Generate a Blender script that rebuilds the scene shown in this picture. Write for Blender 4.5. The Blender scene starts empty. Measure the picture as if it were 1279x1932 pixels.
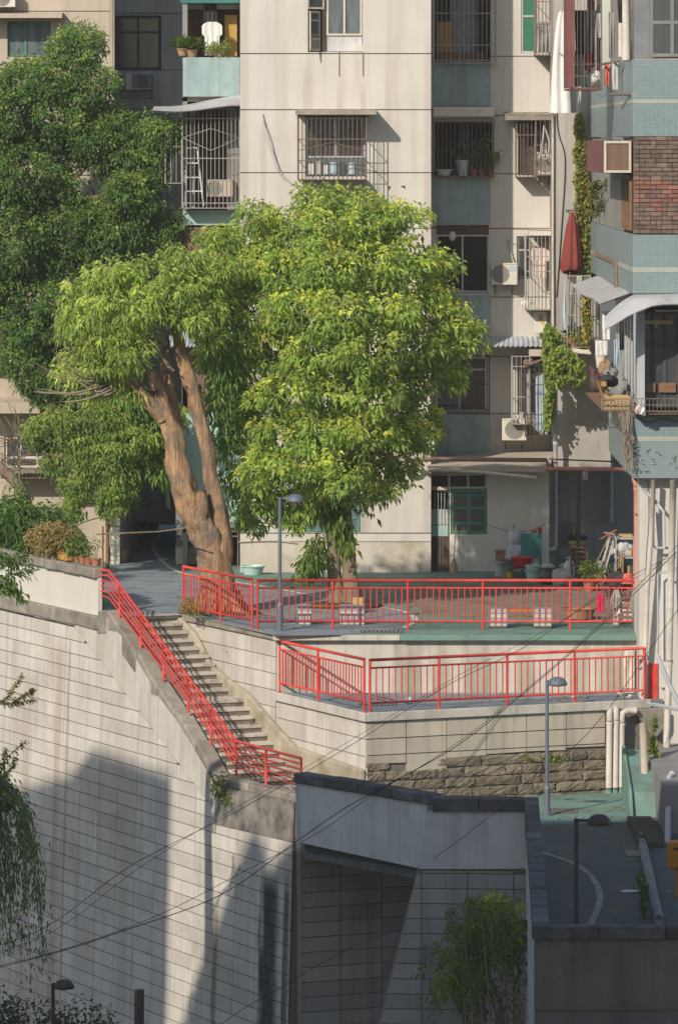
import bpy, math, random
import numpy as np
from mathutils import Vector
R = math.radians
rnd = random.Random(7)
scene = bpy.context.scene
COL = scene.collection

# ------------------------------------------------------------------ camera, sky, sun, exposure
F = 10000.0          # focal length in photo pixels: a long telephoto across a valley
HC = 10.53           # camera height above the plaza
HZ = 270.0           # horizon row of the photo
CX = 640.0
cd = bpy.data.cameras.new('camera')
cam = bpy.data.objects.new('camera', cd)
COL.objects.link(cam)
cam.location = (0, 0, HC)
cam.rotation_euler = (R(90), 0, 0)
cd.sensor_fit = 'HORIZONTAL'
cd.sensor_width = 36.0
cd.lens = 36.0 * F / 1279.0
cd.shift_x = (639.5 - CX) / 1279.0
cd.shift_y = -(966.0 - HZ) / 1279.0
cd.clip_start = 1.0
cd.clip_end = 6000.0
scene.camera = cam

SUN = Vector((1.0, 1.6, -1.1)).normalized()
world = bpy.data.worlds.new('World')
scene.world = world
world.use_nodes = True
wn = world.node_tree
sky = wn.nodes.new('ShaderNodeTexSky')
sky.sky_type = 'NISHITA'
sky.sun_disc = False
sky.sun_elevation = R(30.2)
sky.sun_rotation = R(212)
sky.air_density = 1.0
sky.dust_density = 1.0
wn.links.new(sky.outputs[0], wn.nodes['Background'].inputs[0])
wn.nodes['Background'].inputs[1].default_value = 0.125
sd = bpy.data.lights.new('sun', 'SUN')
sd.energy = 3.9
sd.angle = R(0.55)
sd.color = (1.0, 0.90, 0.77)
so = bpy.data.objects.new('sun', sd)
COL.objects.link(so)
so.rotation_euler = SUN.to_track_quat('-Z', 'Y').to_euler()
so.location = (-30, 60, 60)
vs = scene.view_settings
vs.view_transform = 'Standard'
vs.look = 'None'
vs.exposure = 0.15
vs.gamma = 1.0
vs.use_curve_mapping = False
try:
    scene.cycles.max_bounces = 6
    scene.cycles.diffuse_bounces = 3
    scene.cycles.transparent_max_bounces = 4
except Exception:
    pass

def X(px, d): return (px - CX) * d / F
def Z(py, d): return HC - (py - HZ) * d / F
def P(px, py, d): return (X(px, d), d, Z(py, d))
def G(px, py, z=0.0):
    d = (HC - z) * F / (py - HZ)
    return (X(px, d), d, z)

# ------------------------------------------------------------------ mesh builder
class MB:
    def __init__(s): s.v = []; s.f = []
    def add(s, vs, fs):
        o = len(s.v); s.v += [tuple(p) for p in vs]; s.f += [tuple(i + o for i in f) for f in fs]; return s
    def box(s, x0, x1, y0, y1, z0, z1):
        return s.add([(x0,y0,z0),(x1,y0,z0),(x1,y1,z0),(x0,y1,z0),(x0,y0,z1),(x1,y0,z1),(x1,y1,z1),(x0,y1,z1)],
                     [(0,3,2,1),(4,5,6,7),(0,1,5,4),(1,2,6,5),(2,3,7,6),(3,0,4,7)])
    def pbox(s, px0, px1, py0, py1, d, t):          # a box measured on the facade at depth d, t thick behind it
        return s.box(X(px0,d), X(px1,d), d, d+t, Z(py1,d), Z(py0,d))
    def obox(s, o, u, v, w):                        # corner + three edge vectors
        o, u, v, w = (Vector(a) for a in (o, u, v, w))
        p = [o, o+u, o+u+v, o+v, o+w, o+u+w, o+u+v+w, o+v+w]
        return s.add([tuple(q) for q in p], [(0,3,2,1),(4,5,6,7),(0,1,5,4),(1,2,6,5),(2,3,7,6),(3,0,4,7)])
    def prism(s, poly, ext):
        n = len(poly); e = Vector(ext)
        a = [tuple(p) for p in poly]; b = [tuple(Vector(p) + e) for p in poly]
        return s.add(a + b, [tuple(range(n))[::-1], tuple(range(n, 2*n))] + [(i, (i+1) % n, n+(i+1) % n, n+i) for i in range(n)])
    def tube(s, pts, r, n=8, cap=True, wob=0.0):
        pts = [Vector(p) for p in pts]; m = len(pts)
        rs = list(r) if hasattr(r, '__len__') else [r]*m
        vs, fs = [], []
        up = Vector((0.31, 0.17, 0.93)); 
        for i, p in enumerate(pts):
            t = (pts[min(i+1, m-1)] - pts[max(i-1, 0)])
            t = t.normalized() if t.length > 1e-9 else Vector((0,0,1))
            if abs(t.dot(up)) > 0.95: up = Vector((0.9, 0.3, 0.1))
            a = t.cross(up).normalized(); b = t.cross(a).normalized()
            up = -b if True else up
            for k in range(n):
                g = 2*math.pi*k/n
                rr = rs[i]*(1 + (wob*(math.sin(3*g+i*0.7)+0.6*math.sin(5*g-i*0.4)) if wob else 0))
                vs.append(tuple(p + a*math.cos(g)*rr + b*math.sin(g)*rr))
        for i in range(m-1):
            for k in range(n):
                fs.append((i*n+k, i*n+(k+1) % n, (i+1)*n+(k+1) % n, (i+1)*n+k))
        if cap:
            fs.append(tuple(range(n))); fs.append(tuple((m-1)*n+k for k in range(n))[::-1])
        return s.add(vs, fs)
    def lathe(s, prof, c=(0,0,0), n=16):
        vs, fs = [], []; m = len(prof)
        for (r, z) in prof:
            for k in range(n):
                g = 2*math.pi*k/n
                vs.append((c[0]+r*math.cos(g), c[1]+r*math.sin(g), c[2]+z))
        for i in range(m-1):
            for k in range(n):
                fs.append((i*n+k, i*n+(k+1) % n, (i+1)*n+(k+1) % n, (i+1)*n+k))
        fs.append(tuple(range(n))[::-1]); fs.append(tuple((m-1)*n+k for k in range(n)))
        return s.add(vs, fs)
    def grid(s, fn, nu, nv):
        vs = [fn(i/nu, j/nv) for j in range(nv+1) for i in range(nu+1)]
        return s.add(vs, [(j*(nu+1)+i, j*(nu+1)+i+1, (j+1)*(nu+1)+i+1, (j+1)*(nu+1)+i) for j in range(nv) for i in range(nu)])
    def blob(s, c, r, n=10, m=7, amp=0.15, seed=0):
        g = random.Random(seed); ph = [g.uniform(0, 6.28) for _ in range(6)]
        rx, ry, rz = r if hasattr(r, '__len__') else (r, r, r)
        vs, fs = [], []
        for j in range(m+1):
            th = math.pi*j/m
            for i in range(n):
                a = 2*math.pi*i/n
                k = 1 + amp*(math.sin(2*a+ph[0]+2*th)+0.7*math.sin(3*a+ph[1]-th*3)+0.5*math.sin(5*a+ph[2]+th*4))
                vs.append((c[0]+rx*k*math.sin(th)*math.cos(a), c[1]+ry*k*math.sin(th)*math.sin(a), c[2]+rz*k*math.cos(th)))
        for j in range(m):
            for i in range(n):
                fs.append((j*n+i, (j+1)*n+i, (j+1)*n+(i+1) % n, j*n+(i+1) % n))
        return s.add(vs, fs)

WL = {}
def wl(o): return WL.get(o.name, Vector((0,0,0))) if o else Vector((0,0,0))
def tag(o, label=None, cat=None, group=None, kind=None):
    if label: o['label'] = label
    if cat: o['category'] = cat
    if group: o['group'] = group
    if kind: o['kind'] = kind
    return o
def thing(name, label, cat, loc=(0,0,0), group=None, rotz=0.0):
    o = bpy.data.objects.new(name, None); COL.objects.link(o)
    o.location = loc; o.rotation_euler = (0, 0, rotz); o.empty_display_size = 0.2
    WL[o.name] = Vector(loc)
    return tag(o, label, cat, group)
def build(name, mb, m, parent=None, smooth=False, kind=None, bevel=0.0):
    base = wl(parent)
    me = bpy.data.meshes.new(name)
    vs = [(a-base.x, b-base.y, c-base.z) for a, b, c in mb.v] if base.length else mb.v
    me.from_pydata(vs, [], mb.f)
    me.materials.append(m)
    if smooth:
        me.polygons.foreach_set('use_smooth', [True]*len(me.polygons))
    me.update()
    o = bpy.data.objects.new(name, me); COL.objects.link(o)
    if parent: o.parent = parent
    WL[o.name] = base
    if kind: o['kind'] = kind
    if bevel:
        b = o.modifiers.new('bevel', 'BEVEL'); b.width = bevel; b.segments = 2; b.limit_method = 'ANGLE'
    return o
def inst(name, me, parent, loc, rotz=0.0, scale=None):     # another object that shares a mesh
    base = wl(parent)
    o = bpy.data.objects.new(name, me); COL.objects.link(o)
    o.location = Vector(loc) - base; o.parent = parent
    if rotz: o.rotation_euler = (0, 0, rotz)
    if scale: o.scale = scale
    WL[o.name] = base
    return o
def dup(root, loc, rotz=0.0, label=None, scale=None):
    r = root.copy(); COL.objects.link(r); r.location = loc; r.rotation_euler = (0, 0, rotz)
    if scale: r.scale = (scale,)*3 if not hasattr(scale, '__len__') else scale
    WL[r.name] = Vector(loc)
    if label: r['label'] = label
    def kids(a, b):
        for ch in list(a.children):
            c = ch.copy(); COL.objects.link(c); c.parent = b
            kids(ch, c)
    kids(root, r)
    return r

# ------------------------------------------------------------------ materials
MATS = {}
def mk(name, c1, c2=None, scale=2.0, rough=0.85, bump=0.0, bscale=30.0, streak=None, metallic=0.0, stretch=(1,1,1), spec=0.3, dirt=None, dscale=0.8, detail=6, coat=0.0, bstretch=(1,1,1), bdist=0.02, dthr=(0.5, 0.72), objvar=0.0):
    m = bpy.data.materials.new(name); m.use_nodes = True
    nt = m.node_tree; N = nt.nodes; L = nt.links
    bs = N['Principled BSDF']
    bs.inputs['Roughness'].default_value = rough
    bs.inputs['Metallic'].default_value = metallic
    bs.inputs['Specular IOR Level'].default_value = spec
    if coat: bs.inputs['Coat Weight'].default_value = coat
    geo = N.new('ShaderNodeNewGeometry')
    def vec(sc):
        mp = N.new('ShaderNodeMapping'); mp.inputs['Scale'].default_value = sc
        L.new(geo.outputs['Position'], mp.inputs['Vector']); return mp.outputs[0]
    def noise(v, sc, det=detail, ro=0.6):
        n = N.new('ShaderNodeTexNoise'); n.inputs['Scale'].default_value = sc; n.inputs['Detail'].default_value = det; n.inputs['Roughness'].default_value = ro
        L.new(v, n.inputs['Vector']); return n.outputs['Fac']
    def ramp(fac, a, b):
        r = N.new('ShaderNodeMapRange'); r.inputs['From Min'].default_value = a; r.inputs['From Max'].default_value = b
        L.new(fac, r.inputs['Value']); return r.outputs[0]
    def mix(fac, a, b):
        x = N.new('ShaderNodeMix'); x.data_type = 'RGBA'
        if hasattr(fac, 'links'): L.new(fac, x.inputs[0])
        else: x.inputs[0].default_value = fac
        for s, q in ((6, a), (7, b)):
            if hasattr(q, 'links'): L.new(q, x.inputs[s])
            else: x.inputs[s].default_value = (*q, 1)
        return x.outputs[2]
    col = c1
    if c2: col = mix(ramp(noise(vec(stretch), scale), 0.32, 0.68), c1, c2)
    if dirt: col = mix(ramp(noise(vec((1,1,1)), dscale, 8, 0.7), *dthr), col, dirt)
    if streak:
        sc, amt, lo, hi = streak
        f = ramp(noise(vec((3.2, 3.2, 0.22)), 1.3, 6, 0.65), lo, hi)
        k = N.new('ShaderNodeMath'); k.operation = 'MULTIPLY'; k.inputs[1].default_value = amt; L.new(f, k.inputs[0])
        col = mix(k.outputs[0], col, sc)
    if objvar and hasattr(col, 'links'):            # each block, brick or step has a tone of its own
        oi = N.new('ShaderNodeObjectInfo'); hv = N.new('ShaderNodeHueSaturation'); r = N.new('ShaderNodeMapRange')
        r.inputs['To Min'].default_value = 1-objvar; r.inputs['To Max'].default_value = 1+objvar
        L.new(oi.outputs['Random'], r.inputs['Value']); L.new(r.outputs[0], hv.inputs['Value']); L.new(col, hv.inputs['Color']); col = hv.outputs[0]
    if hasattr(col, 'links'): L.new(col, bs.inputs['Base Color'])
    else: bs.inputs['Base Color'].default_value = (*col, 1)
    if bump:
        b = N.new('ShaderNodeBump'); b.inputs['Strength'].default_value = bump; b.inputs['Distance'].default_value = bdist
        L.new(noise(vec(bstretch), bscale, 6, 0.65), b.inputs['Height']); L.new(b.outputs[0], bs.inputs['Normal'])
    MATS[name] = m
    return m

CREAM = (0.60, 0.572, 0.518)
M = {}
M['cream'] = mk('cream_plaster', CREAM, (0.555,0.527,0.476), 1.2, 0.9, 0.15, 40, streak=((0.36,0.32,0.265), 0.42, 0.48, 0.75))
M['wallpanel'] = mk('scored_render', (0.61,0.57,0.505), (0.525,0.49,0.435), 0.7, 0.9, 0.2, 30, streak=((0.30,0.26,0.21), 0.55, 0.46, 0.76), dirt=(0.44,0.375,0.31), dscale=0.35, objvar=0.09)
M['dimframe'] = mk('dull_grey_frame', (0.22,0.23,0.23), (0.17,0.175,0.18), 3.0, 0.5)
M['riser'] = mk('dark_riser_concrete', (0.22,0.185,0.145), (0.15,0.125,0.10), 3.0, 0.95, 0.4, 22, dirt=(0.09,0.075,0.06), dscale=2.4)  # riser concrete set darker than the treads so each step stands out
M['wallshade'] = mk('shade_grey_scored_render', (0.40,0.38,0.36), (0.33,0.32,0.31), 0.9, 0.9, 0.2, 30, streak=((0.17,0.16,0.15), 0.5, 0.48, 0.72), objvar=0.14)  # scored render for the shaded walls, their shade mixed into a darker grey
M['frontpanel'] = mk('tan_scored_render', (0.56,0.50,0.40), (0.48,0.43,0.35), 0.9, 0.9, 0.2, 30, streak=((0.24,0.21,0.17), 0.6, 0.48, 0.72), objvar=0.10)
M['joint'] = mk('dark_joint', (0.19,0.17,0.145), None, rough=0.95)
M['plaster'] = mk('stained_plaster', (0.59,0.55,0.48), (0.49,0.46,0.40), 1.5, 0.9, 0.3, 25, streak=((0.28,0.26,0.20), 0.65, 0.47, 0.70))
M['white'] = mk('white_wall_paint', (0.66,0.62,0.55), (0.60,0.57,0.50), 1.0, 0.9, 0.1, 30, streak=((0.42,0.40,0.36), 0.35, 0.5, 0.8))
M['greywall'] = mk('grey_wall_paint', (0.66,0.66,0.65), (0.57,0.57,0.56), 1.0, 0.9, 0.15, 30, streak=((0.24,0.24,0.23), 0.5, 0.5, 0.78), dirt=(0.50,0.49,0.46), dscale=1.1)
M['dullwall'] = mk('dull_grey_render', (0.20,0.20,0.20), (0.165,0.165,0.165), 0.7, 0.92, 0.2, 25, streak=((0.085,0.085,0.08), 0.7, 0.45, 0.75), dirt=(0.14,0.135,0.12), dscale=1.0)
M['concrete'] = mk('weathered_concrete', (0.36,0.325,0.27), (0.22,0.20,0.165), 2.5, 0.95, 0.5, 22, dirt=(0.13,0.115,0.09), dscale=1.6, objvar=0.14)
M['darkconc'] = mk('blackened_concrete', (0.12,0.12,0.12), (0.06,0.06,0.062), 2.0, 0.95, 0.4, 25, dirt=(0.2,0.2,0.19), dscale=1.3, objvar=0.20)
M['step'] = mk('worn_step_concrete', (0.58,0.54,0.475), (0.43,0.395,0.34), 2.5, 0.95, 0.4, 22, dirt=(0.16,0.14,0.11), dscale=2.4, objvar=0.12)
M['skirt'] = mk('sandy_mortar', (0.50,0.43,0.33), (0.34,0.29,0.215), 1.8, 0.95, 0.5, 18, dirt=(0.20,0.185,0.11), dscale=1.5)
M['stone'] = mk('rough_stone', (0.30,0.245,0.175), (0.16,0.135,0.10), 3.5, 0.95, 1.0, 12, bdist=0.05, dirt=(0.12,0.11,0.075), dscale=2.0, objvar=0.22)
M['asphalt'] = mk('blue_grey_asphalt', (0.27,0.31,0.345), (0.21,0.245,0.275), 1.1, 0.9, 0.4, 40, dirt=(0.115,0.125,0.13), dscale=1.3)
M['green'] = mk('green_court_paint', (0.185,0.31,0.255), (0.14,0.235,0.195), 0.9, 0.85, 0.3, 40, dirt=(0.13,0.14,0.115), dscale=1.2)
M['road'] = mk('dark_green_asphalt', (0.10,0.125,0.115), (0.05,0.065,0.062), 0.9, 0.9, 0.5, 30, dirt=(0.17,0.16,0.14), dscale=0.9)
M['brownground'] = mk('brown_court_paint', (0.26,0.235,0.185), (0.19,0.18,0.14), 1.4, 0.9, 0.4, 40, dirt=(0.12,0.115,0.085), dscale=0.8)
M['line'] = mk('worn_white_line', (0.66,0.66,0.62), (0.50,0.50,0.47), 6.0, 0.85)
M['red'] = mk('red_gloss_paint', (0.70,0.065,0.045), (0.60,0.05,0.036), 5.0, 0.5, spec=0.4, dirt=(0.40,0.055,0.04), dscale=2.5, objvar=0.10)
M['mint'] = mk('mint_wall_paint', (0.36,0.50,0.46), (0.30,0.43,0.40), 1.3, 0.88, 0.15, 30, streak=((0.25,0.27,0.24), 0.5, 0.5, 0.75))
M['passage'] = mk('pale_green_wash', (0.50,0.54,0.46), (0.42,0.46,0.40), 1.0, 0.9, 0.1, 30, streak=((0.25,0.25,0.2), 0.5, 0.5, 0.8))
M['blue'] = mk('blue_balcony_render', (0.34,0.47,0.47), (0.27,0.37,0.375), 1.6, 0.85, 0.25, 30, streak=((0.20,0.22,0.20), 0.7, 0.46, 0.72), dirt=(0.25,0.30,0.28), dscale=1.8)
M['beige'] = mk('beige_old_render', (0.50,0.43,0.345), (0.43,0.37,0.30), 1.0, 0.92, 0.25, 25, streak=((0.26,0.22,0.18), 0.5, 0.5, 0.78))
M['drab'] = mk('drab_grey_wall', (0.30,0.29,0.275), (0.23,0.225,0.21), 0.9, 0.92, 0.25, 20, streak=((0.12,0.115,0.11), 0.6, 0.45, 0.72))
M['recesswall'] = mk('grey_recess_wall', (0.46,0.46,0.43), (0.38,0.38,0.36), 0.9, 0.92, 0.25, 20, streak=((0.22,0.22,0.21), 0.6, 0.45, 0.72))
M['plinth'] = mk('mossy_plinth_plaster', (0.58,0.53,0.455), (0.52,0.475,0.41), 1.2, 0.9, 0.25, 30, dirt=(0.30,0.26,0.14), dscale=0.9, streak=((0.36,0.31,0.24), 0.5, 0.48, 0.72))
M['towerwall'] = mk('bare_cement_wall', (0.42,0.395,0.36), (0.34,0.32,0.29), 0.8, 0.92, 0.3, 20, streak=((0.20,0.19,0.175), 0.6, 0.48, 0.74))
M['dark'] = mk('dark_interior', (0.035,0.032,0.03), (0.022,0.021,0.02), 1.0, 0.9)
M['slot'] = mk('dark_room_wall', (0.10,0.085,0.07), (0.06,0.05,0.045), 1.5, 0.9)
M['glass'] = mk('dark_window_glass', (0.035,0.045,0.05), (0.07,0.085,0.09), 1.1, 0.12, spec=0.6, stretch=(3,1,0.5))
M['curtainglass'] = mk('curtained_window_glass', (0.10,0.085,0.07), (0.04,0.035,0.032), 2.2, 0.25, spec=0.5, stretch=(6,1,0.15))
M['blueglass'] = mk('pale_curtained_glass', (0.15,0.19,0.20), (0.06,0.08,0.09), 2.0, 0.2, spec=0.5, stretch=(4,1,0.5))
M['greenglass'] = mk('green_window_film', (0.05,0.20,0.12), (0.035,0.14,0.085), 1.5, 0.3, spec=0.5)
M['alu'] = mk('aluminium_frame', (0.50,0.51,0.51), (0.42,0.43,0.43), 3.0, 0.5, metallic=0.3)
M['ivory'] = mk('ivory_painted_frame', (0.62,0.58,0.47), (0.5,0.46,0.37), 4.0, 0.6)
M['greenframe'] = mk('green_painted_frame', (0.10,0.26,0.20), (0.07,0.19,0.15), 4.0, 0.6)
M['iron'] = mk('rusty_cage_iron', (0.23,0.19,0.165), (0.15,0.10,0.075), 8.0, 0.7)
M['paleiron'] = mk('pale_cage_iron', (0.42,0.41,0.38), (0.30,0.27,0.24), 8.0, 0.6)
M['darkiron'] = mk('dark_iron', (0.06,0.055,0.055), (0.09,0.07,0.06), 8.0, 0.6)
M['redframe'] = mk('maroon_painted_steel', (0.22,0.075,0.075), (0.16,0.06,0.06), 3.0, 0.65)
M['pvc'] = mk('aged_pvc_pipe', (0.60,0.555,0.48), (0.50,0.455,0.385), 1.5, 0.55, dirt=(0.36,0.31,0.25), dscale=1.2)
M['greypvc'] = mk('grey_pvc_pipe', (0.46,0.48,0.48), (0.38,0.40,0.40), 1.5, 0.55)
M['redpipe'] = mk('faded_red_pipe', (0.50,0.22,0.17), (0.42,0.18,0.14), 2.0, 0.6)
M['rustpipe'] = mk('rust_brown_pipe', (0.28,0.19,0.155), (0.20,0.13,0.10), 3.0, 0.75)
M['post'] = mk('grey_lamp_paint', (0.13,0.155,0.185), (0.11,0.13,0.155), 2.0, 0.5, spec=0.5)
M['brick'] = mk('old_red_brick', (0.30,0.135,0.095), (0.21,0.10,0.075), 5.0, 0.95, 0.5, 40, dirt=(0.25,0.18,0.14), dscale=2.0, objvar=0.30)
M['brickpale'] = mk('sooty_brown_brick', (0.22,0.155,0.12), (0.15,0.10,0.08), 5.0, 0.95, 0.5, 40, dirt=(0.10,0.08,0.065), dscale=2.0, objvar=0.28)
M['mortar'] = mk('crumbling_mortar', (0.115,0.095,0.08), (0.085,0.07,0.06), 4.0, 0.95, 0.4, 40)
M['bark'] = mk('peeling_ochre_bark', (0.60,0.375,0.20), (0.24,0.14,0.08), 3.2, 0.95, 1.0, 6, stretch=(3.0,3.0,0.5), dirt=(0.20,0.165,0.13), dscale=2.2, dthr=(0.44,0.62), bstretch=(2.2,2.2,0.35), bdist=0.10)
M['bark2'] = mk('grey_brown_bark', (0.30,0.235,0.165), (0.20,0.15,0.105), 2.2, 0.95, 0.9, 7, stretch=(2.4,2.4,0.5), dirt=(0.11,0.085,0.065), dscale=1.5, bstretch=(2.2,2.2,0.4), bdist=0.06)
M['twig'] = mk('dry_twig', (0.33,0.265,0.20), (0.24,0.185,0.14), 4.0, 0.9)
M['terra'] = mk('terracotta', (0.42,0.165,0.11), (0.34,0.13,0.085), 4.0, 0.85)
M['amberpot'] = mk('ochre_glazed_pot', (0.52,0.28,0.07), (0.42,0.21,0.06), 4.0, 0.5)
M['wood'] = mk('brown_wood', (0.26,0.145,0.075), (0.17,0.095,0.05), 3.0, 0.75, stretch=(1,1,6))
M['darkwood'] = mk('dark_brown_wood', (0.12,0.085,0.065), (0.08,0.055,0.045), 3.0, 0.75, stretch=(6,1,0.4))
M['orangewood'] = mk('orange_bench_plank', (0.55,0.19,0.075), (0.45,0.15,0.06), 4.0, 0.6)
M['tan'] = mk('tan_board', (0.50,0.36,0.17), (0.42,0.30,0.14), 3.0, 0.8)
M['sheet'] = mk('bleached_sheet_metal', (0.50,0.50,0.49), (0.40,0.40,0.39), 2.0, 0.55, dirt=(0.28,0.25,0.22), dscale=1.5)
M['acwhite'] = mk('yellowed_white_plastic', (0.66,0.625,0.55), (0.58,0.55,0.48), 2.0, 0.5)
M['acdark'] = mk('ac_grille_plastic', (0.30,0.29,0.26), (0.24,0.235,0.21), 3.0, 0.6)
M['cloth'] = mk('white_cloth', (0.70,0.70,0.67), (0.62,0.62,0.60), 2.0, 0.95)
M['pinkcloth'] = mk('pale_pink_cloth', (0.68,0.56,0.50), (0.60,0.48,0.43), 2.0, 0.95)
M['bluecloth'] = mk('pale_blue_cloth', (0.45,0.55,0.62), (0.36,0.46,0.54), 2.0, 0.95)
M['blackcloth'] = mk('black_cloth', (0.028,0.028,0.032), (0.05,0.05,0.052), 3.0, 0.95)
M['redcloth'] = mk('maroon_canvas', (0.25,0.055,0.045), (0.19,0.042,0.035), 2.0, 0.9)
M['coral'] = mk('coral_cloth', (0.62,0.15,0.11), (0.52,0.12,0.10), 3.0, 0.95)
M['pinkred'] = mk('crimson_cloth', (0.60,0.03,0.075), (0.48,0.02,0.055), 3.0, 0.9)
M['redplastic'] = mk('red_plastic', (0.62,0.025,0.03), (0.55,0.02,0.025), 2.0, 0.35, spec=0.5)
M['mintplastic'] = mk('mint_plastic', (0.46,0.64,0.58), (0.40,0.57,0.52), 2.0, 0.4, spec=0.5)
M['greyplastic'] = mk('dull_white_plastic', (0.50,0.50,0.48), (0.40,0.40,0.385), 2.0, 0.5)
M['tealplastic'] = mk('teal_plastic', (0.05,0.20,0.18), (0.04,0.16,0.15), 2.0, 0.45)
M['bag'] = mk('thin_plastic_bag', (0.62,0.62,0.61), (0.46,0.46,0.46), 3.0, 0.4, spec=0.5)
M['cardboard'] = mk('cardboard', (0.36,0.24,0.14), (0.28,0.18,0.11), 3.0, 0.9)
M['ceramic'] = mk('brown_glazed_jar', (0.10,0.07,0.05), (0.16,0.12,0.085), 2.0, 0.3, spec=0.5)
M['mop'] = mk('grey_mop_yarn', (0.40,0.345,0.30), (0.28,0.235,0.20), 6.0, 0.95)
M['yellow'] = mk('yellow_plastic', (0.62,0.43,0.06), (0.52,0.36,0.05), 2.0, 0.5)
M['orangebox'] = mk('orange_box_paint', (0.55,0.23,0.02), (0.47,0.19,0.015), 1.5, 0.5)
M['cable'] = mk('black_cable', (0.02,0.02,0.022), None, rough=0.6)
M['tilegrey'] = mk('grey_glazed_tile', (0.42,0.41,0.42), (0.36,0.35,0.36), 3.0, 0.4)
M['tilewhite'] = mk('white_glazed_tile', (0.52,0.50,0.46), (0.44,0.42,0.39), 3.0, 0.4)
M['soil'] = mk('dark_soil', (0.09,0.07,0.05), (0.06,0.05,0.035), 3.0, 0.95, 0.6, 20)
M['brownwall'] = mk('brown_timber_wall', (0.21,0.14,0.095), (0.15,0.10,0.07), 2.0, 0.85, stretch=(5,1,0.4))
M['valley'] = mk('valley_floor', (0.10,0.11,0.08), (0.06,0.07,0.05), 0.5, 0.95, 0.4, 8)

def mosaic(name, ca, cb, joint, sz=0.052):
    m = bpy.data.materials.new(name); m.use_nodes = True
    nt = m.node_tree; N = nt.nodes; L = nt.links; bs = N['Principled BSDF']
    geo = N.new('ShaderNodeNewGeometry'); sp = N.new('ShaderNodeSeparateXYZ'); L.new(geo.outputs['Position'], sp.inputs[0])
    ad = N.new('ShaderNodeMath'); L.new(sp.outputs[0], ad.inputs[0]); L.new(sp.outputs[1], ad.inputs[1])
    cb_ = N.new('ShaderNodeCombineXYZ'); L.new(ad.outputs[0], cb_.inputs[0]); L.new(sp.outputs[2], cb_.inputs[1])
    bt = N.new('ShaderNodeTexBrick'); bt.offset = 0.0; bt.inputs['Scale'].default_value = 1.0
    bt.inputs['Brick Width'].default_value = sz; bt.inputs['Row Height'].default_value = sz; bt.inputs['Mortar Size'].default_value = 0.0045
    bt.inputs['Color1'].default_value = (*ca, 1); bt.inputs['Color2'].default_value = (*cb, 1); bt.inputs['Mortar'].default_value = (*joint, 1)
    L.new(cb_.outputs[0], bt.inputs['Vector'])
    n = N.new('ShaderNodeTexNoise'); n.inputs['Scale'].default_value = 1.2; n.inputs['Detail'].default_value = 8
    L.new(geo.outputs['Position'], n.inputs['Vector'])
    mr = N.new('ShaderNodeMapRange'); mr.inputs[1].default_value = 0.45; mr.inputs[2].default_value = 0.75; mr.inputs[4].default_value = 0.5; L.new(n.outputs['Fac'], mr.inputs[0])
    mx = N.new('ShaderNodeMix'); mx.data_type = 'RGBA'; L.new(mr.outputs[0], mx.inputs[0]); L.new(bt.outputs['Color'], mx.inputs[6]); mx.inputs[7].default_value = (0.26,0.30,0.28,1)
    L.new(mx.outputs[2], bs.inputs['Base Color'])
    b = N.new('ShaderNodeBump'); b.inputs['Strength'].default_value = 0.5; b.inputs['Distance'].default_value = 0.004; b.invert = True
    L.new(bt.outputs['Fac'], b.inputs['Height']); L.new(b.outputs[0], bs.inputs['Normal'])
    bs.inputs['Roughness'].default_value = 0.4
    return m
M['mosaic'] = mosaic('blue_mosaic_tile', (0.20,0.285,0.295), (0.255,0.335,0.34), (0.13,0.165,0.17))
M['mosaicband'] = mosaic('cream_mosaic_tile', (0.50,0.50,0.41), (0.44,0.46,0.39), (0.26,0.27,0.24))

def leafmat(name, trans=0.5):
    m = bpy.data.materials.new(name); m.use_nodes = True
    nt = m.node_tree; N = nt.nodes; L = nt.links; bs = N['Principled BSDF']
    at = N.new('ShaderNodeAttribute'); at.attribute_name = 'Col'
    L.new(at.outputs['Color'], bs.inputs['Base Color'])
    bs.inputs['Roughness'].default_value = 0.5; bs.inputs['Specular IOR Level'].default_value = 0.35
    tr = N.new('ShaderNodeBsdfTranslucent'); 
    hs = N.new('ShaderNodeHueSaturation'); hs.inputs['Value'].default_value = 1.9; hs.inputs['Hue'].default_value = 0.485
    L.new(at.outputs['Color'], hs.inputs['Color']); L.new(hs.outputs[0], tr.inputs[0])
    mx = N.new('ShaderNodeMixShader'); mx.inputs[0].default_value = trans
    L.new(bs.outputs[0], mx.inputs[1]); L.new(tr.outputs[0], mx.inputs[2])
    L.new(mx.outputs[0], N['Material Output'].inputs['Surface'])
    return m
M['leaf'] = leafmat('leaf')
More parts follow.
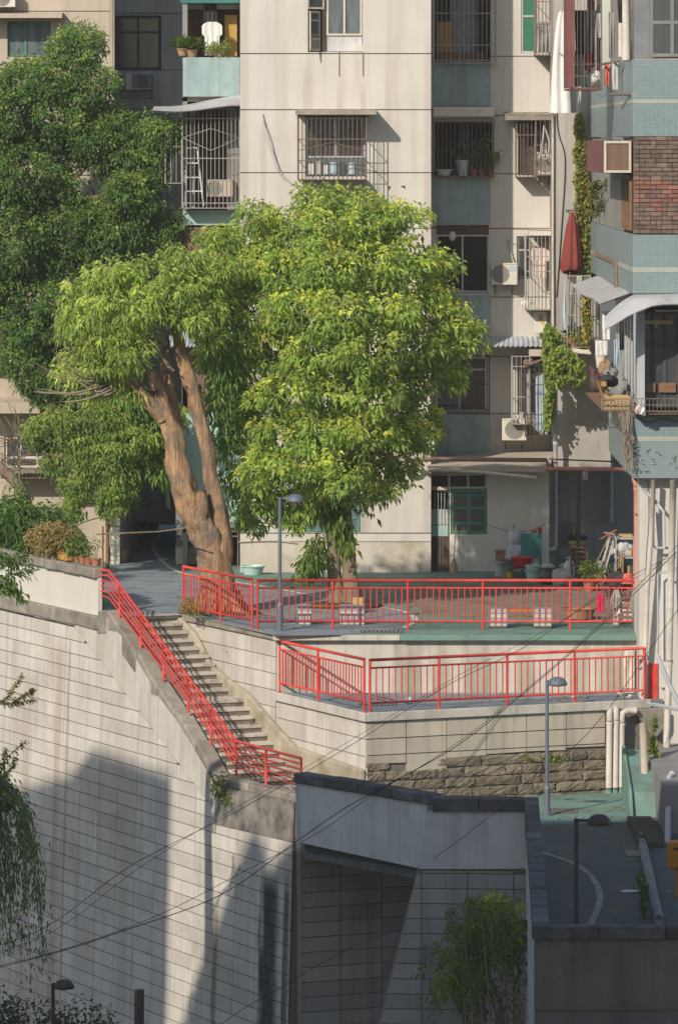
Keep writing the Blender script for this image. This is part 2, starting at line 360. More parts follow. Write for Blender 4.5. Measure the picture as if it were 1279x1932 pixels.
def stained(src, name, p0, axis, bands):
    """A copy of a wall material with wash marks: bands of (distance along the wall, half width, top z, colour, strength)."""
    m = src.copy(); m.name = name; nt = m.node_tree; N = nt.nodes; L = nt.links; bs = N['Principled BSDF']
    def math_(op, a, b=None):
        n = N.new('ShaderNodeMath'); n.operation = op
        for i, q in enumerate((a, b)):
            if q is None: continue
            if hasattr(q, 'links'): L.new(q, n.inputs[i])
            else: n.inputs[i].default_value = q
        return n.outputs[0]
    geo = N.new('ShaderNodeNewGeometry'); sp = N.new('ShaderNodeSeparateXYZ'); L.new(geo.outputs['Position'], sp.inputs[0])
    s = math_('ADD', math_('MULTIPLY', math_('SUBTRACT', sp.outputs[0], p0[0]), axis[0]), math_('MULTIPLY', math_('SUBTRACT', sp.outputs[1], p0[1]), axis[1]))
    mp = N.new('ShaderNodeMapping'); mp.inputs['Scale'].default_value = (2.5, 2.5, .5); L.new(geo.outputs['Position'], mp.inputs[0])
    nz = N.new('ShaderNodeTexNoise'); nz.inputs['Scale'].default_value = 1.6; nz.inputs['Detail'].default_value = 8; L.new(mp.outputs[0], nz.inputs[0])
    wob = math_('MULTIPLY', math_('SUBTRACT', nz.outputs['Fac'], .5), .9)
    col = bs.inputs['Base Color'].links[0].from_socket
    for s0, hw, zt, c, k in bands:
        d = math_('ABSOLUTE', math_('SUBTRACT', math_('ADD', s, math_('MULTIPLY', wob, hw)), s0))
        r = N.new('ShaderNodeMapRange'); r.interpolation_type = 'SMOOTHSTEP'; r.inputs[1].default_value = hw; r.inputs[2].default_value = hw*.35; L.new(d, r.inputs[0])
        z = N.new('ShaderNodeMapRange'); z.inputs[1].default_value = zt; z.inputs[2].default_value = zt-.6; L.new(math_('ADD', sp.outputs[2], wob), z.inputs[0])
        g = math_('MULTIPLY', math_('MULTIPLY', r.outputs[0], z.outputs[0]), math_('MULTIPLY', math_('ADD', wob, .85), k))
        x = N.new('ShaderNodeMix'); x.data_type = 'RGBA'; x.clamp_factor = True; L.new(g, x.inputs[0]); L.new(col, x.inputs[6]); x.inputs[7].default_value = (*c, 1); col = x.outputs[2]
    L.new(col, bs.inputs['Base Color']); return m

_d = 130.0
def _b(px, hw, py, k, c=(0.36,0.31,0.245)): return (X(px,_d), hw, Z(py,_d), c, k)
M['creamfront'] = stained(M['cream'], 'streaked_cream_plaster', (0,0), (1.0, 0.0), [_b(640,.10,140,.45), _b(685,.10,140,.5), _b(580,.16,98,.4), _b(562,.14,338,.45), _b(690,.18,338,.5), _b(620,.30,338,.3), _b(496,.10,216,.35), _b(460,.16,-40,.35), _b(808,.14,60,.4), _b(740,.25,-60,.22), _b(530,.2,-80,.2)])

_d = 113.5
M['upperfront'] = stained(M['plaster'], 'damp_stained_plaster', (0,0), (1.0, 0.0), [_b(px, hw, 1203, k, c) for px, hw, k, c in ((560,.5,.5,(0.22,0.19,0.12)),(770,.35,.6,(0.20,0.18,0.10)),(835,.3,.5,(0.24,0.20,0.12)),(905,.45,.65,(0.17,0.16,0.09)),(990,.3,.5,(0.24,0.2,0.12)),(1095,.25,.4,(0.2,0.24,0.15)),(1160,.4,.55,(0.2,0.17,0.1)))])
# ------------------------------------------------------------------ setting: axes of the stairs and terraces
A = Vector((0.912, 0.410, 0.0))      # along the front wall, away to the right
B = Vector((0.410, -0.912, 0.0))     # down the stairs, towards the camera
UP = Vector((0, 0, 1))
LW0 = Vector((-5.21, 117.6, 0.0))    # outer face of the left retaining wall
SW0 = Vector((-3.50, 118.3, 0.0))    # side wall of the two terraces
def s_at(px, base):
    k = (px - CX) / F
    return (k*base.y - base.x) / (0.41 + 0.912*k)
def on_plane(px, py, base):
    s = s_at(px, base); p = base + B*s
    return s, Z(py, p.y)
ZL = -1.25      # lower terrace
ZR = -3.15      # lower road
DE = 113.5      # front edge of the plaza

def sheet(name, pts, m, z=None, th=0.0, kind='structure'):
    b = MB()
    p = [(q[0], q[1], q[2] if z is None else z) for q in pts]
    if th: b.prism([(x, y, zz) for x, y, zz in p], (0, 0, -th))
    else: b.add(p, [tuple(range(len(p)))])
    o = build(name, b, m); 
    if kind: o['kind'] = kind
    return o

# valley floor, lower road, plaza, lower terrace
sheet('ground', [(-900,-300,-11.2),(900,-300,-11.2),(900,1500,-11.2),(-900,1500,-11.2)], M['valley'])
cs = SW0 + B*s_at(518, SW0)
corner = (cs.x, cs.y)
c1 = SW0 + B*s_at(690, SW0)                # front corner of the lower terrace
c2 = c1 + A*6.9
top_l = SW0 - A*1.45
sheet('plaza', [(SW0.x, SW0.y, 0), (cs.x, cs.y, 0), (cs.x+0.1, DE, 0), (6.42, DE, 0), (7.2, 116, 0), (8.2, 150, 0), (-7.2, 150, 0), (-8.6, 126, 0), (top_l.x-0.35, top_l.y-0.16, 0)], M['green'], th=0.12)
pave = [G(229,1166), G(345,1161), (cs.x-0.02, cs.y+0.02, 0), G(640,1199), G(760,1186), G(782,1171), G(766,1157), G(710,1146), G(600,1127), G(520,1112), G(440,1099), G(345,1083), G(309,1063), G(292,1040), G(290,1022), G(300,1007), G(262,1012), G(205,1075), G(185,1100)]
pave[2] = G(520,1200)
sheet('path', [(x, y, 0.004) for x, y, z in pave], M['asphalt'])
def ribbon(name, pts, w, m, z):
    b = MB(); pts = [Vector((p[0], p[1], z)) for p in pts]; vs = []
    for i, p in enumerate(pts):
        t = (pts[min(i+1, len(pts)-1)] - pts[max(i-1, 0)]).normalized(); n = Vector((-t.y, t.x, 0))
        vs += [tuple(p - n*w/2), tuple(p + n*w/2)]
    b.add(vs, [(2*i, 2*i+2, 2*i+3, 2*i+1) for i in range(len(pts)-1)])
    o = build(name, b, m); o['kind'] = 'structure'; return o
def smooth_pts(pts, n=6):
    out = []
    p = [Vector(q) for q in pts]; p = [p[0]*2-p[1]] + p + [p[-1]*2-p[-2]]
    for i in range(1, len(p)-2):
        for k in range(n):
            t = k/n
            out.append(0.5*((2*p[i]) + (p[i+1]-p[i-1])*t + (2*p[i-1]-5*p[i]+4*p[i+1]-p[i+2])*t*t + (3*p[i]-p[i-1]-3*p[i+1]+p[i+2])*t**3))
    return out + [p[-2]]
ribbon('road_marking', smooth_pts([G(304,1006), G(292,1022), G(292,1040), G(309,1062), G(345,1082), G(440,1098), G(520,1111), G(600,1126), G(710,1145), G(766,1156), G(783,1171), G(762,1186)]), 0.13, M['line'], 0.009)
# brown, darker patch of the plaza under the trees and by the alley
sheet('pavement', [(x, y, 0.0035) for x, y, z in [G(800,1162), G(795,1150), G(760,1128), G(800,1092), G(1030,1086), G(1190,1088), G(1204,1172), G(1000,1166)]], M['brownground'])
deck = sheet('terrace', [(cs.x, cs.y, ZL), (c1.x, c1.y, ZL), (c2.x, c2.y, ZL), (6.75, 113.55, ZL), (cs.x+0.1, DE+0.05, ZL)], M['asphalt'], th=0.16)
_ri = LW0 + A*0.3
_r5, _r10 = _ri + B*5.3, _ri + B*10.0
sheet('road', [(_r5.x, _r5.y, ZR), (_r10.x, _r10.y, ZR), (-0.68, 104.3, ZR), (1.75, 101.1, ZR), (1.75, 100.4, ZR), (3.66, 100.4, ZR), (3.24, 84.2, ZR), (9.5, 84.2, ZR), (9.5, 114.0, ZR), (0.5, 114.0, ZR)], M['road'], th=0.25)
far_edge = sheet('road_surface', [(1.2, 110.6, ZR+.004), (2.1, 107.2, ZR+.004), (4.0, 106.3, ZR+.004), (6.2, 106.8, ZR+.004), (6.4, 112.2, ZR+.004)], M['green'])
g = lambda px, py: G(px, py, ZR)
ribbon('road_marking', smooth_pts([g(985,1598), g(1030,1612), g(1085,1632), g(1115,1655), g(1131,1685), g(1128,1715), g(1112,1748), g(1085,1790)]), 0.12, mk('faded_road_line', (0.34,0.34,0.32), (0.20,0.205,0.20), 5.0, 0.9, dirt=(0.10,0.105,0.10), dscale=2.2), ZR+0.009)

# ------------------------------------------------------------------ scored wall panels
def clip(poly, region):            # Sutherland-Hodgman, both convex, counter-clockwise
    out = poly
    for i in range(len(region)):
        a, b = region[i], region[(i+1) % len(region)]
        inp, out = out, []
        side = lambda p: (b[0]-a[0])*(p[1]-a[1]) - (b[1]-a[1])*(p[0]-a[0])
        for j in range(len(inp)):
            p, q = inp[j], inp[(j+1) % len(inp)]
            sp, sq = side(p), side(q)
            if sp >= 0: out.append(p)
            if (sp >= 0) != (sq >= 0):
                t = sp/(sp-sq); out.append((p[0]+(q[0]-p[0])*t, p[1]+(q[1]-p[1])*t))
        if not out: return []
    return out
def area(p): return 0.5*sum(p[i][0]*p[(i+1)%len(p)][1]-p[(i+1)%len(p)][0]*p[i][1] for i in range(len(p)))
CELLS = {}
def panels(parent, o, u, v, n, region, u0, v0, du, dv, m, gap=0.019, th=0.03, name='wall_panel', limit=300):
    """Every scored panel of a wall is an object: origin o, axes u, v, outward n, cells du x dv, clipped to the convex region."""
    us = [p[0] for p in region]; vv = [p[1] for p in region]
    if area(region) < 0: region = region[::-1]
    key = (name, round(du,3), round(dv,3), m.name, tuple(round(c,3) for c in (*u, *v)))
    g2 = gap/2; cnt = 0
    for i in range(math.floor((min(us)-u0)/du), math.ceil((max(us)-u0)/du)):
        for j in range(math.floor((min(vv)-v0)/dv), math.ceil((max(vv)-v0)/dv)):
            a, b = u0+i*du, v0+j*dv
            full = [(a+g2, b+g2), (a+du-g2, b+g2), (a+du-g2, b+dv-g2), (a+g2, b+dv-g2)]
            c = clip(full, region)
            if len(c) < 3 or area(c) < 0.012: continue
            org = o + u*(a+du/2) + v*(b+dv/2) + n*rnd.uniform(-0.002, 0.003)
            if abs(area(c)-area(full)) < 1e-6:
                me = CELLS.get(key)
                if me is None:
                    mb = MB(); mb.prism([tuple(u*(p[0]-a-du/2)+v*(p[1]-b-dv/2)) for p in full], n*th)
                    ob = build(name, mb, m); me = ob.data; CELLS[key] = me; bpy.data.objects.remove(ob)
                inst(name, me, parent, org)
            else:
                mb = MB(); mb.prism([tuple(u*(p[0]-a-du/2)+v*(p[1]-b-dv/2)) for p in c], n*th)
                ob = build(name, mb, m); ob.parent = parent; ob.location = org - wl(parent); WL[ob.name] = wl(parent)
            cnt += 1
    return cnt
def wall_prism(name, o, u, v, n, poly, th, m, parent, back=True):
    mb = MB(); mb.prism([tuple(o + u*p[0] + v*p[1]) for p in poly], n*(-th))
    return build(name, mb, m, parent)

# ------------------------------------------------------------------ left retaining wall
_s = lambda px: s_at(px, LW0)
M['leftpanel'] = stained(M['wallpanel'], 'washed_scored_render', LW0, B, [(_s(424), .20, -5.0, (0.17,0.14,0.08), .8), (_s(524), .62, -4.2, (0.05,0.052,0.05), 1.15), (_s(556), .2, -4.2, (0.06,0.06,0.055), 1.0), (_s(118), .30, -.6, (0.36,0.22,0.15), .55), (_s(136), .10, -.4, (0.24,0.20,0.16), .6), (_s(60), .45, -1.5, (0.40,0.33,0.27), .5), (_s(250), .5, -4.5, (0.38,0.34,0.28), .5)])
lw = thing('retaining_wall', 'tall scored retaining wall running down beside the stairs with a red railing along its top', 'wall', tuple(LW0))
VT = Vector((-A.x*-0.03, -A.y*-0.03, 1.0))       # slight batter: the foot stands out
sL = lambda px: s_at(px, LW0)
def LP(px, py): return on_plane(px, py, LW0)
t1, t2, t3, t4 = LP(-40,1150-14), LP(143,1183), LP(417,1532), LP(556,1500)
sa, sb, sc = t1[0]-2, sL(417), sL(563)
body_top = [(-8.0, -0.05), (sL(184), -0.05), LP(200,1157), LP(234,1200), LP(260,1240), LP(290,1290), LP(335,1352), LP(372,1410), LP(412,1478), LP(470,1492), LP(563,1512)]
ug = [(-8.0, -11.0)] + [(sc, -11.0)]
wall_prism('wall', LW0 - A*-0.034, B, VT, -A, [(-8.0,-11.2), (sc,-11.2)] + body_top[::-1], 0.6, M['joint'], lw)
nL = -A
zt = LP(70,1161)[1]
dv = 0.303; v0 = LP(143,1183)[1] - 40*dv
uu = sL(29.5) - 20*1.115
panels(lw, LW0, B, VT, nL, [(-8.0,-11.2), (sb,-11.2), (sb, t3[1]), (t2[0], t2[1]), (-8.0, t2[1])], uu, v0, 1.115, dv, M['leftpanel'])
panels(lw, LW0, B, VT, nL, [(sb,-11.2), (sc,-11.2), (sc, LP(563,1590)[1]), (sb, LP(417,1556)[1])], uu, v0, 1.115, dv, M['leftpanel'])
# smooth plaster above the scored field, down the slope
def strip(name, poly, th, m, off=0.0, base=LW0, n=nL, parent=lw):
    mb = MB(); mb.prism([tuple(base + B*p[0] + VT*p[1] + n*off) for p in poly], n*th); return build(name, mb, m, parent)
def inset(p, e=0.012): return p
strip('plaster_band', [(-8.0, t2[1]+0.03), (t2[0]+.01, t2[1]+0.03), (sb-0.012, t3[1]+0.035), (sb-0.012, LP(412,1484)[1])] + [(a, b-0.03) for a, b in body_top[:-3][::-1]], 0.034, M['plaster'])
strip('stained_patch', [(sb, LP(417,1556)[1]+0.012), (sc, LP(563,1590)[1]+0.012), (sc, LP(563,1513)[1]), LP(470,1494), (sb, LP(417,1484)[1])], 0.034, mk('soot_stained_plaster', (0.33,0.30,0.25), (0.12,0.115,0.105), 2.2, 0.95, 0.4, 20, dirt=(0.05,0.05,0.05), dscale=1.1))
# long dark wash marks run down from the top of the wall
def wash(px0, px1, pyt, pyb, m):
    a0, z0 = LP(px0, pyt); a1, z1 = LP(px1, pyt)
    zb = LP(px0, pyb)[1]
    mb = MB(); nj = 10
    pts = []
    g2 = random.Random(px0)
    L_, R_ = [], []
    for j in range(nj+1):
        f = j/nj; w = (a1-a0)*(1-0.35*f)*(0.85+0.3*g2.random())/2; c = (a0+a1)/2
        L_.append((c-w, z0+(zb-z0)*f)); R_.append((c+w, z0+(zb-z0)*f))
    return L_, R_
# parapet with coping and ledge beyond the head of the stairs
s0, s1 = -8.0, sL(181)
pw = thing('parapet_wall', 'white painted parapet wall topped with worn stone blocks and a row of flower pots', 'wall', tuple(LW0 + B*s1))
zc0, zc1 = LP(184,1092)[1], LP(184,1073)[1]
mb = MB(); mb.prism([tuple(LW0 + B*a + UP*b + A*0.05) for a, b in [(s0,-0.05),(s1,-0.05),(s1,zc0),(s0,zc0)]], A*0.10); build('wall', mb, M['white'], pw)
for i in range(8):
    a1_ = s1 - i*1.05; a0_ = a1_ - 1.03
    mb = MB(); j = [rnd.uniform(-0.02,0.02) for _ in range(4)]
    mb.prism([tuple(LW0 + B*a + UP*b - A*0.05) for a, b in [(a0_,zc0+j[0]),(a1_,zc0+j[1]),(a1_,zc1+j[2]),(a0_,zc1+j[3])]], A*0.22)
    build('coping_stone', mb, M['concrete'], pw, bevel=0.03)
for i in range(7):
    a1_ = sL(190) - i*1.32; a0_ = a1_ - 1.30
    mb = MB(); j = [rnd.uniform(-0.015,0.015) for _ in range(2)]
    mb.prism([tuple(LW0 + B*a + UP*b - A*0.09) for a, b in [(a0_,-0.30+j[0]),(a1_,-0.30+j[1]),(a1_,0.0),(a0_,0.0)]], A*0.5)
    build('ledge_stone', mb, M['concrete'], lw, bevel=0.03)

# ------------------------------------------------------------------ stairs
st = thing('staircase', 'straight flight of worn concrete steps going down from the plaza beside a red railing', 'stairs', tuple(SW0))
TR, DZ, NST = 0.324, 0.152, 21
S0 = SW0 - A*0.04
pos = 0.0; land = []
edges = []
for i in range(NST+1):
    w = TR + (0.53 if i == 9 else 0.0)
    edges.append((pos, pos+w, -DZ*(i+1))); pos += w
for i, (a, b_, z) in enumerate(edges[:NST]):
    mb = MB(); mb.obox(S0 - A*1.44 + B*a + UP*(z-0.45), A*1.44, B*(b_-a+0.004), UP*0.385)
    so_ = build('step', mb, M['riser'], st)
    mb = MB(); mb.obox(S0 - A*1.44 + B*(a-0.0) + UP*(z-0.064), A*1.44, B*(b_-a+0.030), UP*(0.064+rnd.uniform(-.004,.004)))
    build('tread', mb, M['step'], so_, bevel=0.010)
# top nosing of the plaza at the stair head
mb = MB(); mb.obox(S0 - A*1.44 + B*(-0.3) + UP*(-0.07), A*1.44, B*0.33, UP*0.08); build('step', mb, M['step'], st, bevel=0.008)
mb = MB(); mb.obox(S0 - A*1.44 + B*(-0.3) + UP*(-0.6), A*1.44, B*0.3, UP*0.53); build('riser', mb, M['step'], st)
# stepped cheek on the valley side, built of long stones
ck = [(sL(188), 0.02), LP(205,1160), LP(234,1198), LP(262,1238), LP(290,1286), LP(335,1348), LP(372,1405), LP(412,1474), LP(470,1488), LP(563,1508)]
for i in range(len(ck)-1):
    (a, z), (b_, z2) = ck[i], ck[i+1]
    mb = MB(); j = rnd.uniform(-0.02, 0.02)
    mb.prism([tuple(LW0 + B*p + UP*q - A*(0.06+j)) for p, q in [(a, z-0.42), (b_-0.01, z2-0.42), (b_-0.01, z2+0.02), (b_-0.10, z2+0.10), (a+0.02, z+0.10)]], A*0.36)
    build('cheek_stone', mb, M['concrete'], st, bevel=0.04)
# sandy skirt against the terrace wall on the other side
sk = [(-0.1, 0.0), on_plane(372,1192,SW0), on_plane(402,1252,SW0), on_plane(440,1283,SW0), on_plane(472,1306,SW0), on_plane(520,1362,SW0), on_plane(562,1408,SW0), on_plane(620,1428,SW0), on_plane(690,1452,SW0)]
mb = MB(); mb.prism([tuple(SW0 + B*a + UP*z) for a, z in [(sk[-1][0], -3.3), (-0.1, -3.3)] + sk], -A*0.13)
build('skirt', mb, M['skirt'], st, bevel=0.04)

# ------------------------------------------------------------------ terraces
up = thing('terrace_wall', 'stained upper terrace wall under the plaza, its side scored into panels above the stairs', 'wall', tuple(cs))
sC, sF = s_at(518, SW0), s_at(690, SW0)
mb = MB(); mb.prism([(SW0.x+.05, SW0.y+.02, -0.12), (cs.x+.05, cs.y+.02, -0.12), (cs.x+.15, DE+.06, -0.12), (6.40, DE+.06, -0.12), (6.40, DE+.8, -0.12), (SW0.x+1.2, SW0.y+.4, -0.12)], (0,0,-3.2)); build('wall', mb, M['upperfront'], up)
panels(up, SW0 + A*0.045, B, UP, -A, [(0.05,-3.3), (sC,-3.3), (sC,-0.13), (0.05,-0.13)], s_at(400,SW0)-0.0, -0.13-0.36*12, 1.08, 0.36, M['wallpanel'])
mb = MB(); mb.prism([tuple(SW0 + B*a + UP*z) for a, z in [(-.05,-0.119),(sC+.06,-0.119),(sC+.06,0.012),(-.05,0.012)]], -A*0.05); build('edge', mb, M['concrete'], up, bevel=0.015)
mb = MB(); mb.box(cs.x-.03, 1.3, DE-0.10, DE-0.001, -0.119, -0.003); build('edge', mb, M['plaster'], up, bevel=0.015)
mb = MB(); mb.box(1.305, 6.42, DE-0.12, DE-0.001, -0.119, -0.001); build('edge', mb, M['green'], up, bevel=0.015)
lo = thing('terrace_wall', 'lower terrace wall with scored panels above rough stone courses beside the green road', 'wall', tuple(c1))
P1, P2 = c1, c1 + A*6.9
mb = MB(); mb.prism([tuple(SW0 + B*(sC+.06) + A*.05 + UP*(ZL-.16)), tuple(c1 + A*.05 - B*.05 + UP*(ZL-.16)), tuple(c2 - B*.05 + UP*(ZL-.16)), (6.75, 113.4, ZL-.16), tuple(SW0 + B*(sC+.06) + A*1.2 + UP*(ZL-.16))], (0,0,-2.2)); build('wall', mb, M['joint'], lo)
panels(lo, SW0 + A*0.045, B, UP, -A, [(sC+.07,-3.3), (sF+.012,-3.3), (sF+.012,ZL-.16), (sC+.07,ZL-.16)], s_at(690,SW0)-6*1.03, ZL-.17-0.36*8, 1.03, 0.36, M['wallpanel'])
mb = MB(); mb.prism([tuple(SW0 + B*a + UP*z) for a, z in [(sC+.06,ZL-.159),(sF+.06,ZL-.159),(sF+.06,ZL+.03),(sC+.06,ZL+.03)]], -A*0.06); build('edge', mb, M['plaster'], lo, bevel=0.015)
mb = MB(); mb.prism([tuple(c1 + A*a + B*.0 + UP*z) for a, z in [(0.003,ZL-.159),(6.6,ZL-.159),(6.6,ZL+.03),(0.003,ZL+.03)]], B*0.062); build('edge', mb, M['plaster'], lo, bevel=0.015)
# front face: scored panels, irregular lower edge, masonry beneath
UA = 0.925; zt1 = ZL-.165
cols = [3, 4, 3, 3, 3, 3]; bots = [2.06, 2.54, 1.98, 1.90, 1.86, 1.78]
for i in range(6):
    a0 = 0.0 + i*UA; rows = [0, .36, .70, bots[i]/2.36]
    for r in range(3):
        q = [(a0+.011, zt1-rows[r]-.011), (a0+.011, zt1-rows[r+1]+.011), (a0+UA-.011, zt1-rows[r+1]+.011+rnd.uniform(-.02,.02)*(r==2)), (a0+UA-.011, zt1-rows[r]-.011)]
        mb = MB(); mb.prism([tuple(c1 + A*a + UP*z - B*0.045) for a, z in q], B*0.04); build('wall_panel', mb, M['frontpanel'], lo)
def rough_stone(parent, o, u, v, n, w, h, seed, m, depth=0.05):
    g2 = random.Random(seed); nu, nv = 8, 4
    mb = MB(); vs = []
    for j in range(nv+1):
        for i in range(nu+1):
            e = (i in (0, nu)) + (j in (0, nv))
            dz = depth*(0.5+0.55*g2.random()) if not e else depth*(0.25+0.4*g2.random())
            vs.append(tuple(o + u*(w*i/nu + (g2.uniform(-.02,.02))) + v*(h*j/nv + g2.uniform(-.012,.012)) + n*dz))
    fs = [(j*(nu+1)+i, j*(nu+1)+i+1, (j+1)*(nu+1)+i+1, (j+1)*(nu+1)+i) for j in range(nv) for i in range(nu)]
    mb.add(vs, fs)
    return build('stone', mb, m, parent)
zc = ZR - 0.15; k = 0
for r in range(7):
    h = 0.215; z0 = zc + r*h; hj = rnd.uniform(-.02,.02); a = -0.05 - 0.3*(r % 2)
    while a < 6.1:
        w = rnd.uniform(0.35, 1.1)
        top = zt1 - (bots[max(0, min(5, int((a+w/2)/UA)))]/2.36 + 0.0)
        if z0 + h*0.5 < top and a+w > 0.1:
            aa = max(a, 0.0); ww = min(a+w, 6.15)-aa
            hh = min(h, max(0.1, top - z0 + 0.03))
            rough_stone(lo, c1 + A*(aa+.012) + UP*(z0+.010) - B*0.035, A, UP, B, ww-.024, hh-.02, 100+k, M['stone']); k += 1
        a += w
# dark end bay with an overhanging lump of concrete
mb = MB(); mb.prism([tuple(c1 + A*a + UP*z - B*0.01) for a, z in [(6.15, ZL-.165), (6.95, ZL-.165), (6.95, ZL-.55), (6.72, ZL-.78), (6.62, ZL-.75)]], B*0.10); build('overhang', mb, M['concrete'], lo, bevel=0.02)

# ------------------------------------------------------------------ railings
def railing(name, label, runs, h, post_r=0.028, spacing=0.15, rails=None, group=None):
    root = thing(name, label, 'railing', tuple(runs[0][0]), group)
    bal = None; pm = None
    for (p0, p1, posts) in runs:
        p0, p1 = Vector(p0), Vector(p1); d = p1-p0; Ln = d.length; t = d/Ln
        for f in posts:
            b = p0 + d*f
            mb = MB(); mb.tube([(0,0,-0.085), (0,0,h)], post_r, 8); mb.tube([(0,0,-0.085),(0,0,-0.075)], post_r*1.8, 8)
            if pm is None:
                ob = build('post', mb, M['red']); pm = ob.data; bpy.data.objects.remove(ob)
            inst('post', pm, root, b)
        for z, r in ((h, 0.032), (h-0.165, 0.020), (0.10, 0.022)):
            mb = MB(); mb.tube([p0 + UP*z - t*0.02, p1 + UP*z + t*0.02], r, 8); build('rail', mb, M['red'], root, smooth=True)
        n = int(Ln/spacing); fp = [f*Ln for f in posts]
        for i in range(1, n):
            x = Ln*i/n
            if min(abs(x-q) for q in fp) < 0.05: continue
            if bal is None:
                mb = MB(); mb.tube([(0,0,0.10),(0,0,h-0.165)], 0.0135, 6, cap=False); ob = build('baluster', mb, M['red'], smooth=True); bal = ob.data; bpy.data.objects.remove(ob)
            inst('baluster', bal, root, p0 + t*x)
    return root
r0, r1 = SW0 + A*0.10 + B*s_at(346, SW0+A*0.10), SW0 + A*0.12 + B*(s_at(474, SW0+A*.1))
DR = 114.75
railing('railing', 'red railing section above the stairs in front of the ochre tree trunk', [((r0.x, r0.y, 0.07), (r1.x, r1.y, 0.07), [0, 0.55, 1])], 0.99, spacing=0.148)
zr = 0.07
railing('railing', 'long red railing along the upper terrace edge in front of the plaza', [((X(486,DR), DR, zr), (X(1220,DR), DR, zr), [0, 0.193, 0.386, 0.579, 0.803, 1.0])], 0.99, spacing=0.135)
q0, q1 = SW0 + A*0.10 + B*s_at(528, SW0+A*.1), SW0 + A*0.10 + B*s_at(687, SW0+A*.1)
zz = ZL+.11
railing('railing', 'red railing section at the side of the lower terrace above the stair skirt', [((q0.x, q0.y, zz), (q1.x, q1.y, zz), [0, 0.46, 1])], 0.99, spacing=0.150)
e0, e1 = c1 + A*0.14 - B*0.10, c1 + A*6.52 - B*0.10
railing('railing', 'long red railing along the front of the lower terrace above the scored wall', [((e0.x, e0.y, zz), (e1.x, e1.y, zz), [0, 0.247, 0.494, 0.741, 1])], 0.99, spacing=0.143)
# stair railing: posts on the cheek, six slanting rails
SR = LW0 + A*0.13
pl = [on_plane(188,1138,SR), on_plane(206,1143,SR), on_plane(226,1172,SR), on_plane(265.6,1232,SR), on_plane(308.7,1282,SR), on_plane(355,1342,SR), on_plane(398,1404,SR), on_plane(446,1462,SR), on_plane(502,1478,SR), on_plane(568,1499,SR)]
zs = [p[1] for p in pl]
sr = thing('railing', 'red stair railing of six slanting rails stepping down the left wall', 'railing', tuple(SR))
HS = 0.74
hp = [(pl[0][0], pl[0][1], .75), (pl[1][0], pl[1][1], .77), (pl[7][0], pl[7][1], .70), (pl[9][0], pl[9][1], .73)]
for i in (0, 2, 3, 4, 5, 6, 7, 8, 9):
    s_, z_ = pl[i]
    # interpolate top height along the rail line
    for (sa_, za_, ha_), (sb_, zb_, hb_) in zip(hp[:-1], hp[1:]):
        if sa_ - 1e-6 <= s_ <= sb_ + 1e-6:
            f = (s_-sa_)/(sb_-sa_); ztop = (za_+ha_)*(1-f) + (zb_+hb_)*f
    mb = MB(); b = SR + B*s_; mb.tube([b + UP*(z_-0.04), b + UP*ztop], 0.028, 8); build('post', mb, M['red'], sr, smooth=True)
for kx in range(6):
    f = 1 - kx*0.155
    mb = MB(); mb.tube([SR + B*s_ + UP*(z_ + h_*f + (0.0 if kx else 0.0)) for s_, z_, h_ in hp], 0.030 if kx == 0 else 0.019, 8); build('rail', mb, M['red'], sr, smooth=True)

# ------------------------------------------------------------------ block house, parapets and their walls at the foot of the picture
bh = thing('parapet_wall', 'pale grey overhanging parapet with blackened coping blocks above a dark scored recess', 'wall', tuple(G(557,1500,ZR)))
K0 = Vector((X(557,104.3), 104.3, 0)); K1 = Vector((X(806,100.9), 100.9, 0)); kd = (K1-K0); KL = kd.length; kd.normalize(); kn = Vector((-kd.y*-1, kd.x*-1, 0)); kn = Vector((kd.y, -kd.x, 0))
ZC = -1.86
mb = MB(); mb.prism([tuple(K0 + UP*(ZC-.2)), tuple(K0 + kd*0.06 + UP*Z(1590,104.2)), tuple(K1 - kd*0.13 + UP*Z(1641,101)), tuple(K1 + UP*(ZC-.2))], -kn*0.22); build('wall', mb, M['greywall'], bh)
nb = 4
for i in range(nb):
    a, b_ = KL*i/nb+.006, KL*(i+1)/nb-.006
    if i == nb-1: b_ += 0.10
    mb = MB(); j = rnd.uniform(-.012,.012); mb.obox(K0 + kd*a + kn*0.06 + UP*(ZC-.2), kd*(b_-a), -kn*0.36, UP*(0.2+j)); build('coping_block', mb, M['darkconc'], bh, bevel=0.03)
# deck slab behind, soffit over the recess
mb = MB(); mb.prism([tuple(K0 + kd*.06 - kn*.2), tuple(K1 - kn*.2), (X(800,100.9)+.6, 104.0, 0), (-.2, 108.3, 0), (-0.86, 108.3, 0)], (0,0,-0.16)); 
for i in range(len(mb.v)): mb.v[i] = (mb.v[i][0], mb.v[i][1], mb.v[i][2] + ZR - 0.255)
build('soffit', mb, M['dullwall'], bh)
# recess wall (runs back to the right from the end of the retaining wall)
rw = LW0 + B*sc
rc = thing('retaining_wall', 'dark scored wall inside the shaded recess under the parapet', 'wall', tuple(rw))
wall_prism('wall', rw + Vector((0,0,0)) - B*-0.0, A, UP, B, [(-.02,-11.2), (4.2,-11.2), (4.2,ZR-.27), (-.02,ZR-.27)], 0.5, M['joint'], rc)
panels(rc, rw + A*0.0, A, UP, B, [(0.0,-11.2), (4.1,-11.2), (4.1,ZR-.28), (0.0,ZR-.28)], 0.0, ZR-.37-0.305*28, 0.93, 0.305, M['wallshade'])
mb = MB(); mb.obox(rw - A*0.03 + UP*-11.2 - B*0.4, A*0.07, B*0.46, UP*(11.2+ZR-.26)); build('corner_pilaster', mb, M['wallshade'], rc)
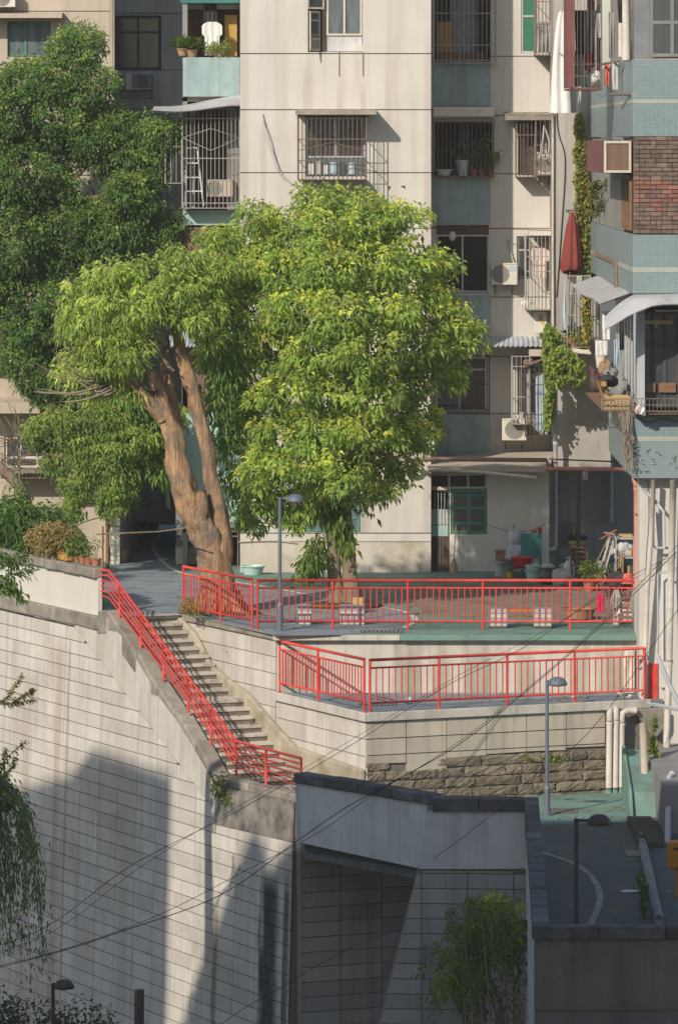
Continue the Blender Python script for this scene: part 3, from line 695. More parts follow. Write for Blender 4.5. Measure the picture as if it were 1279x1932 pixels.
# second wall: coping, smooth band, scored field with a battered left end
DW = 100.2
sw = thing('retaining_wall', 'shaded scored wall under a black coping with a rust stain and a bamboo in front', 'wall', (X(800,DW), DW, -11.2))
pts = lambda L_: [(X(px,DW), DW, Z(py,DW)) for px, py in L_]
mb = MB(); mb.prism(pts([(690,2032), (1004,2032), (991,1528), (806,1528), (806,1600), (789,1643)]), (0, 0.5, 0)); build('wall', mb, M['joint'], sw)
mb = MB(); mb.prism([(x, y-0.034, z) for x, y, z in pts([(790,1640), (992,1640), (990,1530), (807,1530)])], (0, 0.03, 0)); build('band', mb, M['greywall'], sw)
ox = Vector((X(795,DW), DW-.002, Z(1648,DW)))
rg = [((px-795)*DW/F, -(py-1648)*DW/F) for px, py in [(692,2032), (1003,2032), (993,1643), (789,1643)]]
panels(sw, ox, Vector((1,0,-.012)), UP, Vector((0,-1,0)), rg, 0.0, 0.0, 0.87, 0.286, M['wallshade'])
for i in range(2):
    a, b_ = 815 + i*88, 815 + (i+1)*88 - 1
    mb = MB(); mb.box(X(a,DW), X(b_,DW), DW-.10, DW+.35, Z(1531,DW), ZC+rnd.uniform(-.01,.01)); build('coping_block', mb, M['darkconc'], sw, bevel=0.02)
# parapet that runs towards the camera along the road, then the long front parapet
rp = thing('parapet_wall', 'dark coped parapet running towards the viewer along the edge of the lower road', 'wall', (3.5, 100.0, ZR))
pa = [Vector((X(990,100.0), 100.3, 0)), Vector((X(1004,84.0), 84.05, 0))]
dd = (pa[1]-pa[0]); LL = dd.length; dd.normalize(); nn = Vector((-dd.y, dd.x, 0))
mb = MB(); mb.obox(pa[0] + UP*-11.2 + nn*.03, dd*LL, nn*0.20, UP*(11.2+ZC-.2)); build('wall', mb, M['greywall'], rp)
for i in range(16):
    a, b_ = LL*i/16+.006, LL*(i+1)/16-.006
    mb = MB(); mb.obox(pa[0] + dd*a + UP*(ZC-.2), dd*(b_-a), nn*0.27, UP*(.2+rnd.uniform(-.01,.01))); build('coping_block', mb, M['darkconc'], rp, bevel=0.02)
fp = thing('parapet_wall', 'plain dull grey front parapet with a black coping across the road end', 'wall', (X(1004,84), 84, -11.2))
mb = MB(); mb.box(X(1008,84)+.002, 8.0, 83.84, 84.05, -11.2, ZC-.21); build('wall', mb, M['dullwall'], fp)
for i in range(4):
    a, b_ = X(1003,84) + i*1.06, X(1003,84) + (i+1)*1.06 - .014
    mb = MB(); mb.box(a, b_, 83.76, 84.03, ZC-.21, ZC+rnd.uniform(-.006,.006)-.004); build('coping_block', mb, M['darkconc'], fp, bevel=0.02)
mb = MB(); mb.box(X(1008,84)+.01, 8.0, 83.80, 83.838, Z(1902,84), Z(1899,84)); build('groove', mb, M['joint'], fp)

# ------------------------------------------------------------------ block of flats across the way, outside the frame: it shades the foot of the slope
ob = thing('apartment_block', 'tall flats across the lane with a stepped roof, shading the foot of the slope', 'building', (-25, 60, -11.2))
for x0_, y0_, y1_, zt_ in ((-25.8, 62, 72, 20.95), (-32, 52, 61.99, 27.0), (-38, 36, 51.99, 33.5)):
    mb = MB(); mb.box(x0_, -9.0, y0_, y1_, -11.2, zt_); build('wing', mb, M['cream'], ob)
mb = MB(); mb.prism([(-25.79, 70.0, -11.2), (-25.79, 70.0, 22.8), (-26.2, 70.0, 22.6), (-28.7, 70.0, 20.9), (-30.6, 70.0, 19.2), (-30.6, 70.0, -11.2)], (0, 1.2, 0)); build('gable', mb, M['cream'], ob)
mb = MB(); mb.prism([(-29.8, 72.01, 18.85), (-23.5, 81.9, 18.85), (-25.4, 86.1, 18.95), (-40, 86.1, 18.95), (-40, 72.01, 18.85)], (0,0,-30)); build('side_wing', mb, M['cream'], ob)
mb = MB(); mb.prism([(-25.75, 86.4, 18.5), (-25.75, 86.4, -11.2), (-29.2, 94.2, -11.2), (-29.2, 94.2, 16.7)], (-5, -2, 0)); build('back_wing', mb, M['beige'], ob)
for lv in range(10):
    for cxx in range(9):
        x0 = -25 + cxx*1.75; z0 = -9 + lv*2.85
        mb = MB(); mb.box(x0, x0+1.0, 71.99, 72.05, z0, z0+1.4); build('window', mb, M['glass'], ob)

sky_blocker = thing('apartment_block', 'unseen block of flats added opposite to dim sky light at the slope foot', 'building', (15, 66, -11.2))  # added block out of view, placed to hold back sky light below
mb = MB(); mb.box(9.5, 30, 50, 80, -11.2, 11.0); build('wing', mb, M['beige'], sky_blocker)
for lv in range(7):
    for cxx in range(8):
        x0 = 10.2 + cxx*2.4; z0 = -9 + lv*2.85
        mb = MB(); mb.box(x0, x0+1.2, 79.99, 80.05, z0, z0+1.4); build('window', mb, M['glass'], sky_blocker)

# ------------------------------------------------------------------ thin haze, added to lift the dark tones
mb = MB(); mb.box(-950, 950, -350, 1550, -12.3, 36.0)
hz = build('haze', mb, bpy.data.materials.new('haze_air')); hz['kind'] = 'stuff'
hm = hz.data.materials[0]; hm.use_nodes = True; hm.node_tree.nodes.clear()
hv = hm.node_tree.nodes.new('ShaderNodeVolumePrincipled'); ho = hm.node_tree.nodes.new('ShaderNodeOutputMaterial')
hv.inputs['Color'].default_value = (0.98, 0.95, 0.90, 1); hv.inputs['Density'].default_value = 0.00038; hv.inputs['Anisotropy'].default_value = 0.1
hm.node_tree.links.new(hv.outputs[0], ho.inputs['Volume'])
# ------------------------------------------------------------------ buildings
def rects(x0, x1, z0, z1, holes):
    xs = sorted({x0, x1, *[min(max(h[i], x0), x1) for h in holes for i in (0, 1)]})
    zs_ = sorted({z0, z1, *[min(max(h[i], z0), z1) for h in holes for i in (2, 3)]})
    out = []
    for j in range(len(zs_)-1):
        run = None
        for i in range(len(xs)-1):
            cx, cz = (xs[i]+xs[i+1])/2, (zs_[j]+zs_[j+1])/2
            if any(h[0] < cx < h[1] and h[2] < cz < h[3] for h in holes):
                if run: out.append(run); run = None
            else:
                run = (run[0], xs[i+1], zs_[j], zs_[j+1]) if run else (xs[i], xs[i+1], zs_[j], zs_[j+1])
        if run: out.append(run)
    return out
def hole(d, px0, px1, py0, py1): return (X(px0,d), X(px1,d), Z(py1,d), Z(py0,d))
def facade(parent, d, px0, px1, rows, holes, m, th=0.05, back=0.3, gap=0.026, backm='joint', name='wall_panel'):
    H = [hole(d, *h) for h in holes]
    x0, x1 = X(px0,d), X(px1,d)
    for a, b in zip(rows[:-1], rows[1:]):
        mb = MB()
        for r in rects(x0, x1, Z(b,d)+gap/2, Z(a,d)-gap/2, H): mb.box(r[0], r[1], d, d+th, r[2], r[3])
        if mb.v: build(name, mb, M[m], parent)
    mb = MB()
    for r in rects(x0+.004, x1-.004, Z(rows[-1],d), Z(rows[0],d), H): mb.box(r[0], r[1], d+th-.012, d+th+back, r[2], r[3])
    build('wall', mb, M[backm], parent)
def room(parent, d, px0, px1, py0, py1, depth=1.2, m='slot', name='balcony_recess'):
    x0, x1, z0, z1 = hole(d, px0, px1, py0, py1); t = 0.06
    mb = MB()
    mb.box(x0-t, x1+t, d+depth, d+depth+t, z0-t, z1+t)
    mb.box(x0-t, x0, d+.02, d+depth, z0-t, z1+t); mb.box(x1, x1+t, d+.02, d+depth, z0-t, z1+t)
    mb.box(x0, x1, d+.02, d+depth, z0-t, z0); mb.box(x0, x1, d+.02, d+depth, z1, z1+t)
    return build(name, mb, M[m], parent)
def window(parent, d, px0, px1, py0, py1, fm='alu', pm='glass', cols=2, rows=(1.0,), fw=0.045, depth=0.05):
    x0, x1, z0, z1 = hole(d, px0, px1, py0, py1); mb = MB()
    mb.box(x0, x0+fw, d, d+depth, z0, z1); mb.box(x1-fw, x1, d, d+depth, z0, z1)
    mb.box(x0+fw, x1-fw, d+.001, d+depth, z0, z0+fw); mb.box(x0+fw, x1-fw, d+.001, d+depth, z1-fw, z1)
    xs = [x0 + (x1-x0)*i/cols for i in range(cols+1)] if isinstance(cols, int) else [x0+(x1-x0)*c for c in cols]
    zz_ = [z0]; acc = 0
    for r in rows: acc += r; zz_.append(z0 + (z1-z0)*acc/sum(rows))
    for x in xs[1:-1]: mb.box(x-fw*.5, x+fw*.5, d-.004, d+depth-.004, z0+fw, z1-fw)
    for z in zz_[1:-1]: mb.box(x0+fw, x1-fw, d+.004, d+depth-.008, z-fw*.5, z+fw*.5)
    w = build('window', mb, M[fm], parent)
    for a, b in zip(xs[:-1], xs[1:]):
        for c, e in zip(zz_[:-1], zz_[1:]):
            p = MB(); p.box(a+fw*.45, b-fw*.45, d+depth*.5, d+depth*.5+.012, c+fw*.45, e-fw*.45); build('pane', p, M[pm] if isinstance(pm, str) else M[rnd.choice(pm)], w)
    return w
BARS = {}
def cage(parent, d0, d1, px0, px1, py0, py1, nb=10, hz=(0.33, 0.66), m='iron', r=0.011, sides=True, deco=None, d=None):
    """A burglar cage: rim and rails in one part, every upright a bar of its own; d0 front, d1 the wall behind."""
    x0, x1, z0, z1 = hole(d0, px0, px1, py0, py1); mb = MB()
    for z in [z0, z1] + [z0+(z1-z0)*h for h in hz]:
        mb.tube([(x0,d0,z),(x1,d0,z)], r*1.1, 5)
        if sides:
            mb.tube([(x0,d0,z),(x0,d1,z)], r, 5); mb.tube([(x1,d0,z),(x1,d1,z)], r, 5)
    for x in (x0, x1):
        mb.tube([(x,d0,z0),(x,d0,z1)], r*1.5, 5)
        if sides: mb.tube([(x,d1,z0),(x,d1,z1)], r*1.2, 5)
    if deco == 'diamond':
        xm, a, b = (x0+x1)/2, z0+(z1-z0)*.78, z0+(z1-z0)*.62
        mb.tube([(x0,d0-.01,a-.18),(xm,d0-.01,a+.05),(x1,d0-.01,a-.18),(xm,d0-.01,b-.1),(x0,d0-.01,a-.18)], r*.9, 4)
    if deco == 'peak':
        mb.tube([(x0,d0-.01,z0+.45*(z1-z0)),((x0+x1)/2,d0-.01,z0+.58*(z1-z0)),(x1,d0-.01,z0+.45*(z1-z0))], r*.9, 4)
    if sides:
        mb.box(x0, x1, d0, d1, z0-.012, z0)
    c = build('security_cage', mb, M[m], parent)
    def bar(x, y):
        key = (round(z1-z0, 3), m, round(r, 4))
        if key not in BARS:
            b = MB(); b.tube([(0,0,0),(0,0,z1-z0)], r*.75, 5, cap=False); o = build('bar', b, M[m]); BARS[key] = o.data; bpy.data.objects.remove(o)
        inst('bar', BARS[key], c, (x, y, z0))
    for i in range(1, nb): bar(x0+(x1-x0)*i/nb, d0)
    if sides and d1-d0 > .25:
        ns = max(2, int((d1-d0)/.14))
        for i in range(1, ns):
            bar(x0, d0+(d1-d0)*i/ns); bar(x1, d0+(d1-d0)*i/ns)
    return c
def slab(parent, name, d0, d1, px0, px1, py0, py1, m, drop=0.0):
    x0, x1, z0, z1 = hole(d0, px0, px1, py0, py1)
    mb = MB(); mb.prism([(x0,d0,z0),(x1,d0,z0),(x1,d0,z1),(x0,d0,z1)], (0, d1-d0, drop)); return build(name, mb, M[m], parent, bevel=0.008)

# ---- the cream block in the middle
cb = thing('apartment_block', 'cream apartment block behind the trees with barred windows and blue balcony fronts', 'building', (X(640,131), 131, 0))
D = 130.0
W1, W2, W3 = (581,684,-80,97), (577,690,218,332), (575,680,925,1004)
rows = [-560,-460,-340,-235,-120,-10,100,206,325,430,545,665,780,870,1006]
rows = [-560,-340,-120,100,206,325,430,545,665,780,870,1006]
facade(cb, D, 453, 813, rows, [W1, W2, W3], 'creamfront')
mb = MB()
for r in rects(X(453,D), X(813,D), 0.0, Z(1022,D)-.01, []): mb.box(r[0], r[1], D, D+.35, r[2]-.3, r[3])
build('plinth', mb, M['plinth'], cb)
mb = MB(); mb.box(X(453,D), X(813,D), D-.018, D+.3, Z(1021.5,D), Z(1007,D)); build('ledge', mb, M['cream'], cb)
# flanks of the block
mb = MB(); mb.box(X(453,D), X(453,D)+.25, D+.34, 134.5, -.2, Z(-560,D)); mb.box(X(813,D)-.25, X(813,D), D+.34, 134.5, -.2, Z(-560,D)); build('flank', mb, M['cream'], cb)
# window 1: deep opening, casement pair over a white board, one sash swung out
room(cb, D+.06, *W1, depth=.5, m='slot')
window(cb, D+.10, 616, 683, -60, 66, 'ivory', 'blueglass', 2, (3, .35, 1.6), fw=.05)
mb = MB(); mb.pbox(617, 683, 68, 96, D+.12, .03); build('board', mb, M['greywall'], cb)
mb = MB(); mb.pbox(673, 684, 84, 96, D+.02, .1); build('box', mb, M['acwhite'], cb)
def sash(px, py0, py1, wid, ang, fm='ivory', d=D, pm='glass'):
    x, z0, z1 = X(px,d), Z(py1,d), Z(py0,d); u = Vector((-math.cos(ang), -math.sin(ang), 0)); n = Vector((u.y, -u.x, 0)); mb = MB(); o = Vector((x, d, z0)); f = .045
    mb.obox(o, u*f, n*.03, UP*(z1-z0)); mb.obox(o+u*(wid-f), u*f, n*.03, UP*(z1-z0)); mb.obox(o+u*f, u*(wid-2*f), n*.03, UP*f); mb.obox(o+u*f+UP*(z1-z0-f), u*(wid-2*f), n*.03, UP*f)
    mb.obox(o+u*f+UP*(z1-z0)*.28, u*(wid-2*f), n*.028, UP*f*.7); mb.obox(o+u*f+UP*(z1-z0)*.75, u*(wid-2*f), n*.028, UP*f*.7)
    s = build('sash', mb, M[fm], cb)
    p = MB(); p.obox(o+u*f+UP*f+n*.012, u*(wid-2*f), n*.006, UP*(z1-z0-2*f)); build('pane', p, M[pm], s)
sash(604, 20, 95, .50, R(62)); sash(612, -60, 16, .50, R(35))
for px in (640, 685):
    mb = MB(); mb.pbox(px-1.2, px+1.2, 97, 143, D-.012, .011); build('bracket', mb, M['rustpipe'], cb)
# window 2: caged
room(cb, D+.06, *W2, depth=.35, m='slot')
window(cb, D+.10, 578, 689, 220, 297, 'alu', 'curtainglass', 2, (1,), fw=.05)
mb = MB(); mb.pbox(578, 689, 298, 331, D+.08, .02); build('lower_pane', mb, M['blueglass'], cb)
for i, (a, b, c, m_) in enumerate([(582,592,308,'cloth'),(596,607,303,'greyplastic'),(611,618,310,'cloth'),(622,634,305,'bluecloth'),(640,652,309,'glass'),(658,668,306,'bluecloth')]):
    mb = MB(); mb.pbox(a, b, c, 328, D+.045, .03); build('stored_box', mb, M[m_], cb)
cage(cb, D-.85, D-.01, 562, 691, 217, 338, 15, (0.30, 0.63), 'iron', deco='peak')
slab(cb, 'awning_slab', D-.98, D+.02, 557, 710, 207.5, 215.5, 'concrete', drop=0.03)
# window 3: green frame behind the trunk
room(cb, D+.06, *W3, depth=.3, m='slot')
window(cb, D+.05, 576, 679, 925, 1003, 'greenframe', 'blueglass', 3, (1, 2), fw=.07)
# ---- the recess right of it
D2 = 133.4
R1, R2, R3, R4 = (820,925,-90,117), (820,928,228,331), (823,922,424,552), (820,920,672,777)
S1, S2, S3, S4 = (982,1013,-60,100), (977,1008,226,330), (975,1002,445,525), (976,1014,668,782)
facade(cb, D2, 806, 1047, [-560,-340,-120,105,217,327,430,560,672,780,905], [R1,R2,R3,R4,S1,S2,S3,S4], 'cream', th=.04)
for a, b in ((119,198), (335,421), (557,645), (781,858)):
    mb = MB(); mb.pbox(818, 925, a, b, D2-.05, .048); build('balcony_panel', mb, M['blue'], cb)
slab(cb, 'ledge', D2-.35, D2-.002, 817, 932, 201, 219, 'white')
room(cb, D2+.05, *R1, depth=1.3); room(cb, D2+.05, *R2, depth=1.2); room(cb, D2+.05, *R3, depth=.3, m='dark'); room(cb, D2+.05, *R4, depth=.3, m='dark')
mb = MB(); mb.pbox(824, 853, 40, 105, D2+.7, .05); build('cabinet_door', mb, M['amberpot'], cb)
mb = MB(); mb.pbox(824, 915, 98, 116, D2+.5, .3); build('cabinet', mb, M['wood'], cb)
mb = MB(); mb.grid(lambda u, v: (X(850+50*u,D2), D2+.9+.04*math.sin(u*40), Z(-60+(105+60)*v, D2)), 40, 4); build('curtain', mb, M['greyplastic'], cb)
mb = MB(); mb.grid(lambda u, v: (X(868+22*u,D2), D2+.9+.03*math.sin(u*26), Z(232+95*v, D2)), 24, 4); build('curtain', mb, M['drab'], cb)
cage(cb, D2-.30, D2-.055, 816.5, 935, -90, 117, 14, (.02,.16,.45,.60,.74), 'paleiron')
cage(cb, D2-.30, D2-.055, 818, 931, 224, 333, 14, (.95,), 'iron')
window(cb, D2+.06, 823, 922, 442, 551, 'alu', 'dark', 2, (1,), fw=.045)
mb = MB(); mb.pbox(823, 922, 424, 441, D2+.05, .05); build('transom', mb, M['darkwood'], cb)
window(cb, D2+.05, 821, 919, 672, 776, 'alu', ['glass','curtainglass','glass','dark'], (0,.46,1), (3.2,1), fw=.06)
cage(cb, D2-.10, D2-.01, 818, 923, 670, 779, 9, (.06,.12,.5), 'darkiron', r=.008, sides=False)
window(cb, D2+.05, 983, 1012, -58, 99, 'greyplastic', 'greenglass', 1, (2.4,2,1), fw=.05)
room(cb, D2+.05, *S2, depth=.35); window(cb, D2+.12, 978, 1007, 227, 329, 'darkwood', 'curtainglass', (0,.75,1), (3,1), fw=.045)
room(cb, D2+.05, *S3, depth=.3); window(cb, D2+.07, 976, 1001, 446, 524, 'alu', 'glass', (0,.62,1), (2.1,1), fw=.04)
room(cb, D2+.05, *S4, depth=.3); window(cb, D2+.08, 977, 1013, 669, 781, 'alu', 'curtainglass', 2, (3,1), fw=.045)
# cages over the small windows
cage(cb, D2-.75, D2-.01, 1010, 1046, -60, 103, 5, (.36,.62), 'iron')
cage(cb, D2-.70, D2-.01, 974, 1010, 226, 333, 5, (.74,), 'iron')
cage(cb, D2-.80, D2-.01, 1011, 1045, 216, 330, 4, (.5,), 'iron')
cage(cb, D2-.85, D2-.01, 992, 1044, 444, 584, 7, (.52,.72), 'paleiron')
cage(cb, D2-.80, D2-.01, 966, 1000, 672, 800, 4, (.4,.85), 'paleiron')
cage(cb, D2-.95, D2-.01, 991, 1042, 688, 823, 6, (.3,.72), 'darkiron')
slab(cb, 'awning_slab', D2-.85, D2-.002, 953, 1047, 219, 226, 'concrete', drop=.12)
slab(cb, 'awning_slab', D2-.9, D2-.002, 998, 1047, 436, 444, 'white', drop=.05)
slab(cb, 'awning_slab', D2-.95, D2-.002, 998, 1046, 660, 672, 'beige', drop=.1)
mb = MB()                                                # rust brown corrugated hood at the corner
for i in range(10):
    x0, x1 = X(988+i*5.4,D2-1), X(988+(i+1)*5.4,D2-1)
    mb.add([(x0,D2-1.0,Z(694-i*2.2,D2-1)),(x1,D2-1.0,Z(692-i*2.2,D2-1)+(.02 if i%2 else 0)),(x1,D2-.3,Z(676-i*2.2,D2)),(x0,D2-.3,Z(678-i*2.2,D2))], [(0,1,2,3)])
build('hood', mb, M['rustpipe'], cb)
mb = MB()                                                # corrugated awning over the second floor
n = 44
def cor(u, v): 
    x = X(880 + 150*u, D2-.7); return (x, D2-.9+.9*v, Z(653, D2-.9)+.22*v + .018*math.sin(u*2*math.pi*16))
mb.grid(cor, 128, 3); mb.grid(lambda u, v: (cor(u, v)[0], cor(u, v)[1], cor(u, v)[2]-.012), 128, 3); build('corrugated_awning', mb, mk('corrugated_sheet', (0.50,0.54,0.60), (0.38,0.41,0.46), 3.0, 0.5, dirt=(0.26,0.24,0.22), dscale=2.0), cb)
# ground floor pushed forward, with door, window and eave
D3 = 130.25
DOOR, WIN, TRN = (811,848,924,1079), (850,919,921,1008), (811,919,892,922)
facade(cb, D3, 808, 1036, [884,1084], [DOOR, WIN, TRN], 'white', th=.04, gap=0.0, backm='drab')
for h in (DOOR, WIN, TRN): room(cb, D3+.05, *h, depth=.3, m='dark')
window(cb, D3+.04, 811, 919, 893, 922, 'ivory', 'slot', 3, (1,), fw=.05)
window(cb, D3+.03, 850, 919, 923, 1007, 'greenframe', 'curtainglass', 2, (1,1.5,1.2,.6), fw=.075)
mb = MB(); x0, x1, z0, z1 = hole(D3+.02, *DOOR); f = .04
mb.box(x0, x0+f, D3+.02, D3+.06, z0, z1); mb.box(x1-f, x1, D3+.02, D3+.06, z0, z1); mb.box(x0+f, x1-f, D3+.021, D3+.06, z1-f, z1)
dr = build('door', mb, M['darkwood'], cb)
mb = MB(); mb.box(x0+f, x1-f, D3+.045, D3+.055, Z(1012,D3), Z(991,D3)); build('green_panel', mb, M['mint'], dr)
mb = MB(); mb.box(x0+f, x1-f, D3+.045, D3+.055, Z(990,D3), Z(961,D3)); build('pale_panel', mb, M['greyplastic'], dr)
for i in range(5):
    a = x0+f+(x1-x0-2*f)*i/5
    mb = MB(); mb.box(a+.006, a+(x1-x0-2*f)/5-.006, D3+.04, D3+.055, z0+.01, Z(1013,D3)); build('slat', mb, M['darkwood'], dr)
for i in range(1, 5):
    a = x0+f+(x1-x0-2*f)*i/5
    mb = MB(); mb.tube([(a, D3+.03, Z(990,D3)), (a, D3+.03, Z(930,D3))], .011, 5); build('bar', mb, M['mint'], dr)
mb = MB(); mb.prism([P(806,880,D3-.9), P(1037,884,D3-.9), P(1044,851,D2-.3), P(900,856,D2-.3), P(806,862,D2-.3)], (0,0,-.09)); build('eave_roof', mb, M['beige'], cb)
mb = MB(); mb.tube([P(765,885,D-.35), P(778,884,D-.35), P(782,870,D-.45), P(792,866,D-.9), P(1031,868,D3-.95), P(1034,880,D3-.95)], .055, 8); build('drain_pipe', mb, M['rustpipe'], cb, smooth=True)
mb = MB(); mb.tube([P(808,887,D3-.98), P(900,890,D3-.98), P(1012,901,D3-.9)], .042, 8); build('drain_pipe', mb, M['pvc'], cb, smooth=True)
mb = MB(); mb.tube([P(1030,884,D3-.9), P(1190,886,D3-3.5)], .055, 8); build('drain_pipe', mb, M['redpipe'], cb, smooth=True)
mb = MB(); mb.tube([P(813,800,D-.06), P(817,806,D-.08), P(818,850,D-.08)], .04, 8); build('drain_pipe', mb, M['pvc'], cb, smooth=True)
# ---- balconies of the bay left of the cream front
DB = 131.2
for a, b, m_ in ((107,181,'blue'), (396,424,'mint'), (600,640,'mint'), (778,995,'mint')):
    mb = MB(); mb.pbox(345, 452.5, a, b, DB, .15); build('balcony_panel', mb, M[m_], cb)
x0, x1 = X(344,DB), X(452.5,DB)
mb = MB(); mb.box(x0, x1, DB+1.6, DB+1.7, -.1, Z(-560,DB)); build('balcony_back', mb, M['brownwall'], cb)
for py in (107,181,396,475,600,780,995):
    mb = MB(); mb.box(x0, x1, DB+.16, DB+1.6, Z(py,DB)-.12, Z(py,DB)-.02); build('balcony_floor', mb, M['drab'], cb)
mb = MB(); mb.box(x0-.0, x0+.12, DB+.16, DB+1.6, -.1, Z(181,DB)); mb.box(x0, x0+.12, DB+.2, DB+1.6, Z(107,DB), Z(-560,DB)); build('balcony_side', mb, M['drab'], cb)
mb = MB(); mb.pbox(424, 447, 27, 105, DB+.9, .05); build('cabinet_door', mb, mk('ochre_door_paint', (0.50,0.32,0.08), (0.44,0.27,0.06), 2.0, 0.7), cb)
mb = MB(); mb.pbox(345, 452, -20, 16, DB+.5, .05); build('valance', mb, M['drab'], cb)
mb = MB(); mb.box(X(340,DB), X(452,DB), DB+.15, DB+1.5, Z(4,DB), Z(-2,DB)); build('ceiling', mb, M['tealplastic'], cb)
cage(cb, DB-.55, DB-.01, 344, 452, 204, 392, 14, (.05,.50,.90), 'paleiron', deco='diamond')
cage(cb, DB-.5, DB+.6, 312, 343, 206, 345, 3, (.5,), 'paleiron')
mb = MB()                                                # sagging sheet awning
def aw(u, v): 
    px = 288 + 165*u; return (X(px, DB-.8), DB-1.0+1.1*v, Z(207 - 5*u - 22*v*(.35+.65*u) + 4*math.sin(u*5), DB-.5))
mb.grid(aw, 24, 6); mb.grid(lambda u, v: (aw(u,v)[0], aw(u,v)[1], aw(u,v)[2]-.02), 24, 6); build('sheet_awning', mb, M['sheet'], cb)
window(cb, DB+.02, 348, 450, 428, 500, 'wood', 'brownwall', 3, (2,1), fw=.06)
mb = MB(); mb.pbox(358, 366, 205, 392, DB+.3, .2); mb.pbox(430, 452, 205, 395, DB+.35, .12); build('inner_post', mb, M['drab'], cb)
mb = MB()
mb.grid(lambda u, v: (X(318+70*u,DB-.8), DB-.9+.9*v, Z(652-18*v,DB-.4)+.02*math.sin(u*2*math.pi*10)), 80, 2); mb.grid(lambda u, v: (X(318+70*u,DB-.8), DB-.9+.9*v, Z(652-18*v,DB-.4)+.02*math.sin(u*2*math.pi*10)-.012), 80, 2); build('corrugated_awning', mb, MATS['corrugated_sheet'], cb)
mb = MB(); mb.box(x0-.02, x1, DB+.16, DB+.3, Z(778,DB), Z(655,DB)); build('shuttered_wall', mb, M['brownwall'], cb)

# ---- the beige block at the left
lb = thing('apartment_block', 'beige apartment block half hidden by the dense dark tree with a grilled lower window', 'building', (X(100,136), 136, 0))
DL = 135.0
LW, LG = (14,95,40,106), (8,92,822,884)
facade(lb, DL, -260, 207, [-560,-340,-110,20,130,330,560,690,985], [LW, LG, (0,40,590,665)], 'beige', th=.04)
room(lb, DL+.05, *LW, depth=.3, m='dark'); window(lb, DL+.08, 15, 94, 41, 105, 'greenframe', 'blueglass', (0,.42,1), (1,), fw=.05)
slab(lb, 'awning_slab', DL-.75, DL-.002, -60, 117, 25, 33, 'beige', drop=.05)
room(lb, DL+.05, 0,40,590,665, depth=.3, m='dark'); cage(lb, DL-.5, DL-.01, -20, 42, 588, 668, 9, (.5,), 'iron')
slab(lb, 'awning_slab', DL-.9, DL-.002, -80, 76, 760, 780, 'beige', drop=.1)
slab(lb, 'ledge', DL-.3, DL-.002, -80, 95, 668, 700, 'beige')
room(lb, DL+.05, *LG, depth=.3, m='dark'); window(lb, DL+.06, 9, 91, 823, 883, 'white', 'glass', (0,.35,.75,1), (1,2), fw=.06)
cage(lb, DL-.75, DL-.01, 2, 98, 868, 902, 14, (.5,), 'iron', r=.008)
slab(lb, 'ledge', DL-.55, DL-.002, 0, 96, 884, 893, 'concrete')
# dark recess between the two blocks
mb = MB(); mb.box(X(207,DL)-.3, X(207,DL), DL+.34, 138.4, -.2, Z(-560,DL)); build('flank', mb, M['beige'], lb)
DK = 138.2
K1_, K2_ = (217,304,28,131), (220,303,214,282)
facade(lb, DK, 205, 348, [-560,-340,-110,24,131,205,420,640,985], [K1_, K2_], 'recesswall', th=.04)
room(lb, DK+.05, *K1_, depth=.3, m='dark'); window(lb, DK+.07, 218, 303, 29, 130, 'darkiron', 'glass', 2, (2.3,1), fw=.06)
room(lb, DK+.05, *K2_, depth=.3, m='dark'); window(lb, DK+.07, 221, 302, 215, 281, 'drab', 'glass', 2, (1.8,1), fw=.05)
cg = cage(lb, DK-.12, DK-.01, 219, 304, 213, 283, 12, (.62,), 'greypvc', r=.010, sides=False)
mb = MB(); c0 = P(258, 238, DK-.13)
for rr in (.22, .11): mb.tube([(c0[0]+rr*math.cos(R(a)), DK-.13, c0[2]+rr*math.sin(R(a))) for a in range(0, 181, 15)], .012, 5)
for a in (30, 60, 90, 120, 150): mb.tube([(c0[0]+.05*math.cos(R(a)), DK-.13, c0[2]+.05*math.sin(R(a))), (c0[0]+.24*math.cos(R(a)), DK-.13, c0[2]+.24*math.sin(R(a)))], .010, 5)
build('fan_grille', mb, M['greypvc'], cg)
for px, r_ in ((211, .05), (214.5, .035)):
    mb = MB(); mb.tube([P(px,-200,DL-.05), P(px,560,DL-.05)], r_, 8); build('drain_pipe', mb, M['beige'], lb, smooth=True)
mb = MB(); mb.tube(smooth_pts([P(213,60,DK-.3), P(212,110,DK-.3), P(218,140,DK-.3), P(228,152,DK-.3)]), .03, 6); build('hose', mb, M['greypvc'], lb, smooth=True)
# lower wall, pier and the pale side of the passage
gw = thing('garden_wall', 'beige garden wall with a pale pier at the mouth of the dark passage', 'wall', (X(150,133), 133, 0))
mb = MB(); mb.box(X(-120,133.4), X(205,133.4), 133.4, 133.7, -.3, Z(958,133.4)); build('wall', mb, M['beige'], gw)
mb = MB(); mb.box(X(50,133.2), X(112,133.2), 132.3, 133.39, Z(968,133), Z(958,133)); build('slab', mb, M['concrete'], gw, bevel=.02)
mb = MB(); mb.box(X(98,133), X(108,133), 132.5, 133.39, -.3, Z(969,133)); build('pier', mb, M['drab'], gw)
mb = MB(); mb.box(X(209,132.6), X(226,132.6), 132.5, 132.85, -.2, Z(992,132.6)); build('pier', mb, M['white'], gw)
mb = MB(); mb.box(X(205,132.6), X(228,132.6), 132.42, 132.95, Z(991.5,132.6), Z(977,132.6)); build('pier_cap', mb, M['concrete'], gw, bevel=.02)
q0, q1 = Vector(G(234,1062)), Vector(G(292,1000))
mb = MB(); zt_ = Z(968,132.8)
dq = (q1-q0).normalized()*0.2
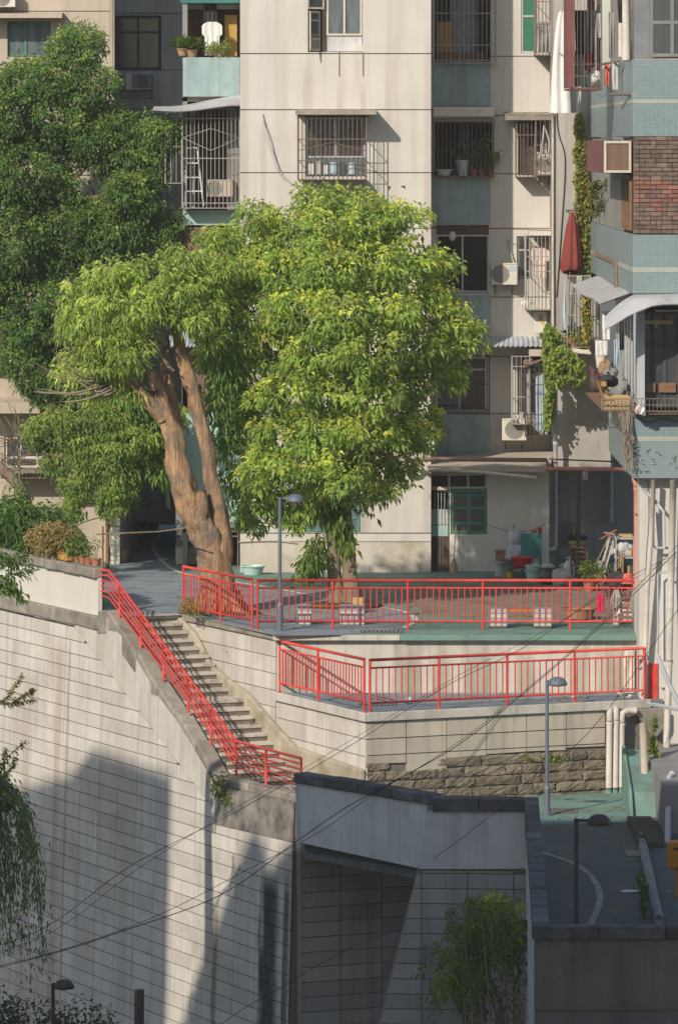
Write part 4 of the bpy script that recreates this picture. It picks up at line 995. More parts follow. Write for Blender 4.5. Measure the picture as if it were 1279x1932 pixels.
mb.prism([(X(226,132.6)+.003,132.86,-.2), tuple(q1+UP*-.2), tuple(q1+UP*3.4), (X(226,132.6)+.003,132.86,1.7)], (-.2,-.05,0)); build('passage_wall', mb, M['passage'], gw)
mb = MB(); w0 = Vector((X(226,132.6)+.01,132.84,0)); mb.prism([tuple(w0), tuple(q1), tuple(q1+Vector((.12,-.03,0))), tuple(w0+Vector((.12,-.03,0)))], (0,0,.35)); build('passage_skirting', mb, M['skirt'], gw)
# passage: dark undercroft beyond
pg = thing('passage_vault', 'dark covered passage mouth behind the ochre trunk where the path goes in', 'passage', (X(330,146), 146, 0))
mb = MB(); mb.box(X(285,146.5), X(470,146.5), 146.5, 146.8, -.2, 3.6); build('end_wall', mb, M['dark'], pg)
mb = MB(); mb.box(X(300,139), X(460,139), 138.6, 146.4, 3.0, 3.3); build('soffit', mb, M['dark'], pg)
mb = MB(); mb.box(X(352,140)-.1, X(352,140)+.2, 134.0, 146.4, -.2, 3.0); build('side_wall', mb, M['drab'], pg)
mb = MB(); mb.tube([P(349,990,133), P(349,1035,133), (X(349,133),133,.6), (X(349,133),133,0)], .075, 10); mb.tube([(X(349,133),133,0),(X(349,133),133,.5)], .10, 10); build('down_pipe', mb, M['greypvc'], pg, smooth=True)

# ---- cement tower and alley behind the right-hand block
tw = thing('cement_tower', 'bare cement stair tower with ivy and a folded red parasol on its wall', 'building', (X(1080,131), 131, 0))
DT = 131.0
mb = MB(); mb.box(X(1044,DT), X(1132,DT), DT, 136, Z(724,DT), Z(-560,DT)); build('wall', mb, M['towerwall'], tw)
mb = MB(); mb.box(X(1049,131.3), X(1152,131.3), 131.3, 133.9, Z(884,131.3), Z(724,131.3)+.05); build('alley_wall', mb, M['towerwall'], tw)
mb = MB(); mb.box(X(1045,134), X(1165,134), 134.0, 137.0, -.2, Z(884,134)+.3); build('alley_wall', mb, M['towerwall'], tw)
mb = MB(); mb.box(X(1150,134.5), 9.0, 135.0, 137.1, -.2, Z(760,134.5)); build('alley_wall', mb, M['towerwall'], tw)
mb = MB(); mb.box(X(1036,131.5), X(1046,131.5), 131.2, 134.0, -.2, Z(884,131.5)); build('alley_corner', mb, M['towerwall'], tw)
mb = MB(); mb.tube([P(1047.5,724,DT-.15), P(1047.5,1030,DT-.15), P(1046,1036,DT-.2), P(1026,1037,DT-.4), P(1023,1041,DT-.4), P(1023,1082,DT-.4)], .058, 10); build('down_pipe', mb, M['greypvc'], tw, smooth=True)
for py in (724, 830, 935):
    mb = MB(); mb.tube([P(1047.5,py,DT-.15), P(1047.5,py+8,DT-.15)], .068, 10); build('pipe_collar', mb, M['greypvc'], tw, smooth=True)
mb = MB(); mb.tube([P(1152,800,133.8), P(1152,985,133.8)], .065, 10); build('down_pipe', mb, M['greypvc'], tw, smooth=True)
mb = MB(); mb.tube([P(1091,893,127), (X(1091,127),127,0)], .05, 8); build('post', mb, M['darkiron'], tw)
mb = MB(); mb.tube([P(1036,866,DT-.3), P(1185,872,DT-1.5)], .02, 6); build('conduit', mb, M['darkiron'], tw)
# small ivy balcony with pots
mb = MB(); mb.prism([P(1062,655,DT-.9), P(1116,660,DT-.9), P(1116,660,DT-.002), P(1062,655,DT-.002)], (0,0,-.12)); build('balcony_slab', mb, M['white'], tw, bevel=.03)
cage(tw, DT-.85, DT-.01, 1070, 1114, 520, 655, 8, (.45,.75), 'paleiron')

# ---- blue tiled block at the right
rb = thing('apartment_block', 'apartment block clad in blue mosaic tile with an open brick storey', 'building', (6.2, 112, ZR))
XR, DF, DBK = 6.2, 112.0, 131.0
zf = lambda py: Z(py, DF)
def band(py0, py1, m, name, px_off=0.0, depth=DBK, xr=10.5):
    mb = MB(); mb.box(XR+px_off, xr, DF+px_off, depth, zf(py1), zf(py0)); return build(name, mb, M[m], rb)
band(112, 186, 'mosaic', 'tiled_band'); band(186.2, 193.8, 'mosaicband', 'tile_stripe', -.004); band(194, 256, 'mosaic', 'tiled_band')
band(258, 440, 'mortar', 'brick_backing', .06)
band(442, 503, 'mosaic', 'tiled_band'); band(503.2, 512.8, 'mosaicband', 'tile_stripe', -.004); band(513, 553, 'mosaic', 'tiled_band')
band(555, 779, 'drab', 'inner_wall', 1.0)
band(780, 823, 'mosaic', 'tiled_band', depth=122.0); band(823.2, 832, 'mosaicband', 'tile_stripe', -.004, depth=122.0); band(832.2, 902, 'mosaic', 'tiled_band', depth=122.0)
band(-560, 109, 'drab', 'upper_wall', .5)
mb = MB(); mb.box(XR+.5, 10.5, 122.1, DBK, zf(902), zf(780)); build('rear_wall', mb, M['towerwall'], rb)
mb = MB(); mb.box(XR+.03, 10.5, DF+.03, DF+.9, zf(111.9), zf(109)); build('sill', mb, M['concrete'], rb)
# bricks
g3 = random.Random(5); bh_ = .094; z = zf(440)+.004; row = 0; bm = {}
while z < zf(258)-.05:
    a = XR + .02 - (.0 if row % 2 else .11); lower = z < zf(345)
    w = .235
    while a < 7.45:
        w_ = w*(1 if g3.random() < .7 else .5); x0b = max(a, XR+.02)
        key = (round(w_,3), round(a-x0b,2), lower)
        hh = bh_-.016
        b = MB(); j = [g3.uniform(-.006,.006) for _ in range(4)]
        b.box(x0b+.006, a+w_-.006, DF+.02+g3.uniform(-.012,.014), DF+.07, z+j[0]*.6, z+hh+j[1]*.6)
        build('brick', b, M['brick'] if (lower and g3.random() < .75 and row > 4) else M['brickpale'], rb)
        a += w_
    z += bh_; row += 1
def sidewin(parent, d0, d1, z0, z1, x=XR, fm='alu', pm='glass', cols=2, fw=.06):
    mb = MB()
    mb.box(x-.04, x+.02, d0, d0+fw, z0, z1); mb.box(x-.04, x+.02, d1-fw, d1, z0, z1); mb.box(x-.039, x+.02, d0+fw, d1-fw, z0, z0+fw); mb.box(x-.039, x+.02, d0+fw, d1-fw, z1-fw, z1)
    for i in range(1, cols): 
        q = d0+(d1-d0)*i/cols; mb.box(x-.035, x+.02, q-fw/2, q+fw/2, z0+fw, z1-fw)
    w = build('window', mb, M[fm], parent)
    for i in range(cols):
        a, b = d0+(d1-d0)*i/cols, d0+(d1-d0)*(i+1)/cols
        p = MB(); p.box(x-.012, x+.0, a+fw*.5, b-fw*.5, z0+fw, z1-fw); build('pane', p, M[pm], w)
# brick storey, side face: red window box and timber window, grey ivy wall
mb = MB(); mb.box(XR+.04, XR+.10, 122.3, DBK-.02, zf(441), zf(257.5)); build('side_wall', mb, M['drab'], rb)
mb = MB(); mb.box(XR-.55, XR+.03, 113.0, 121.0, Z(326,113), Z(264,113)); build('window_box', mb, M['redframe'], rb)
window(rb, 112.98, X(1151,112.98)*F/112.98+CX, 1198, 264, 327, 'ivory', 'slot', 1, (1,), fw=.05) if False else None
fx0, fx1 = XR-.56, XR+.02
mb = MB(); zb0, zb1 = Z(325,112.9), Z(265,112.9)
for a, b, c, e in ((fx0,fx0+.05,zb0,zb1),(fx1-.05,fx1,zb0,zb1)): mb.box(a,b,112.93,112.99,c,e)
mb.box(fx0+.05,fx1-.05,112.931,112.99,zb0,zb0+.05); mb.box(fx0+.05,fx1-.05,112.931,112.99,zb1-.05,zb1); w = build('window', mb, M['ivory'], rb)
p = MB(); p.box(fx0+.05, fx1-.05, 112.96, 112.985, zb0+.05, zb1-.05); build('pane', p, M['brownwall'], w)
sidewin(rb, 113.2, 116.4, zf(436), Z(330,113), XR+.03, 'wood', 'brownwall', 3, .10)
mb = MB(); mb.box(XR+.02, XR+.09, 116.6, 122.2, zf(441), zf(258)); build('side_wall', mb, M['drab'], rb)
# side bands carry a rusty bracket and a blind window
mb = MB(); z0 = Z(486,122); mb.box(XR-.06, XR-.01, 118.0, 128.0, z0-.05, z0+.03); mb.box(XR-.06, XR-.01, 118.0, 118.5, z0-.85, z0-.05); build('bracket', mb, M['rustpipe'], rb)
# storey with the dark window: front frame, side frames, curved awning
DW2 = DF+.35
mb = MB(); mb.box(XR+.12, 10.4, DF+.9, DF+.99, zf(778), zf(556)); build('dark_room', mb, M['dark'], rb)
mb = MB(); mb.box(XR+.10, XR+.26, DF+.10, DF+.22, zf(766), zf(560)); build('corner_post', mb, M['greypvc'], rb)
window(rb, DF+.5, 1203, 1300, 585, 768, 'darkiron', 'glass', (0,.28,.52,.78,1), (3,1.1,.55), fw=.07)
mb = MB(); mb.pbox(1209, 1270, 604, 611, DF+.44, .04); mb.pbox(1234, 1241, 611, 617, DF+.44, .04); build('wooden_rail', mb, M['tan'], rb)
for a, b in ((1212, 1236), (1243, 1275)):
    mb = MB(); mb.pbox(a, b, 722, 740, DF+.43, .05); build('low_board', mb, M['wood'], rb)
sidewin(rb, DF+.3, 117.0, zf(764), zf(566), XR+.14, 'greypvc', 'glass', 4, .16)
mb = MB(); mb.box(XR+.16, XR+.22, 117.1, 121.9, zf(779), zf(556)); build('side_wall', mb, M['greypvc'], rb)
def sheet2(fn, nu, nv, m, name, parent=rb, t=.018):
    mb = MB(); mb.grid(fn, nu, nv); mb.grid(lambda u, v: (fn(u,v)[0], fn(u,v)[1]+t*.4, fn(u,v)[2]-t), nu, nv); return build(name, mb, M[m], parent, smooth=True)
def lerp(tab, x):
    for (a, p), (b, q) in zip(tab[:-1], tab[1:]):
        if x <= b: return p + (q-p)*(x-a)/(b-a)
    return tab[-1][1]
up_ = [(1138,600),(1150,588),(1165,574),(1180,563),(1195,555),(1310,553)]
lo_ = [(1138,618),(1150,612),(1165,603),(1180,593),(1200,584),(1225,574),(1250,571),(1310,571)]
def curved(u, v):
    px = 1138+172*u; d = DF-.05-.85*v
    return (X(px,DF), d, Z(lerp(up_,px)*(1-v)+lerp(lo_,px)*v, DF) - .05*math.sin(math.pi*v)*-1)
sheet2(curved, 30, 5, 'sheet', 'curved_awning')
sheet2(lambda u, v: (XR+.03-.66*u, 113.2+14.5*v, zf(553)-.02-.24*u+.025*math.sin(v*9)), 6, 16, 'sheet', 'sheet_awning')
# wire shelf that carries the clutter, and the one along the front
cage(rb, DF-.42, DF-.01, 1195, 1300, 752, 776, 14, (.5,), 'iron', r=.008)
mb = MB(); mb.box(XR, 10.4, DF-.42, DF-.005, zf(777)-.03, zf(777)-.012); build('shelf', mb, M['wood'], rb)
mb = MB(); mb.box(XR-.62, XR-.005, 112.2, 120.0, zf(774)-.03, zf(774)); build('shelf', mb, M['wood'], rb)
cage(rb, 112.2, 112.9, (XR-.62)*F/112.2+CX, XR*F/112.2+CX, 752, 775, 8, (.5,), 'iron', r=.009)
# top storey: window, pipes
window(rb, DF+.42, 1226, 1310, -70, 106, 'dimframe', 'glass', 2, (1,1.7), fw=.07)
mb = MB(); mb.pbox(1196, 1224, -70, 108, DF+.44, .055); build('panel', mb, M['dimframe'], rb)
mb = MB(); mb.tube([P(1181,-80,113.0), P(1181,112,113.0)], .085, 12); build('down_pipe', mb, M['pvc'], rb, smooth=True)
mb = MB(); mb.tube([P(1171,-80,115.0), P(1171,106,115.0)], .055, 10); build('down_pipe', mb, M['pvc'], rb, smooth=True)
mb = MB(); mb.tube([P(1150,177,116), P(1192,177,112.4)], .03, 6); mb.tube([P(1134,120,118), P(1170,114,115)], .025, 6); build('bracket', mb, M['iron'], rb)
# maroon laundry cage on the side of the top storey
mb = MB(); cx0, cx1, cz0, cz1 = X(1071,119.0), X(1136,119.0), Z(166,119), Z(-60,119)
mb.box(cx0, cx0+.16, 119.0, 119.06, cz0+.02, cz1); mb.box(cx1-.55+.28, cx1-.10, 120.5, 120.56, cz0, cz1); mb.box(cx0, cx1, 119.0, 121.2, cz0-.03, cz0+.0); mb.box(cx0, cx0+.04, 119.07, 121.2, cz0+.02, cz1); build('cage_frame', mb, M['redframe'], rb)
cage(rb, 119.0, 121.2, 1083, 1135, -60, 165, 8, (.10,.20,.92), 'iron', r=.008)
# wall below the overhang with its pipes
mb = MB(); mb.box(6.36, 10.5, 112.35, 114.4, ZR-.3, zf(903)); build('lower_wall', mb, M['cream'], rb)
mb = MB(); mb.box(6.42, 10.5, 105.0, 112.3, ZR-.3, -2.2); build('annex', mb, M['drab'], rb)
mb = MB(); mb.box(6.55, 6.75, 112.31, 112.34, zf(1340), zf(1255)); build('red_plate', mb, M['red'], rb)
def pipe(pts, r, m='pvc', collars=()):
    mb = MB(); mb.tube(pts, r, 10); o = build('down_pipe', mb, M[m], rb, smooth=True)
    for c in collars:
        mb = MB(); mb.tube([Vector(c)-UP*.05, Vector(c)+UP*.05], r*1.2, 10); build('pipe_collar', mb, M[m], o, smooth=True)
pipe([P(1197,903,113.4), P(1200,912,113.2), P(1201,930,113.2), P(1202,1112,113.2)], .065, 'redpipe', [P(1201,920,113.2)])
pipe([P(1233,905,112.0), P(1228,1020,112.0), P(1221,1110,112.0), P(1214,1325,112.2)], .055, 'pvc')
pipe([P(1270,905,112.0), P(1266,1080,112.0), P(1262,1250,111.8), P(1257,1420,111.6), P(1249,1560,109.0), P(1252,1586,108.6)], .075, 'pvc', [P(1262,1250,111.8)])
pipe([P(1268,1460,106.5), P(1264,1466,106.4), P(1262,1470,106.2), P(1259,1600,103.5), P(1240,1606,103.3), P(1230,1606,103.2)], .06, 'greypvc')
pipe([P(1210,918,112.4), P(1238,948,112.1), P(1252,965,112.0), P(1253,1035,112.0)], .035, 'greypvc')
pipe([P(1232,960,112.2), P(1232,1030,112.1), P(1238,1034,112.1), P(1260,1034,112.1)], .028, 'greypvc')
mb = MB(); mb.box(X(1247,112.2), X(1262,112.2), 112.25, 112.34, zf(1300), zf(1080)); build('recessed_strip', mb, M['greywall'], rb)
mb = MB(); mb.tube([P(1197,969,113.1), P(1222,969,112.4)], .016, 6); mb.tube([P(1222,961,112.4), P(1222,977,112.4)], .03, 6); build('bracket', mb, M['redpipe'], rb)
mb = MB(); mb.tube([P(1242,1240,110), P(1262,1290,109), P(1282,1330,108)], .045, 6); build('strut', mb, M['greypvc'], rb)
mb = MB(); mb.tube([P(1222,1328,109.5), P(1250,1333,108.5), P(1284,1340,107.5)], .045, 6); build('strut', mb, M['greypvc'], rb)
mb = MB(); mb.tube([P(1241,1235,112.0), P(1241,1085,112.0), P(1246,1080,112.0), P(1258,1080,112.0)], .022, 6); build('conduit', mb, M['greypvc'], rb)
# ------------------------------------------------------------------ trees and plants
def leaf_mesh(name, Pb, Dv, Ln, Wd, col, parent, droop=0.25, seed=0):
    rg = np.random.default_rng(seed); n = len(Pb)
    Dv = Dv/np.linalg.norm(Dv, axis=1, keepdims=True)
    ref = rg.normal(size=(n,3))*.75 + np.array([-SUN.x, -SUN.y, -SUN.z])[None]*1.5; ref[:,2] += .7
    side = np.cross(Dv, ref); side /= np.linalg.norm(side, axis=1, keepdims=True)+1e-9
    nrm = np.cross(side, Dv)
    Ln = Ln[:,None]; Wd = Wd[:,None]
    mid = Pb + Dv*Ln*0.45
    tip = Pb + Dv*Ln - nrm*Ln*droop*0.5; tip[:,2] -= (Ln[:,0]*droop)
    l = mid + side*Wd*0.5 + nrm*Wd*0.16; r = mid - side*Wd*0.5 + nrm*Wd*0.16
    V = np.stack([Pb, l, tip, r], 1).reshape(-1,3)
    base = wl(parent); V = V - np.array([base.x, base.y, base.z])
    me = bpy.data.meshes.new(name)
    me.vertices.add(4*n); me.vertices.foreach_set('co', V.astype(np.float32).ravel())
    idx = (np.arange(n)*4)[:,None] + np.array([0,1,2,0,2,3])[None,:]
    me.loops.add(6*n); me.loops.foreach_set('vertex_index', idx.astype(np.int32).ravel())
    me.polygons.add(2*n); me.polygons.foreach_set('loop_start', (np.arange(2*n)*3).astype(np.int32)); 
    try: me.polygons.foreach_set('loop_total', np.full(2*n, 3, np.int32))
    except Exception: pass
    me.update(calc_edges=True)
    ca = me.color_attributes.new('Col', 'FLOAT_COLOR', 'POINT')
    c4 = np.concatenate([np.repeat(col, 4, axis=0), np.ones((4*n,1))], 1)
    ca.data.foreach_set('color', c4.astype(np.float32).ravel())
    me.materials.append(M['leaf'])
    o = bpy.data.objects.new(name, me); COL.objects.link(o)
    if parent: o.parent = parent
    WL[o.name] = base
    return o
def crown(parent, blobs, seed, dens, k, ll, lw, dark, mid, young, droop=.3, down=.5, spread=.14, pyoung=.25, name='crown', shell=.16, zy=-.1, tuft=0, lum=.25):
    """blobs: (x, y, z, rx, ry, rz). Twigs sit on the shells of the blobs; each ends in a tuft of k drooping leaves."""
    rg = np.random.default_rng(seed)
    PB, DV, CO, LL = [], [], [], []
    C = np.array([b[:3] for b in blobs]); RR = np.array([b[3:] for b in blobs])
    for bi, b in enumerate(blobs):
        c = np.array(b[:3]); r = np.array(b[3:])
        n = max(1, int(dens*4*math.pi*(r[0]*r[1]*r[2])**(2/3)))
        d = rg.normal(size=(n,3)); d /= np.linalg.norm(d, axis=1, keepdims=True)
        ph = rg.uniform(0, 6.28, 4)
        bump = 1 + .13*np.sin(4*d[:,0]+5*d[:,2]+ph[0]) + .10*np.sin(7*d[:,1]-6*d[:,2]+ph[1]) + .08*np.sin(11*d[:,0]+9*d[:,1]+ph[2])
        f = (1 - np.abs(rg.normal(0, shell, n)))*bump
        p = c + d*r*f[:,None]
        nd = np.sqrt((((p[:,None,:]-C[None])/RR[None])**2).sum(2)); nd[:,bi] = 9
        keep = nd.min(1) > .66
        p, d, f = p[keep], d[keep], f[keep]; n = len(p)
        if n == 0: continue
        tb = rg.uniform(1-lum, 1+lum, (n,1)); ty = rg.random(n) < pyoung*1.6
        for j in range(k):
            if tuft:
                w = rg.normal(0, 1, size=(n,3)); w /= np.linalg.norm(w, axis=1, keepdims=True)
                dv = d*.45 + w; dv[:,2] = dv[:,2]*.75 + .1; dv /= np.linalg.norm(dv, axis=1, keepdims=True)
                base = p + dv*(rg.random((n,1))**.7)*tuft
                hi = dv[:,2] > -.25
                dv = dv + rg.normal(0, .25, size=(n,3)); dv[:,2] -= down
                yo = ty & hi & (rg.random(n) < .8) & (d[:,2] > zy)
            else:
                base = p + rg.normal(0, spread, size=(n,3))
                dv = d*.7 + rg.normal(0, .75, size=(n,3)); dv[:,2] -= down
                yo = (rg.random(n) < pyoung) & (d[:,2] > zy)
            PB.append(base); DV.append(dv)
            t = rg.random(n)
            col = np.array(dark)[None]*(1-t)[:,None] + np.array(mid)[None]*t[:,None]
            if yo.any(): col[yo] = np.array(mid)*.35 + np.array(young)*.65
            CO.append(col*tb*rg.uniform(.82, 1.18, (n,1))); LL.append(np.full(n, ll)*rg.uniform(.65, 1.25, n))
    PB, DV, CO, LL = np.concatenate(PB), np.concatenate(DV), np.concatenate(CO), np.concatenate(LL)
    return leaf_mesh(name, PB, DV, LL, LL*lw/ll, CO, parent, droop, seed)
def pxblobs(lst, d, dscale=1.0, seed=1):
    g = random.Random(seed); out = []
    for b in lst:
        px, py, rx, ry = b[:4]; dd = d + (b[4] if len(b) > 4 else 0) + g.uniform(-.3, .3)
        out.append((X(px,dd), dd, Z(py,dd), rx*dd/F, (rx+ry)/2*dd/F*dscale, ry*dd/F))
    return out
def ragged(blobs, k, r0, r1, seed, front=.5):
    """Adds small clumps round the rims of the big ones, so that the outline breaks up."""
    g = random.Random(seed); out = [(x, y, z, a*.9, b, c*.9) for x, y, z, a, b, c in blobs]
    for x, y, z, a, b, c in blobs:
        for _ in range(k):
            t = g.uniform(0, 6.28); q = g.uniform(-1, front); r = g.uniform(r0, r1); w = math.sqrt(max(.05, 1-q*q*.8))
            out.append((x+a*w*math.cos(t)*.98, y+b*q*.95, z+c*w*math.sin(t)*.98, r, r, r*.85))
    return out
def limb(parent, name, pts, rad, m, n=12, wob=.08, seed=0, sub=5):
    g = random.Random(seed); sp = smooth_pts(pts, sub); rr = []
    for i in range(len(sp)):
        t = i/(len(sp)-1)*(len(rad)-1); k = min(int(t), len(rad)-2); f = t-k
        rr.append((rad[k]*(1-f)+rad[k+1]*f)*(1+g.uniform(-.05,.05)))
    mb = MB(); mb.tube(sp, rr, n, True, wob); return build(name, mb, M[m], parent, smooth=True)

# --- central tree
T2 = 120.4
t2 = thing('tree', 'broad green tree with drooping leaves and a twin trunk in the middle of the plaza', 'tree', (X(652,T2), T2, 0))
b2 = pxblobs([(615,425,80,46,0),(545,455,62,42,.3),(505,420,40,24,.2),(690,430,64,42,0),(668,385,62,24,.3),(755,402,40,20,.2),(610,378,36,20,.3),(470,510,56,46,.5),(540,520,62,48,-.6),(615,505,66,46,-1.1),(690,510,64,46,-.9),(755,500,50,42,-.2),(812,500,34,30,.3),(490,590,60,44,-.2),(570,590,66,46,-1.2),(650,590,70,48,-1.5),(730,585,62,46,-1.0),(800,580,44,38,0),(850,590,30,26,.2),(520,660,60,42,-.5),(600,665,66,44,-1.5),(690,665,66,46,-1.6),(770,655,56,42,-.6),(838,655,38,30,.1),(880,632,28,20,.2),(550,735,62,42,-.9),(625,740,60,42,-1.4),(700,745,60,42,-1.4),(765,725,42,38,-.2),(482,715,46,46,.5),(850,712,26,22,.1),(470,810,38,42,.4),(530,815,56,42,-.6),(605,810,60,40,-1.2),(680,815,58,40,-1.2),(740,805,44,38,-.4),(795,808,26,22,.1),(500,880,50,38,-.3),(570,885,54,38,-.8),(645,885,56,38,-1.0),(710,878,46,36,-.5),(755,880,26,22,0),(478,940,34,28,.2),(525,945,34,26,0),(590,938,40,24,-.4),(690,930,40,22,-.5),(545,982,16,10,0),(470,972,14,12,.2),(428,550,36,36,-.2),(425,610,36,34,.2),(412,670,32,34,.5),(430,740,30,36,.5),(420,470,34,28,-.2),(448,505,30,28,-.4)], T2, 1.35, 3)
crown(t2, ragged(b2, 4, .14, .32, 51), 11, 11, 22, .135, .058, (0.18,0.29,0.07), (0.35,0.46,0.10), (0.60,0.60,0.13), droop=.3, down=.3, pyoung=.36, tuft=.21, shell=.16, lum=.36)
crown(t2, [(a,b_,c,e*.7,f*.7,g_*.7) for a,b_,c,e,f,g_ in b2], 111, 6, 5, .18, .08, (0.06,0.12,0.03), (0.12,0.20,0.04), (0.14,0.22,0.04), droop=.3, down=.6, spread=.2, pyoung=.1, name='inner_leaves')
b0 = Vector((X(652,T2), T2, 0))
limb(t2, 'trunk', [P(638,1150,T2), P(632,1095,T2), P(628,1020,T2), P(614,950,T2+.1), P(600,880,T2+.2), P(585,780,T2), P(575,660,T2), P(590,540,T2)], [.24,.155,.15,.14,.12,.09,.07,.04], 'bark2', 12, .06, 1)
limb(t2, 'trunk', [P(665,1150,T2-.1), P(662,1100,T2-.1), P(656,1030,T2-.1), P(650,960,T2), P(652,880,T2), P(668,780,T2), P(690,660,T2), P(680,520,T2)], [.26,.17,.16,.15,.12,.10,.08,.04], 'bark2', 12, .06, 2)
limb(t2, 'root', [P(652,1110,T2+.05), P(655,1150,T2-.1), P(680,1152,T2-.4), P(705,1160,T2-.8)], [.15,.17,.10,.03], 'bark2', 8, .05, 3)
for i, (a, b) in enumerate([((600,880),(500,780)),((590,790),(480,620)),((580,700),(450,540)),((652,900),(740,840)),((668,790),(790,660)),((685,690),(840,590)),((585,600),(560,440)),((690,640),(740,460)),((614,940),(530,890)),((640,860),(640,640))]):
    limb(t2, 'branch', [P(*a, T2), P((a[0]+b[0])/2, (a[1]+b[1])/2-12, T2-.3), P(*b, T2-.2)], [.06,.045,.02], 'bark2', 7, .05, 20+i)
# leafy shoots that sprout from the trunk
crown(t2, pxblobs([(590,1055,18,22,-.5),(580,1080,14,12,-.5),(600,1025,10,14,-.4),(650,1010,9,22,-.6),(640,985,16,16,-.5),(620,965,18,16,-.4),(655,1035,10,10,-.5)], T2, 1, 5), 12, 60, 5, .17, .07, (0.09,0.16,0.035), (0.17,0.26,0.05), (0.36,0.40,0.07), droop=.45, down=.9, spread=.08, name='shoots')
limb(t2, 'branch', [P(622,960,T2-.2), P(606,1000,T2-.4), P(592,1040,T2-.5), P(584,1075,T2-.5)], [.02,.014,.01,.006], 'twig', 5, 0, 31)

# --- pollarded tree with the ochre trunk
T1 = 118.7
t1_ = thing('tree', 'pollarded tree with a thick forked ochre trunk and pale drooping leaves by the stair head', 'tree', (X(415,T1), T1, 0))
limb(t1_, 'trunk', [P(414,1172,T1), P(412,1120,T1), P(404,1060,T1), P(386,1005,T1), P(357,950,T1), P(339,890,T1), P(326,820,T1), P(306,765,T1), P(290,712,T1)], [.47,.40,.36,.33,.29,.27,.225,.18,.155], 'bark', 34, .10, 4, 8)
limb(t1_, 'trunk', [P(404,1070,T1+.05), P(416,1005,T1+.12), P(408,950,T1+.15), P(398,900,T1+.15), P(389,840,T1+.15), P(375,780,T1+.15), P(358,720,T1+.1), P(340,660,T1+.1), P(330,610,T1+.1)], [.36,.25,.185,.17,.165,.16,.155,.135,.09], 'bark', 20, .09, 5)
limb(t1_, 'limb', [P(335,860,T1+.1), P(330,800,T1+.35), P(318,740,T1+.5), P(314,690,T1+.5), P(312,640,T1+.5)], [.20,.18,.15,.14,.10], 'bark', 12, .08, 6)
limb(t1_, 'limb', [P(308,790,T1-.05), P(282,758,T1-.15), P(255,728,T1-.2), P(224,714,T1-.25)], [.17,.15,.13,.10], 'bark', 14, .12, 7)
limb(t1_, 'stub', [P(292,735,T1-.2), P(286,712,T1-.22), P(284,700,T1-.22)], [.12,.135,.15], 'bark', 10, .08, 8)
limb(t1_, 'stub', [P(384,985,T1-.16), P(382,955,T1-.22), P(380,925,T1-.20)], [.12,.13,.09], 'bark', 14, .2, 9)
for i in range(5):
    a = i*1.1+2.2; x0 = X(415,T1); mb = MB()
    limb(t1_, 'root', [(x0+.35*math.cos(a), T1+.35*math.sin(a), .45), (x0+.55*math.cos(a), T1+.55*math.sin(a), .12), (x0+.95*math.cos(a), T1+.95*math.sin(a), .0)], [.12,.12,.04], 'bark', 8, .1, 40+i)
b1 = pxblobs([(300,512,54,28),(240,520,50,28,.2),(190,545,44,30,.2),(152,548,26,22,.2),(142,590,24,30),(165,610,42,36,-.2),(215,590,48,36,-.4),(275,575,52,36,-.5),(335,560,46,36,-.2),(385,545,42,40,.3),(345,500,40,24,.2),(235,650,42,30,-.5),(180,672,36,28,-.3),(140,690,22,26),(358,600,34,28,-.2),(395,605,40,42,.3),(232,690,26,18,-.5),(200,722,26,18,-.2),(170,735,14,12,0),(420,520,30,30,.5),(240,730,16,14,-.4)], T1, 1.3, 7)
crown(t1_, ragged(b1, 3, .14, .28, 52), 13, 10, 19, .145, .045, (0.20,0.30,0.065), (0.36,0.47,0.11), (0.55,0.60,0.17), droop=.4, down=.45, pyoung=.34, tuft=.22, shell=.16)
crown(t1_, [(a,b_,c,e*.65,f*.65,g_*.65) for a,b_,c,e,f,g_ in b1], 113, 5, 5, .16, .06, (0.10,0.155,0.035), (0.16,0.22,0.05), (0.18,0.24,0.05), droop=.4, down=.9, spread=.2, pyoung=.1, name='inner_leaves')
crown(t1_, pxblobs([(420,760,24,36,.9),(430,830,16,30,.9),(436,905,12,26,.7),(430,690,26,36,.9)], T1, 1, 17), 23, 55, 6, .15, .055, (0.09,0.17,0.04), (0.17,0.28,0.06), (0.32,0.40,0.08), droop=.45, down=.9, name='side_shoots')
gt = random.Random(3)
for i in range(26):
    a0 = gt.choice([(224,714),(230,716),(240,722)]); ang = gt.uniform(2.2, 3.7); ln = gt.uniform(70, 185)
    p1 = (a0[0]+ln*.5*math.cos(ang)-5, a0[1]-ln*.35*math.sin(ang)+12); p2 = (a0[0]+ln*math.cos(ang), a0[1]-ln*math.sin(ang)*.9-10)
    limb(t1_, 'bare_twig', [P(*a0,T1-.25), P(*p1,T1-.4+gt.uniform(-.3,.3)), P(*p2,T1-.5+gt.uniform(-.4,.4))], [.026,.018,.008], 'twig', 5, 0, 80+i)
limb(t1_, 'bare_twig', smooth_pts([P(224,716,T1-.3), P(190,738,T1-.5), P(160,728,T1-.5), P(115,690,T1-.5), P(105,650,T1-.5)], 3), [.028,.02,.016,.01,.005], 'twig', 5, 0, 98)
for i, (a, b) in enumerate([((326,700),(250,600)),((314,650),(300,540)),((312,650),(220,560)),((330,620),(390,540)),((224,714),(170,610)),((330,610),(330,520)),((284,705),(240,640)),((300,560),(180,690))]):
    limb(t1_, 'branch', [P(*a,T1), P((a[0]+b[0])/2-6,(a[1]+b[1])/2-6,T1-.2), P(*b,T1-.1)], [.05,.03,.012], 'twig', 6, 0, 110+i)

